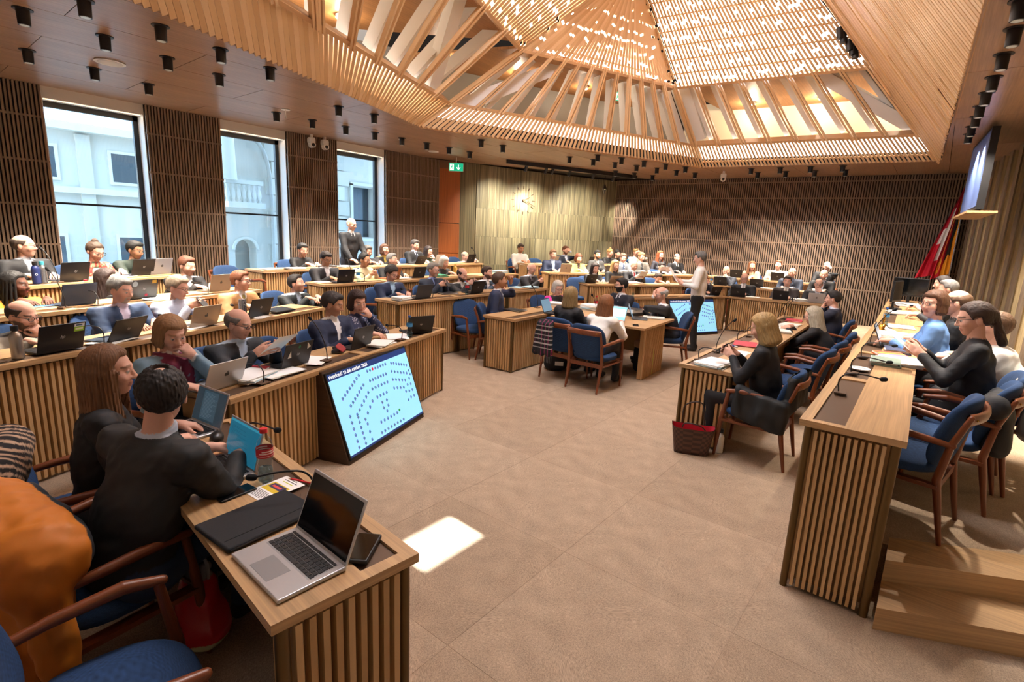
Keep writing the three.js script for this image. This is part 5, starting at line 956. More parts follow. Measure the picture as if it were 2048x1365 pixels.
function laptop(x, y, z, psi, kind, ang, label, W = 0.31, Dp = 0.215, o = {}) {
  const base = kind.startsWith('stick') ? 'black' : kind, m = LAPMAT[base], g = thing('laptop', label, 'laptop', [x, y, z], rad(psi), 'laptops on the desks');
  part(g, 'base', rb(W, 0.015, Dp, 0.005, 0, 0.0085, -Dp / 2), m);
  if (!o.keys) part(g, 'keyboard', bx(W * 0.86, 0.002, Dp * 0.45, 0, 0.0165, -Dp * 0.36), keyMat);
  if (!o.keys) part(g, 'trackpad', bx(W * 0.32, 0.001, Dp * 0.26, 0, 0.0165, -Dp * 0.80), base === 'black' ? scrOff : m);
  const lid = new THREE.Group(); lid.name = 'lid'; lid.position.set(0, 0.014, 0); lid.rotation.x = rad(ang) - Math.PI / 2; g.add(lid);
  const H = Dp * 0.97; part(lid, 'lid_shell', rb(W, H, 0.007, 0.003, 0, H / 2, 0), m);
  if (kind !== 'flat') part(lid, 'screen', bx(W * 0.95, H * 0.9, 0.001, 0, H / 2, -0.0042), o.screen ?? scrMat);
  if (kind !== 'flat') {
    if (base === 'silver' || base === 'gold') part(lid, 'logo', appleG, std('#5d5b58', 0.3, { metalness: 0.4 }), [0, H / 2, 0.0036]);
    else if (base === 'black') part(lid, 'logo', new THREE.PlaneGeometry(0.045, 0.045), std('#fff', 0.4, { map: hpTex }), [0, H / 2, 0.0037]);
    if (kind === 'stick1') { part(lid, 'sticker', discG, std('#aebfc4', 0.6), [-0.1, H * 0.78, 0.0038], null, [1.8, 1.8, 1]); part(lid, 'sticker', discG, std('#c23a52', 0.6), [0.03, H * 0.15, 0.0038]); part(lid, 'sticker', new THREE.PlaneGeometry(0.05, 0.04), std('#dfae45', 0.6), [0.11, H * 0.86, 0.0038]); }
    if (kind === 'stick2') part(lid, 'sticker', new THREE.PlaneGeometry(0.07, 0.065), std('#fff', 0.6, { map: stickTex }), [0.11, H * 0.8, 0.0038]);
    if (kind === 'stick3') { const tri = new THREE.Shape([[-0.02, -0.03], [0.02, -0.03], [0, 0.035]].map((q) => new THREE.Vector2(...q))); const tg = new THREE.ShapeGeometry(tri); part(lid, 'sticker', tg, std('#e6e2d8', 0.6), [-0.09, H * 0.55, 0.0038]); part(lid, 'sticker', tg, std('#e6e2d8', 0.6), [0.1, H * 0.8, 0.0038], [0, 0, 0.5]); part(lid, 'sticker', discG, std('#1f7a53', 0.6), [0.0, H * 0.82, 0.0038], null, [0.8, 0.8, 1]); }
  }
  if (o.keys) {
    const kg = bx(1, 1, 1), kw = W * 0.86 / 14.2;
    for (let r = 0; r < 6; r++) { const cols = r === 5 ? [[0, 1], [1, 1], [2, 1], [3, 1.2], [4.2, 5], [9.2, 1.2], [10.4, 1], [11.4, 1], [12.4, 1], [13.4, 0.8]] : Array.from({ length: 14 }, (_, i) => [i + (r % 2) * 0.1, 1]); for (const [c, w] of cols) part(g, 'key', kg, keyMat, [W * 0.43 - (c + w / 2) * kw, 0.0172, -Dp * 0.10 - r * Dp * 0.073], null, [w * kw - 0.0025, 0.003, r === 0 ? Dp * 0.04 : Dp * 0.062]); }
    part(g, 'trackpad', rb(W * 0.36, 0.001, Dp * 0.34, 0.0004, 0, 0.0162, -Dp * 0.76), std(o.pad ?? '#8c8e90', 0.35, { metalness: 0.4 }));
    part(g, 'key_well', bx(W * 0.87, 0.0006, Dp * 0.46, 0, 0.0158, -Dp * 0.30), std(o.well ?? '#a7a8aa', 0.4, { metalness: 0.4 }));
  }
  return g;
}
for (const [x, y, z, psi, kind, ang, label] of LAPTOPS) {
  const k = nearRow(y, x, z), [px, pz] = onDesk(k, x, z, 0.12, 0.24); laptop(px, y, pz, psi, kind, ang, label);
}
{
  const docTex = canvasTex(256, 160, (c) => { c.fillStyle = '#1d5f78'; c.fillRect(0, 0, 256, 160); c.fillStyle = '#2f7f99'; c.fillRect(0, 0, 256, 10); c.strokeStyle = '#0f4154'; for (let i = 0; i < 24; i++) { c.beginPath(); c.moveTo(16, 22 + i * 5.5); c.lineTo(30 + (i * 53) % 150, 22 + i * 5.5); c.stroke(); } });
  const docTex2 = canvasTex(256, 160, (c) => { c.fillStyle = '#22343f'; c.fillRect(0, 0, 256, 160); c.fillStyle = '#2f4653'; c.fillRect(60, 8, 130, 140); c.fillStyle = '#51697a'; for (let i = 0; i < 20; i++) c.fillRect(72, 18 + i * 6.2, 60 + (i * 37) % 50, 1.5); });
  const sm = (t, k) => std('#ffffff', 0.15, { map: t, emissive: '#ffffff', emissiveMap: t, emissiveIntensity: k });
  laptop(-1.55, 0.77, -0.90, 178, 'silver', 112, 'large silver laptop with a black screen at the near corner of the desk', 0.345, 0.235, { keys: 1, screen: scrOff, pad: '#9a9b9c' });
  laptop(-2.43, 0.77, -1.01, 180, 'silver', 105, 'grey laptop showing a teal document, beside the soda bottle', 0.32, 0.2, { keys: 1, screen: sm(docTex, 0.75) });
  laptop(-3.05, 0.77, -1.10, 186, 'silver', 108, 'silver laptop with a dark document beside the black mouse', 0.31, 0.21, { keys: 1, screen: sm(docTex2, 0.7) });
  laptop(-3.42, 0.77, -6.62, 180, 'silver', 110, 'silver laptop with a glowing white-blue screen before the woman in white top', 0.31, 0.215, { screen: sm(canvasTex(64, 40, (c) => { c.fillStyle = '#7fd0ea'; c.fillRect(0, 0, 64, 40); c.fillStyle = '#d8f2f8'; c.fillRect(2, 6, 60, 24); }), 1.0) });
}
// ---- microphones on goosenecks. kind 1: tall straight, 2: bent low over
{
  const foam = std('#141416', 0.95), mk = (kind) => { const g = new THREE.Group(); const top = kind === 1 ? [0.0, 0.36, -0.13] : [0.0, 0.13, -0.2];
    part(g, 'base', rb(0.09, 0.012, 0.07, 0.004, 0, 0.006, 0), MAT.tray);
    part(g, 'gooseneck', tube(kind === 1 ? [[0, 0.01, 0.01], [0, 0.1, 0.005], [0, 0.25, -0.05], top] : [[0, 0.01, 0.01], [0, 0.09, 0.015], [0, 0.13, -0.02], [0, 0.14, -0.1], top], 0.0045, 16, 6), MAT.black);
    part(g, 'foam_head', new THREE.CapsuleGeometry(0.014, 0.016, 4, 10).rotateX(kind === 1 ? -0.7 : -1.4).translate(top[0], top[1], top[2] - 0.012), foam); return g; };
  const P = { 0: mk(1), 1: mk(1), 2: mk(2) }, word = { L4: 'last left row', L3: 'third left row', L2: 'second left row', L1b: 'left front desk', L1a: 'nearest desk', M1: 'lowest middle desk', M2: 'second middle desk', M3: 'last middle desk', S: 'side desk', P: 'president desk', C: 'centre table' }, seen = {}, ord = ['first', 'second', 'third', 'fourth', 'fifth', 'sixth', 'seventh'];
  for (const [x, y, z, psi, kind] of MICS) {
    const k = nearRow(y, x, z), [px, pz] = onDesk(k, x, z, 0.1, 0.16, 0.08), n = seen[k] = (seen[k] ?? -1) + 1, m = P[kind].clone();
    m.name = numbered('microphone'); m.position.set(px, y, pz); m.rotation.y = rad(psi + rr(-15, 15)); m.userData = { label: `${kind === 2 ? 'bent' : 'upright'} black gooseneck microphone, ${ord[n]} one listed along the ${word[k] ?? 'far desk'}`.replace('one listed ', ''), category: 'microphone', group: 'gooseneck microphones' }; scene.add(m);
  }
  const extra = P[2].clone(); extra.name = numbered('microphone'); extra.position.set(-1.9, 0.77, -1.06); extra.rotation.y = rad(150); extra.userData = { label: 'bent black gooseneck microphone beside the red pencil on the nearest desk', category: 'microphone', group: 'gooseneck microphones' }; scene.add(extra);
  const e2 = P[2].clone(); e2.name = numbered('microphone'); e2.position.set(-2.62, 0.77, -1.14); e2.rotation.y = rad(-75); e2.userData = { label: 'gooseneck microphone pointing over the front edge behind the teal laptop', category: 'microphone', group: 'gooseneck microphones' }; scene.add(e2);
}
// ---- papers, folders and small things
{
  const C = { white: MAT.paper, stack: MAT.paper, green: std('#3f9a72', 0.6), blue: std('#2f77b5', 0.6), red: std('#b92a3a', 0.6), redcase: std('#8d1f22', 0.7), lightblue: std('#a9cfe0', 0.7), dark: std('#26272b', 0.6), binder: std('#1e1f22', 0.5), redfolder: std('#c23a4c', 0.6), greenpen: std('#1f8f3d', 0.4), bluepen: std('#26419c', 0.4), colour: std('#d97b4a', 0.7), navy: std('#3a4460', 0.6), greengrey: std('#7f8f80', 0.7), phone: MAT.black, pouch: std('#c9c5ba', 0.5) };
  const where = { L4: 'last left row', L3: 'third left row', L2: 'second left row', L1b: 'left front desk', M1: 'lowest middle desk', M2: 'second middle desk', M3: 'last middle row', B0a: 'far front desk', B0b: 'right front desk', B1a: 'second far row', B1b: 'second right row', B2a: 'third far row', B3: 'row under the stone wall', S: 'side desk', P: 'president desk', C: 'centre table' };
  const nm = { white: ['paper_sheets', 'loose white papers', 'papers'], stack: ['paper_stack', 'thick stack of white papers', 'papers'], green: ['folder', 'green folder of papers', 'folder'], blue: ['folder', 'blue flat folder', 'folder'], red: ['tablet_case', 'red tablet case', 'case'], redcase: ['glasses_case', 'open red and black glasses case', 'case'], lightblue: ['folder', 'pale blue folder', 'folder'], dark: ['folder', 'dark folder', 'folder'], binder: ['binder_box', 'black document box', 'box'], redfolder: ['folder', 'red folder', 'folder'], greenpen: ['felt_pen', 'green felt pen', 'pen'], bluepen: ['felt_pen', 'blue felt pen', 'pen'], colour: ['index_folder', 'folder with orange and pink index tabs', 'folder'], navy: ['folder', 'navy blue folder', 'folder'], greengrey: ['book', 'grey-green book', 'book'], phone: ['smartphone', 'black smartphone', 'phone'], pouch: ['snack_pouch', 'pale resealable snack pouch', 'pouch'] }, seen = {};
  const ord = ['', 'second ', 'third ', 'fourth ', 'fifth ', 'sixth '];
  for (const [x, y, z, w, d, h, turn, kind, row] of PAPERS) {
    const [px, pz] = onDesk(row, x, z, 0.16, 0.38, 0.2), [name, what, cat] = nm[kind], key = kind + row, n = seen[key] = (seen[key] ?? -1) + 1;
    const g = thing(name, `${n ? ord[n] + 'lot of ' : ''}${what} on the ${where[row]}`, cat, [px, y + 0.001, pz], rad(turn));
    if (kind === 'pouch') { part(g, 'pouch_body', ellipPad(w, h, d, 0, 4).translate(0, h / 2, 0), C.pouch); part(g, 'print', bx(w * 0.5, h * 0.25, 0.002, 0, h * 0.75, d / 2 * 0.8), std('#5d8a3c', 0.5)); continue; }
    if (/pen/.test(kind)) { part(g, 'barrel', cyl(0.007, 0.007, w, 0, 0, 0, 10).rotateZ(Math.PI / 2).translate(0, 0.007, 0), C[kind]); part(g, 'cap', cyl(0.008, 0.008, 0.04, 0, 0, 0, 10).rotateZ(Math.PI / 2).translate(w / 2 - 0.02, 0.007, 0), MAT.white); continue; }
    if (kind === 'redcase') { part(g, 'case_base', ellipPad(w, d, 0.03, 0, 4).rotateX(-Math.PI / 2).translate(0, 0.015, 0), MAT.black); part(g, 'case_lid', ellipPad(w, d, 0.012, 0, 4).rotateX(-Math.PI / 2 + 0.7).translate(0, 0.045, d * 0.35), C.redcase); continue; }
    if (kind === 'phone') { part(g, 'phone_body', rb(w, 0.008, d, 0.003, 0, 0.004, 0), MAT.black); part(g, 'screen', bx(w * 0.92, 0.001, d * 0.94, 0, 0.0085, 0), scrOff); continue; }
    const layers = kind === 'white' ? Math.max(2, Math.round(h / 0.006)) : kind === 'stack' ? 6 : 2;
    for (let i = 0; i < layers; i++) part(g, kind === 'white' || kind === 'stack' ? 'sheet' : i ? 'sheet' : 'cover', UNIT, i === 0 && !/white|stack/.test(kind) ? C[kind] : (i % 2 ? MAT.paper : kind === 'stack' && i === 2 ? C.lightblue : MAT.paper2), [rr(-0.012, 0.012), h * (i + 0.5) / layers, rr(-0.012, 0.012)], [0, rr(-0.15, 0.15), 0], [i && !/white|stack/.test(kind) ? w * 0.93 : w, h / layers * 0.96, i && !/white|stack/.test(kind) ? d * 0.93 : d]);
    if (!/white|stack/.test(kind)) part(g, 'cover', UNIT, C[kind], [0, h + 0.001, 0], [0, 0.03, 0], [w, 0.002, d]);
    if (kind === 'colour') for (let i = 0; i < 4; i++) part(g, 'index_tab', UNIT, std(['#e0654a', '#e7b24d', '#d06aa0', '#f0d36b'][i], 0.6), [-w / 2 + 0.05 + i * 0.06, h + 0.003, 0], null, [0.05, 0.002, d * 0.9]);
  }
}
// ---- bottles
{
  const L = (pts, n = 20) => new THREE.LatheGeometry(pts.map(([r, y]) => new THREE.Vector2(r, y)), n);
  const petBody = L([[0, 0.002], [0.026, 0], [0.032, 0.012], [0.03, 0.05], [0.027, 0.075], [0.032, 0.11], [0.033, 0.15], [0.027, 0.178], [0.013, 0.2], [0.0125, 0.214]]), petLabel = L([[0.0334, 0.112], [0.0338, 0.15]]), water = L([[0, 0.004], [0.024, 0.003], [0.030, 0.013], [0.028, 0.05], [0.0255, 0.06], [0, 0.0601]]);
  const waterM = new THREE.MeshPhysicalMaterial({ color: '#dff0f6', roughness: 0.02, transmission: 1, thickness: 0, ior: 1.33 });
  const flask = L([[0, 0], [0.034, 0], [0.036, 0.01], [0.036, 0.15], [0.03, 0.175], [0.018, 0.188], [0.018, 0.2], [0, 0.2]]), cap = cyl(0.0155, 0.015, 0.018, 0, 0.222, 0, 16), cap2 = cyl(0.021, 0.021, 0.035, 0, 0.215, 0, 16);
  const say = { alu: 'brushed aluminium bottle with black cap before the bearded man with scarf', navy: 'navy blue drinking bottle on the last left row', steel: 'steel bottle beside the navy drinking bottle', thermos: 'tall steel vacuum mug before the man in tan blazer', yellow: 'matt yellow drinking bottle on the second middle desk', juice: 'clear bottle with red cap behind the dark blue laptop' };
  const count = {}, wtxt = ['clear water bottle with blue label at the end of the left front desk', 'clear water bottle beside the microphone on the second middle desk', 'clear water bottle in the row under the stone wall', 'clear water bottle on the second right row', 'clear water bottle on the president desk'], ctxt = ['clear soda bottle with red cap on the lowest middle desk', 'clear soda bottle with red cap on the centre table'];
  const pet = (g, label, capc) => { part(g, 'bottle_body', petBody, MAT.glassBottle); part(g, 'label_band', petLabel, label); part(g, 'cap', cap, capc); part(g, 'water', water, waterM); };
  for (const [x, y, z, k] of BOTTLES) {
    const row = nearRow(y, x, z), [px, pz] = onDesk(row, x, z, 0.12, 0.4, 0.06), n = count[k] = (count[k] ?? -1) + 1;
    if (k === 'glass') { const g = thing('drinking_glass', 'small clear drinking glass on the far front desk', 'glass', [px, y, pz]); part(g, 'glass_body', L([[0, 0.004], [0.026, 0.004], [0.033, 0.09], [0.031, 0.09], [0.024, 0.008], [0, 0.008]]), MAT.glassBottle); continue; }
    const g = thing('bottle', say[k] ?? (k === 'water' ? wtxt[n] : ctxt[n]), 'bottle', [px, y, pz]);
    if (k === 'water') pet(g, std('#3f8fc9', 0.5), std('#2b63b5', 0.5)); else if (k === 'cola') pet(g, std('#b8202c', 0.5), std('#c8222c', 0.5)); else if (k === 'juice') pet(g, std('#c9c07a', 0.5), std('#c22f3c', 0.5));
    else if (k === 'thermos') { part(g, 'mug_body', L([[0, 0], [0.037, 0], [0.039, 0.01], [0.039, 0.19], [0.036, 0.195], [0, 0.195]]), MAT.steel); part(g, 'lid', cyl(0.038, 0.034, 0.02, 0, 0.205, 0), MAT.steel); part(g, 'handle', tube([[0.036, 0.16, 0], [0.07, 0.15, 0], [0.07, 0.06, 0], [0.036, 0.05, 0]], 0.006, 16), MAT.black); }
    else { part(g, 'bottle_body', flask, k === 'alu' ? std('#b3aca2', 0.3, { metalness: 0.85 }) : k === 'steel' ? MAT.steel : k === 'navy' ? std('#1d2a5c', 0.4) : std('#d0a94a', 0.5)); part(g, 'cap', cap2, k === 'steel' ? std('#3a97a8', 0.5) : k === 'yellow' ? std('#d7b65c', 0.5) : MAT.black); }
    if (k === 'navy') part(g, 'emblem', new THREE.RingGeometry(0.007, 0.011, 16), MAT.white, [0.0372, 0.1, 0], [0, Math.PI / 2, 0]);
  }
  // on the nearest desk
  const b = thing('bottle', 'clear soda bottle with red cap and red label on the nearest desk', 'bottle', [-2.19, 0.77, -1.02]); b.scale.setScalar(1.08);
  const lt = canvasTex(256, 64, (c) => { c.fillStyle = '#c01f2c'; c.fillRect(0, 0, 256, 64); c.fillStyle = '#f0d6d4'; for (const q of [18, 146]) { c.fillRect(q + 14, 14, 62, 9); c.fillRect(q, 30, 90, 8); } c.fillRect(0, 52, 256, 3); });
  pet(b, std('#ffffff', 0.5, { map: lt }), std('#d3232c', 0.45));
}
{ // the rest of the nearest desk
  const s = thing('laptop_sleeve', 'black zipped laptop sleeve on the nearest desk', 'sleeve', [-1.885, 0.771, -0.845], rad(4));
  part(s, 'sleeve_body', rb(0.25, 0.02, 0.37, 0.009, 0, 0.011, 0, 3), std('#232326', 0.85, { map: weave })); part(s, 'zipper', bx(0.003, 0.004, 0.35, 0.125, 0.012, 0), std('#3a3a3e', 0.4, { metalness: 0.5 })); part(s, 'pocket_seam', bx(0.003, 0.002, 0.34, 0.07, 0.0215, 0), std('#141416', 0.8)); part(s, 'zip_pull', bx(0.03, 0.004, 0.008, 0.1, 0.023, -0.15), MAT.black);
  const l = thing('leaflet', 'white leaflet with a yellow printed picture on the nearest desk', 'leaflet', [-2.09, 0.7708, -1.01], rad(4));
  const t = canvasTex(160, 220, (c) => { c.fillStyle = '#f3f1ec'; c.fillRect(0, 0, 160, 220); c.fillStyle = '#d8b92a'; c.fillRect(14, 70, 132, 74); c.fillStyle = '#3a2b52'; c.fillRect(26, 76, 108, 40); c.fillStyle = '#d94a4a'; c.fillRect(40, 90, 70, 14); c.fillStyle = '#c8c84a'; c.fillRect(40, 40, 80, 6); c.fillStyle = '#3a3a3a'; c.fillRect(30, 24, 100, 5); c.fillRect(50, 10, 60, 4); for (let i = 0; i < 7; i++) c.fillRect(18, 156 + i * 8, 90 + (i * 29) % 34, 3); });
  part(l, 'sheet', new THREE.BoxGeometry(0.14, 0.0008, 0.2), [MAT.paper, MAT.paper, std('#fff', 0.8, { map: t }), MAT.paper, MAT.paper, MAT.paper][2], [0, 0.0005, 0]);
  const ph = thing('smartphone', 'black smartphone lying beside the elbow of the man in charcoal', 'phone', [-2.165, 0.771, -0.875], rad(5)); part(ph, 'phone_body', rb(0.074, 0.009, 0.152, 0.004, 0, 0.0045, 0), MAT.black); part(ph, 'screen', bx(0.068, 0.001, 0.145, 0, 0.0093, 0), scrOff);
  const mo = thing('computer_mouse', 'black computer mouse beside the silver laptop', 'mouse', [-2.83, 0.77, -1.07], rad(60)); part(mo, 'mouse_shell', new THREE.SphereGeometry(1, 20, 12).scale(0.034, 0.034, 0.056).translate(0, 0.008, 0), std('#16181a', 0.35)); part(mo, 'scroll_wheel', cyl(0.008, 0.008, 0.006, 0, 0, 0, 12).rotateZ(Math.PI / 2).translate(0, 0.036, -0.025), MAT.tray);
  const pe = thing('pencil', 'red pencil in the tray of the nearest desk', 'pencil', [-2.04, 0.775, -1.13], rad(20)); part(pe, 'shaft', cyl(0.004, 0.004, 0.17, 0, 0, 0, 6).rotateZ(Math.PI / 2), std('#d0222a', 0.4)); part(pe, 'tip', cyl(0.0005, 0.004, 0.018, 0, 0, 0, 6).rotateZ(-Math.PI / 2).translate(-0.094, 0, 0), std('#d9b98a', 0.6));
  const pn = thing('pen', 'orange pen lying behind the teal-screen laptop', 'pen', [-2.66, 0.775, -0.97], rad(-70)); part(pn, 'barrel', cyl(0.005, 0.005, 0.14, 0, 0, 0, 10).rotateZ(Math.PI / 2), std('#e8622a', 0.4)); part(pn, 'clip', bx(0.04, 0.002, 0.004, 0.045, 0.006, 0), std('#e8622a', 0.4));
  const bk = thing('smartphone', 'black phone in a case behind the large silver laptop', 'phone', [-1.44, 0.765, -1.0], rad(35)); part(bk, 'phone_body', rb(0.09, 0.016, 0.17, 0.006, 0, 0.012, 0), MAT.black); part(bk, 'screen', bx(0.08, 0.001, 0.155, 0, 0.0205, 0), scrOff);
}
// ---- sheets and phones held in hands
{
  const sheet = (label, x, y, z, ry, tilt, w = 0.21, h = 0.297, col = MAT.paper) => { const g = thing('paper_sheet', label, 'paper', [x, y, z], ry); const q = new THREE.PlaneGeometry(w, h, 6, 6), p = q.attributes.position; for (let i = 0; i < p.count; i++) p.setZ(i, 0.25 * p.getX(i) ** 2); q.computeVertexNormals(); const m = part(g, 'sheet', q, std('#efeeea', 0.85, { side: THREE.DoubleSide })); m.rotation.x = tilt; return g; };
  const held = { read: 1, hold: 1, show: 1 };
  for (const p of PEOPLE) if (held[p[8]]) {
    const a = rad(p[4]), f = p[8] === 'read' ? 0.40 : 0.33, y = p[1] + 0.79 + 0.16, x = p[0] + Math.sin(a) * f, z = p[2] + Math.cos(a) * f;
    if (p[8] === 'read') sheet('white sheet held by the ' + short(p[16]), x, y + 0.02, z, a + Math.PI, -0.9);
    else { const g = thing('smartphone', 'phone held by the ' + short(p[16]), 'phone', [x, y, z], a); const b = part(g, 'phone_body', rb(0.072, 0.15, 0.009, 0.004), MAT.black); b.rotation.x = -0.8; part(b, 'screen', bx(0.066, 0.14, 0.001, 0, 0, -0.005), scrOff); }
  }
  const a = rad(-75); sheet('open sheaf of papers held by the standing man in white shirt', -3.24 + Math.sin(a) * 0.42, 1.33, -9.28 + Math.cos(a) * 0.42, a + Math.PI, -0.6, 0.34, 0.3);
}

// ================================================================ big floor screens with the seating plan
const planTex = canvasTex(1024, 600, (c, W, H) => {
  c.fillStyle = '#8fd3ee'; c.fillRect(0, 0, W, H); c.fillStyle = '#1f3569'; c.fillRect(0, 0, W, 46); c.fillRect(0, H - 14, W, 14);
  c.fillStyle = '#ffffff'; c.font = 'bold 34px sans-serif'; c.fillText('Vendredi 15 décembre 2023', 14, 34);
  const seat = (x, y, col) => { if (col) { c.fillStyle = col; c.beginPath(); c.arc(x, y, 12, 0, 7); c.fill(); return; } c.fillStyle = '#3a67a8'; c.beginPath(); c.arc(x, y, 11, 0, 7); c.fill(); c.fillStyle = '#dff2fa'; c.beginPath(); c.arc(x, y, 5, 0, 7); c.fill(); c.fillStyle = '#1d2c4d'; c.fillRect(x - 3, y - 3, 7, 7); c.fillStyle = '#7c6fb5'; c.fillRect(x - 6, y + 10, 12, 5); c.fillStyle = '#3f9a62'; c.fillRect(x + 9, y + 2, 5, 6); };
  const line = (x0, y0, x1, y1, n, skip) => { for (let i = 0; i < n; i++) if (i !== skip) seat(x0 + (x1 - x0) * i / (n - 1), y0 + (y1 - y0) * i / (n - 1)); };
  line(90, 190, 330, 80, 8); line(150, 262, 350, 160, 7); line(190, 340, 380, 228, 6); line(260, 400, 400, 300, 4);
  line(110, 330, 110, 560, 6); line(190, 360, 190, 560, 6); line(270, 440, 270, 560, 3);
  line(440, 74, 690, 74, 8, 2); seat(511, 74, '#c31f3a'); line(440, 150, 660, 150, 7); line(440, 215, 650, 215, 6); line(470, 290, 600, 290, 4); line(510, 345, 575, 345, 2); line(510, 390, 575, 390, 2); seat(542, 425);
  line(770, 85, 980, 150, 7); line(745, 150, 950, 215, 6); line(730, 215, 900, 265, 5); line(715, 285, 850, 315, 4); line(965, 265, 965, 420, 4); line(915, 310, 915, 420, 3); line(865, 355, 865, 430, 2); line(990, 200, 995, 235, 2);
  line(430, 480, 660, 480, 6); seat(700, 470, '#1f8a3d'); line(400, 555, 720, 555, 8);
});
function floorScreen(label, x, z, ry) {
  const g = thing('floor_screen', label, 'screen', [x, 0, z], ry), W = 1.28, H = 0.735, D = 0.37, Dt = 0.12;   // front face leans back
  const sh = new THREE.Shape([[0, 0], [D, 0], [D, H + 0.02], [D - Dt, H + 0.02]].map(([a, b]) => new THREE.Vector2(a, b)));
  const br = std('#5a4534', 0.45, { metalness: 0.25, map: grain });
  part(g, 'housing', uvm(new THREE.ExtrudeGeometry(sh, { depth: W, bevelEnabled: true, bevelSize: 0.004, bevelThickness: 0.004, bevelSegments: 1 }).translate(0, 0, -W / 2).rotateY(Math.PI / 2), 'x'), br);
  const tilt = Math.atan2(D - Dt, H + 0.02), L = Math.hypot(D - Dt, H + 0.02);
  const bez = part(g, 'bezel', bx(W - 0.02, L - 0.05, 0.01, 0, L / 2, 0.006), MAT.black); bez.rotation.x = -tilt; bez.position.set(0, 0.008, 0.004);
  const p = part(bez, 'display', new THREE.PlaneGeometry(W - 0.045, L - 0.085), std('#ffffff', 0.25, { map: planTex, emissive: '#ffffff', emissiveMap: planTex, emissiveIntensity: 0.62 }), [0, L / 2, 0.0125]);
  const l = new THREE.RectAreaLight('#a9dcf2', LIGHT.screen, W - 0.05, L - 0.09); l.name = 'screen_glow'; l.position.set(0, L / 2 * Math.cos(tilt), -L / 2 * Math.sin(tilt) + 0.03); l.lookAt(l.position.clone().add(V(0, Math.sin(tilt), Math.cos(tilt)))); g.add(l);
  return g;
}
{
  const f = (a, b) => { const dx = b[0] - a[0], dz = b[1] - a[1]; return Math.atan2(-dz, dx); };
  const s1 = [[-3.47, -2.31], [-3.91, -3.48]], s2 = [[-3.97, -10.30], [-3.44, -11.45]];
  floorScreen('large tilted floor screen with seating plan beside the left front desk', (s1[0][0] + s1[1][0]) / 2, (s1[0][1] + s1[1][1]) / 2, f(s1[0], s1[1]) );
  floorScreen('tilted floor screen with seating plan behind the standing man in white shirt', (s2[0][0] + s2[1][0]) / 2, (s2[0][1] + s2[1][1]) / 2, f(s2[0], s2[1]));
}
// ================================================================ empty chairs
chair('empty blue armchair turned toward the camera between the desks', -5.55, 0, -5.98, 78);
chair('empty blue armchair in the foreground, its seat cut by the picture edge', -1.74, 0, -0.29, 173);
chair('armchair of the man in charcoal with an orange jacket over its back', -2.48, 0, -0.46, 188);
chair('armchair of the woman in black with a patterned coat over its back', -3.15, 0, -0.53, 165);
chair('empty blue armchair at the left front desk beside the laptop with stickers', -4.55, 0, -2.35, 108);
chair('empty blue armchair in the aisle below the middle window', -8.0, 0.42, -3.5, 110);
chair('empty blue armchair nearest the camera behind the president desk', 0.0, 0.25, -3.98, -100);
chair('blue armchair hung with dark coat, second behind the president desk', 0.22, 0.25, -4.62, -98);
chair('empty blue armchair between the two blonde women at the side desk', -1.02, 0, -6.4, -95);
chair('empty blue armchair beside the white-blonde woman at the side desk', -1.0, 0, -7.15, -95);
chair('empty blue armchair at the far block near the brunette with tablet', -6.3, 0.14, -10.35, 57);
chair('empty blue armchair under the stone wall', -8.75, 0.42, -12.1, 71);

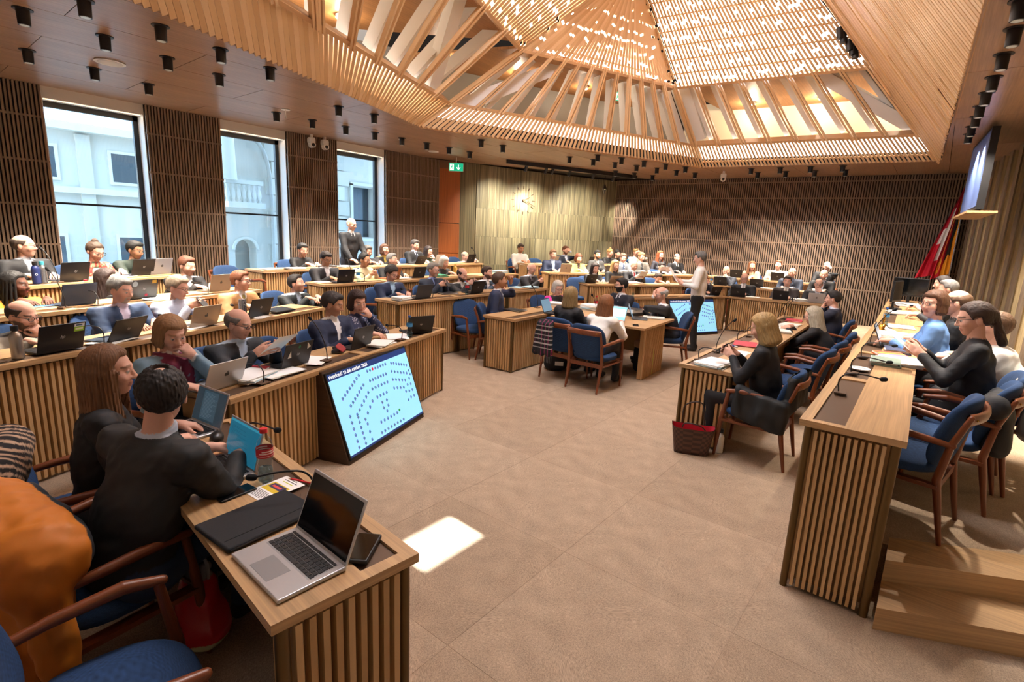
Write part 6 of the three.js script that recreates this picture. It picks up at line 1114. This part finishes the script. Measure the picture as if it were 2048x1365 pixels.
// ================================================================ coats, bags
function cloth(parent, name, f, lo, hi, c, mat, colour) { return part(parent, name, nets(f, lo, hi, c, colour), mat); }
{
  const vm = (r = 0.85) => std('#ffffff', r, { vertexColors: true });
  // orange padded jacket over the back of the man's chair
  const o = thing('jacket', 'orange outdoor jacket with dark lining hung over a chair back in the foreground', 'jacket', [-2.44, 0, -0.25], rad(188));
  const or = lin('#c8741c'), li = lin('#22272c');
  const fj = (x, y, z) => { let d = cone(x, y, z, [-0.2, 0.745, -0.02], 0.14, [0.22, 0.765, -0.02], 0.14, 1.1); d = smin(d, cone(x, y, z, [-0.02, 0.70, -0.02], 0.15, [0.0, 0.24, -0.1], 0.15, 1.45), 0.08); d = smin(d, cone(x, y, z, [-0.26, 0.7, -0.05], 0.075, [-0.3, 0.3, -0.03], 0.06), 0.05); d = smin(d, cone(x, y, z, [0.26, 0.7, -0.05], 0.075, [0.31, 0.28, 0.0], 0.065), 0.05); d = smin(d, ell(x, y, z, [0.02, 0.82, -0.08], [0.17, 0.07, 0.1]), 0.04); return d + 0.016 * noise.noise(x * 8, y * 5, z * 8) + 0.011 * noise.noise(x * 19 + y * 9, y * 9, z * 19); };
  cloth(o, 'jacket_shell', fj, [-0.5, 0.02, -0.36], [0.52, 1.0, 0.24], 0.011, vm(0.62), (x, y, z) => (z > 0.085 + 0.02 * noise.noise(x * 5, y * 5, 1) ? li : or));
  part(o, 'zipper', tube([[0.1, 0.75, 0.07], [0.13, 0.6, 0.04], [0.12, 0.4, 0.0], [0.13, 0.25, -0.01]], 0.006, 20), MAT.black); part(o, 'pocket_flap', rb(0.13, 0.02, 0.03, 0.006, -0.1, 0.42, -0.275), std('#b96a18', 0.6));
  // patterned coat on the woman's chair
  const k = thing('coat', 'black coat with cream and red folk pattern over a chair at the left edge', 'coat', [-3.22, 0, -0.31], rad(165)), cream = lin('#c2a184'), red = lin('#a02a26'), bk = lin('#1a1413');
  cloth(k, 'coat_shell', (x, y, z) => { let d = cone(x, y, z, [-0.2, 0.76, -0.02], 0.1, [0.2, 0.78, -0.02], 0.1); d = smin(d, cone(x, y, z, [0, 0.7, -0.08], 0.13, [0, 0.4, -0.1], 0.13, 1.7), 0.07); return d + 0.01 * noise.noise(x * 10, y * 7, z * 10); }, [-0.42, 0.2, -0.32], [0.42, 0.95, 0.16], 0.01, vm(), (x, y, z) => { const w = Math.sin((x * 0.8 + y + 0.06 * noise.noise(x * 6, y * 6, z * 6)) * 120); return y < 0.56 && y > 0.48 ? red : w > 0.35 ? cream : bk; });
  // plum coat at the very edge of the foreground chair
  const pl = thing('jacket', 'plum coloured jacket at the lower left picture edge', 'jacket', [-2.02, 0, 0.0], rad(166)); cloth(pl, 'jacket_shell', (x, y, z) => smin(cone(x, y, z, [-0.05, 0.7, 0], 0.07, [0.02, 0.3, -0.03], 0.08, 1.2), cone(x, y, z, [-0.1, 0.74, 0], 0.06, [0.1, 0.72, -0.02], 0.06), 0.05) + 0.008 * noise.noise(x * 12, y * 8, z * 12), [-0.25, 0.15, -0.2], [0.25, 0.85, 0.2], 0.012, std('#6d1747', 0.8));
  // black parka of the blonde woman, scarf on the centre chair, coats behind the president desk
  const bp = thing('coat', 'black parka draped over the chair of the blonde woman at the side desk', 'coat', [-1.02, 0, -5.02], rad(-92)); const bxd = (x, y, z, c, b, r) => { const p = [Math.abs(x - c[0]) - b[0] + r, Math.abs(y - c[1]) - b[1] + r, Math.abs(z - c[2]) - b[2] + r]; return Math.hypot(...p.map((v) => Math.max(0, v))) + Math.min(0, Math.max(...p)) - r; }; cloth(bp, 'coat_shell', (x, y, z) => { const w = 0.03 * noise.noise(x * 5, y * 4, z * 5 + 3), f = 0.02 * noise.noise(x * 13, y * 5, z * 13); let d = bxd(x + w, y, z + f, [0, 0.6 - 0.3 * z, -0.25], [0.27, 0.17, 0.05], 0.045); d = smin(d, bxd(x + f, y + w, z, [0.3, 0.52 + 0.25 * z, -0.04], [0.05, 0.15, 0.22], 0.045), 0.07); d = smin(d, bxd(x + f, y + w, z, [0.2, 0.47, -0.05], [0.14, 0.035, 0.2], 0.03), 0.06); return d + 0.4 * f; }, [-0.36, 0.2, -0.36], [0.5, 0.82, 0.42], 0.012, std('#17191b', 0.7));
  const sc = thing('scarf', 'black checked scarf with white stripes and fringe hung on a centre chair', 'scarf', [-3.8, 0, -5.62], rad(178)); const st = (x, y) => (Math.abs(Math.sin(y * 55)) > 0.93 && Math.abs(y - 0.62) < 0.16 ? [0.5, 0.48, 0.46] : Math.abs(Math.sin(x * 60)) > 0.985 ? [0.3, 0.03, 0.12] : [0.012, 0.012, 0.014]);
  cloth(sc, 'scarf_cloth', (x, y, z) => { let d = cone(x, y, z, [-0.05, 0.8, -0.1], 0.05, [0.1, 0.8, -0.1], 0.05); for (const q of [-0.08, 0.03, 0.13]) d = smin(d, cone(x, y, z, [q * 0.7, 0.78, -0.15], 0.045, [q, 0.42, -0.16], 0.05, 1.1), 0.02); return Math.max(d, Math.abs(z + 0.14) - 0.05) + 0.005 * noise.noise(x * 20, y * 9, z * 20); }, [-0.22, 0.3, -0.28], [0.25, 0.92, 0.02], 0.009, vm(0.9), (x, y) => st(x, y));
  for (let i = 0; i < 12; i++) part(sc, 'fringe', cyl(0.002, 0.002, 0.09, -0.12 + i * 0.025, 0.335, -0.155, 5), std('#8d8a88', 0.9));
  const pc = thing('coat', 'dark coat on the second chair behind the president desk', 'coat', [0.36, 0.25, -4.62], rad(-98)); cloth(pc, 'coat_shell', (x, y, z) => { let d = cone(x, y, z, [-0.2, 0.7, -0.1], 0.07, [0.26, 0.72, -0.1], 0.08); d = smin(d, cone(x, y, z, [0.1, 0.66, -0.13], 0.07, [0.12, 0.45, -0.14], 0.08, 1.6), 0.05); return d + 0.012 * noise.noise(x * 10, y * 9, z * 10); }, [-0.35, 0.25, -0.3], [0.45, 0.85, 0.06], 0.012, std('#1d1e22', 0.8));
  const gc = thing('coat', 'light grey coat on a chair at the right picture edge', 'coat', [0.62, 0.25, -5.3], rad(-95)); cloth(gc, 'coat_shell', (x, y, z) => { let d = cone(x, y, z, [-0.2, 0.76, -0.04], 0.075, [0.22, 0.76, -0.04], 0.075); d = smin(d, cone(x, y, z, [0.0, 0.7, -0.1], 0.08, [0.02, 0.4, -0.13], 0.09, 1.9), 0.05); return d + 0.012 * noise.noise(x * 10, y * 8, z * 10); }, [-0.4, 0.2, -0.3], [0.42, 0.9, 0.1], 0.012, std('#a9adb0', 0.85));
  // chequered handbag with red lining
  const h = thing('handbag', 'brown chequered handbag with red lining at the foot of the side desk', 'handbag', [-1.5, 0, -4.62], rad(22));
  const chk = canvasTex(256, 256, (c) => { for (let i = 0; i < 16; i++) for (let j = 0; j < 16; j++) { c.fillStyle = (i + j) % 2 ? '#5b3a2c' : '#3b241c'; c.fillRect(i * 16, j * 16, 16, 16); } });
  const bag = (t, w0, w1, d0, d1, H) => { const pos = [], uv = [], idx = [], N = 32, K = 8; for (let j = 0; j <= K; j++) for (let i = 0; i <= N; i++) { const a = i / N * Math.PI * 2, q = j / K, w = w0 + (w1 - w0) * q, d = d0 + (d1 - d0) * q, sg = (v) => Math.sign(v) * Math.pow(Math.abs(v), 0.45); pos.push(sg(Math.cos(a)) * (w - t), q * H + (j ? 0 : t) - (j === K ? 0.025 * Math.abs(Math.sin(a)) : 0), sg(Math.sin(a)) * (d - t)); uv.push(i / N * 2, q * 0.7); } for (let j = 0; j < K; j++) for (let i = 0; i < N; i++) { const p = j * (N + 1) + i; idx.push(p, p + N + 1, p + 1, p + 1, p + N + 1, p + N + 2); } const c = pos.length / 3; pos.push(0, t, 0); uv.push(0, 0); for (let i = 0; i < N; i++) idx.push(c, i, i + 1); const g = new THREE.BufferGeometry(); g.setAttribute('position', new THREE.Float32BufferAttribute(pos, 3)); g.setAttribute('uv', new THREE.Float32BufferAttribute(uv, 2)); g.setIndex(idx); g.computeVertexNormals(); return g; };
  part(h, 'bag_body', bag(0, 0.15, 0.19, 0.075, 0.085, 0.27), std('#ffffff', 0.5, { map: chk, side: THREE.DoubleSide })); part(h, 'lining', bag(0.006, 0.15, 0.19, 0.075, 0.085, 0.268), std('#c01f3a', 0.7, { side: THREE.DoubleSide }));
  for (const s of [-1, 1]) part(h, 'handle', tube([[-0.1, 0.25, s * 0.075], [-0.08, s < 0 ? 0.42 : 0.3, s * 0.09], [0.06, s < 0 ? 0.45 : 0.29, s * 0.1], [0.1, 0.25, s * 0.075]], 0.006, 24), std('#2c1a14', 0.5));
  const wb = thing('bottle', 'white drinking bottle standing beside the handbag', 'bottle', [-1.30, 0, -4.80]); part(wb, 'bottle_body', new THREE.LatheGeometry([[0, 0], [0.033, 0], [0.035, 0.01], [0.035, 0.15], [0.028, 0.175], [0.018, 0.185], [0.018, 0.2], [0, 0.2]].map((q) => new THREE.Vector2(...q)), 20), std('#e3ded2', 0.5)); part(wb, 'cap', cyl(0.022, 0.022, 0.035, 0, 0.215, 0), MAT.black);
  // backpack, bags on the floor
  const bpk = thing('backpack', 'black roll-top backpack with tan flap beside the centre table', 'backpack', [-3.12, 0, -7.05], rad(-10)); part(bpk, 'pack_body', ellipPad(0.3, 0.42, 0.2, 0, 4.5).translate(0, 0.21, 0), std('#1b1c1d', 0.8)); part(bpk, 'roll_flap', ellipPad(0.31, 0.13, 0.2, 0, 4).translate(0, 0.42, 0.0), std('#b98d68', 0.7)); part(bpk, 'strap', bx(0.03, 0.36, 0.01, 0.155, 0.2, 0.02), std('#a5b83a', 0.6));
  const bb = thing('bag', 'black bag standing behind the end of the centre desk', 'bag', [-5.12, 0, -5.95], 0.3); part(bb, 'bag_body', ellipPad(0.16, 0.34, 0.3, 0, 4).translate(0, 0.17, 0), std('#17181a', 0.85)); part(bb, 'handle', tube([[0, 0.32, -0.08], [0, 0.4, 0], [0, 0.32, 0.08]], 0.008), MAT.black);
  const b2 = thing('bag', 'dark bag with white print under the centre chair', 'bag', [-4.1, 0, -6.2], 0.6); part(b2, 'bag_body', ellipPad(0.34, 0.24, 0.26, 0, 3).translate(0, 0.12, 0), std('#15161a', 0.7)); part(b2, 'print', bx(0.12, 0.06, 0.004, 0.05, 0.12, 0.128), MAT.white);
  const rbg = thing('shopping_bag', 'red plastic shopping bag on the floor under the nearest desk', 'bag', [-2.33, 0, -0.76], 0.4); cloth(rbg, 'bag_body', (x, y, z) => smin(cone(x, y, z, [0, 0.12, 0], 0.11, [0, 0.3, 0], 0.07, 1.25), cone(x, y, z, [-0.03, 0.36, 0], 0.03, [0.05, 0.42, 0], 0.02), 0.06) + 0.012 * noise.noise(x * 12, y * 8, z * 12), [-0.22, -0.01, -0.18], [0.22, 0.48, 0.18], 0.01, vm(0.25), (x, y) => (y < 0.08 ? lin('#b9b48c') : y > 0.36 ? lin('#8c9096') : lin('#b51722')));
  part(rbg, 'handle', tube([[-0.05, 0.36, 0.02], [-0.03, 0.47, 0.02], [0.06, 0.46, 0.01], [0.06, 0.36, 0]], 0.007), std('#9a9da0', 0.4));
}
// ================================================================ wall and ceiling fittings
{
  // clock: bars and hands standing proud of the stone
  const ry = Math.atan2(0.942, 0.335), c = thing('wall_clock', 'clock of black bars and two hands set on the stone wall', 'clock', [-9.47 + 0.942 * -0.12, 2.905, -12.22 + 0.335 * -0.12], ry), R = 0.36;
  for (let i = 0; i < 12; i++) { const a = i * Math.PI / 6; part(c, 'hour_mark', bx(0.018, 0.08, 0.02), MAT.tray, [Math.sin(a) * R, Math.cos(a) * R, 0.03], [0, 0, -a]); }
  part(c, 'hub', cyl(0.035, 0.035, 0.05, 0, 0, 0, 20).rotateX(Math.PI / 2), MAT.tray, [0, 0, 0.05]);
  const hand = (L, w, a) => part(c, 'clock_hand', bx(w, L, 0.008, 0, L / 2, 0), MAT.tray, [0, 0, 0.065], [0, 0, -a]); hand(0.22, 0.026, rad(65)); hand(0.4, 0.018, rad(112));
  part(c, 'counter_ring', new THREE.TorusGeometry(0.045, 0.005, 6, 20), MAT.tray, [0.15, -0.06, 0.065]);
  // lighting track along the stone wall with two spots aimed at it
  const t = thing('lighting_track', 'black lighting track with spots along the stone wall', 'track', [-7.9, 3.70, -12.39], Math.atan2(3.9, 1.58)); part(t, 'track_rail', bx(4.25, 0.09, 0.06), MAT.black);
  [-1.55, -0.95, -0.75, -0.2, 0.6, 1.3].forEach((x, i) => { const s = part(t, 'track_spot', cyl(0.045, 0.04, 0.14, 0, -0.07, 0), MAT.black, [x, -0.05, 0], [0.5, 0, 0]); part(s, 'spot_lens', cyl(0.035, 0.035, 0.004, 0, -0.142, 0), std('#fff', 0.4, { emissive: '#fff0d0', emissiveIntensity: 1.5 })); });
  const aim = (x, y, z, tx, ty, tz, I, ang, pen) => { const l = new THREE.SpotLight('#fff4e0', I, 0, ang, pen, 2), o = new THREE.Object3D(); o.name = 'aim_point'; l.name = 'track_light'; l.position.set(x, y, z); o.position.set(tx, ty, tz); scene.add(o); l.target = o; l.castShadow = true; l.shadow.radius = 2; scene.add(l); };
  aim(-8.42, 3.45, -11.1, -9.55, 2.88, -12.2, 80, rad(11), 0.9); aim(-8.1, 3.45, -11.9, -9.4, 2.2, -12.4, 46, rad(44), 1); aim(-7.6, 3.45, -13.1, -8.8, 2.3, -14.0, 38, rad(44), 1); aim(-8.5, 3.45, -10.9, -9.8, 2.2, -11.3, 30, rad(44), 1); aim(-7.3, 3.45, -13.8, -8.0, 2.6, -15.4, 45, rad(16), 0.5);
  // hanging diamond loudspeaker
  const d = thing('hanging_loudspeaker', 'small dark diamond-shaped loudspeaker hanging below the track', 'loudspeaker', [-7.69, 3.7, -13.6]); part(d, 'rod', cyl(0.006, 0.006, 0.24, 0, -0.12, 0, 8), MAT.black); part(d, 'housing', new THREE.OctahedronGeometry(0.12).scale(0.6, 1.35, 0.5).translate(0, -0.38, 0), std('#2a2118', 0.4, { metalness: 0.3 })); part(d, 'led_light', new THREE.SphereGeometry(0.012, 8, 6).translate(0.04, -0.4, 0.04), std('#fff', 0.4, { emissive: '#ffe9b0', emissiveIntensity: 1.5 }));
  exitSign('green and white exit sign hanging by the door recess', [-9.75, 3.52, -9.7], rad(40));
  // three dome cameras
  [[-10.35, -6.12, 90, 'left one of two white swivel cameras above the wall between windows'], [-10.35, -6.42, 90, 'right one of two white swivel cameras above the wall between windows'], [-4.6, -14.2, 20, 'white swivel camera below the ceiling at the back wall']].forEach(([x, z, a, lab]) => { const g = thing('swivel_camera', lab, 'camera', [x, 3.75, z], rad(a)); part(g, 'bracket', cyl(0.03, 0.03, 0.06, 0, -0.03, 0), MAT.white); part(g, 'camera_body', rb(0.14, 0.13, 0.14, 0.04, 0, -0.12, 0, 3), MAT.white); const h = part(g, 'camera_head', cyl(0.062, 0.062, 0.1, 0, 0, 0).rotateX(Math.PI / 2).translate(0, -0.2, 0.02), MAT.white); part(h, 'lens', cyl(0.034, 0.034, 0.012, 0, 0, 0).rotateX(Math.PI / 2).translate(0, -0.205, 0.075), MAT.black); });
  // white ceiling discs and detectors
  [[258, 128, 0.16, 'large white round ceiling loudspeaker above the left rows'], [792, 261, 0.06, 'small white smoke detector near the middle window'], [853, 301, 0.12, 'white round ceiling loudspeaker before the exit sign'], [1740, 0, 0, '']].slice(0, 3).forEach((e, i) => { const P = [[-8.15, -2.2], [-9.0, -7.35], [-9.55, -8.75]][i]; const g = thing('ceiling_disc', e[3], 'loudspeaker', [P[0], 3.75, P[1]]); part(g, 'disc', cyl(e[2], e[2] * 0.95, 0.014, 0, -0.007, 0, 28), MAT.white); part(g, 'grille', cyl(e[2] * 0.8, e[2] * 0.8, 0.004, 0, -0.016, 0, 28), std('#d2cfc8', 0.7)); });
  const hk = thing('ceiling_sensor', 'white ceiling rose with a thin dangling cable above the left rows', 'sensor', [-8.6, 3.75, -4.65]); part(hk, 'rose', cyl(0.07, 0.06, 0.012, 0, -0.006, 0, 20), MAT.white); part(hk, 'cable', tube([[0, -0.01, 0], [0.005, -0.08, 0.01], [0.03, -0.14, 0.02]], 0.007), MAT.white);
  // cluster of dark spots on the lantern hip
  [[0.62, 0], [0.60, 1], [0.565, 2], [0.545, 3], [0.53, 4]].forEach(([t2, i]) => { const p = facePoint(FACES.far, 0.985, t2).addScaledVector(inward.far, 0.12); const g = thing('lantern_spotlight', ['topmost', 'second', 'middle', 'fourth', 'lowest'][i] + ' black spotlight on the right hip of the lantern', 'spotlight', [p.x, p.y, p.z], 0, 'spots on the lantern hip'); part(g, 'can', cyl(0.06, 0.06, 0.2, 0, 0, 0).rotateZ(0.2), MAT.black); part(g, 'bracket', bx(0.02, 0.02, 0.14, 0, 0.06, -0.08), MAT.black); });
  // wall screen hanging from a slot on the right, with shelf
  const tv = thing('wall_screen', 'large dark blue screen seen edge-on under the ceiling on the right', 'screen', [0.22, 0, -11.1], rad(-86)); part(tv, 'housing', bx(1.9, 1.12, 0.09, 0, 3.12, -0.07), MAT.black); part(tv, 'display', bx(1.82, 1.04, 0.004, 0, 3.12, -0.024), std('#3a4d78', 0.5, { emissive: '#3a5590', emissiveIntensity: 0.12 })); part(tv, 'shelf', uvm(bx(1.95, 0.03, 0.34, 0, 2.52, -0.1), 'x'), MAT.oak); part(tv, 'hanger', bx(0.16, 1.2, 0.06, 0, 3.2, -0.15), std('#8b8577', 0.4, { metalness: 0.5 })); part(tv, 'connector_plate', bx(0.2, 0.12, 0.02, -0.6, 2.66, -0.13), MAT.black);
  const sp = thing('wall_loudspeaker', 'tall light grey column loudspeaker at the right picture edge', 'loudspeaker', [0.98, 2.85, -10.0], rad(-60)); part(sp, 'housing', rb(0.26, 0.9, 0.2, 0.02), std('#b5b6b4', 0.5)); part(sp, 'grille', bx(0.22, 0.84, 0.008, 0, 0, 0.102), std('#9a9c9b', 0.7));
  // two flags on poles
  const flag = (label, x, z, draw, ry2, yTop, sw) => { const g = thing('flag', label, 'flag', [x - 0.1, 0.0, z], ry2); part(g, 'pole', cyl(0.014, 0.014, 3.55, 0, 1.78, 0, 10), MAT.chrome); part(g, 'finial', new THREE.ConeGeometry(0.03, 0.16, 8).translate(0, 3.62, 0), MAT.brass); part(g, 'foot', cyl(0.16, 0.12, 0.05, 0, 0.025, 0, 20), MAT.black);
    const q = new THREE.PlaneGeometry(1, 1, 40, 40), p = q.attributes.position; for (let i = 0; i < p.count; i++) { const u = p.getX(i) + 0.5, v = p.getY(i) + 0.5, k = 1 - v; p.setXYZ(i, -u * (0.06 + 0.55 * k) * sw - 0.014, 3.42 - k * 1.95 - u * (0.25 - 0.1 * k), 0.05 * Math.sin(u * 19 + k * 2.5) * (0.4 + 0.6 * u)); } q.computeVertexNormals(); part(g, 'flag_cloth', q, std('#ffffff', 0.7, { map: canvasTex(256, 256, draw), side: THREE.DoubleSide })); return g; };
  flag('red flag with a white cross, furled on a pole by the back wall', 0.34, -15.8, (c) => { c.fillStyle = '#c4122f'; c.fillRect(0, 0, 256, 256); c.fillStyle = '#f0ece6'; c.fillRect(104, 48, 48, 160); c.fillRect(48, 104, 160, 48); }, 0.0, 3.5, 0.95);
  flag('yellow and red flag with black eagle half, furled on the pole at the right', 0.36, -15.3, (c) => { c.fillStyle = '#e0961a'; c.fillRect(0, 0, 256, 256); c.fillStyle = '#c4122f'; c.fillRect(128, 0, 128, 256); c.fillStyle = '#16100c'; c.beginPath(); c.moveTo(128, 40); c.lineTo(128, 220); c.lineTo(90, 190); c.lineTo(40, 200); c.lineTo(60, 150); c.lineTo(20, 110); c.lineTo(60, 70); c.lineTo(100, 90); c.fill(); c.strokeStyle = '#e3b43a'; c.lineWidth = 14; c.beginPath(); c.moveTo(190, 70); c.lineTo(190, 220); c.moveTo(190, 80); c.lineTo(225, 80); c.moveTo(190, 110); c.lineTo(220, 110); c.stroke(); c.beginPath(); c.arc(190, 220, 18, 0, 7); c.stroke(); }, 0.0, 3.5, 0.5);
  // president desk: monitors, bell, carafe
  const mon = (label, x, z, a) => { const g = thing('monitor', label, 'monitor', [x, 1.0, z], rad(a)); part(g, 'stand', cyl(0.11, 0.11, 0.015, 0, 0.008, 0), MAT.black); part(g, 'neck', bx(0.05, 0.16, 0.03, 0, 0.09, -0.02), MAT.black); const b = part(g, 'housing', rb(0.52, 0.33, 0.035, 0.008, 0, 0.29, 0), MAT.black); part(b, 'display', bx(0.49, 0.29, 0.002, 0, 0.295, 0.0185), scrOff); };
  mon('black monitor facing the camera at the far end of the president desk', -0.3, -11.9, 0); mon('pale monitor seen edge-on on the president desk', -0.42, -10.4, 80);
  const be = thing('bell', 'brass hand bell on the president desk', 'bell', [-0.36, 1.0, -7.2]); part(be, 'bell_body', new THREE.LatheGeometry([[0.075, 0], [0.07, 0.012], [0.055, 0.03], [0.045, 0.07], [0.025, 0.095], [0, 0.1]].map((q) => new THREE.Vector2(...q)), 24), std('#b48a3c', 0.25, { metalness: 1, side: THREE.DoubleSide })); part(be, 'handle', rod([[0, 0.1, 0], [0, 0.14, 0], [0, 0.2, 0]], [0.008, 0.014, 0.009]), MAT.brass);
  const ca = thing('saucer', 'white saucer beside the microphones on the president desk', 'saucer', [-0.33, 0.995, -4.75]); part(ca, 'plate', new THREE.LatheGeometry([[0, 0], [0.04, 0], [0.07, 0.014], [0.068, 0.017], [0.038, 0.005], [0, 0.005]].map((q) => new THREE.Vector2(...q)), 24), MAT.white); part(ca, 'spoon', bar(V(-0.05, 0.02, 0), V(0.05, 0.02, 0.02), 0.008, 0.003), MAT.chrome);
}

renderer.render(scene, camera);
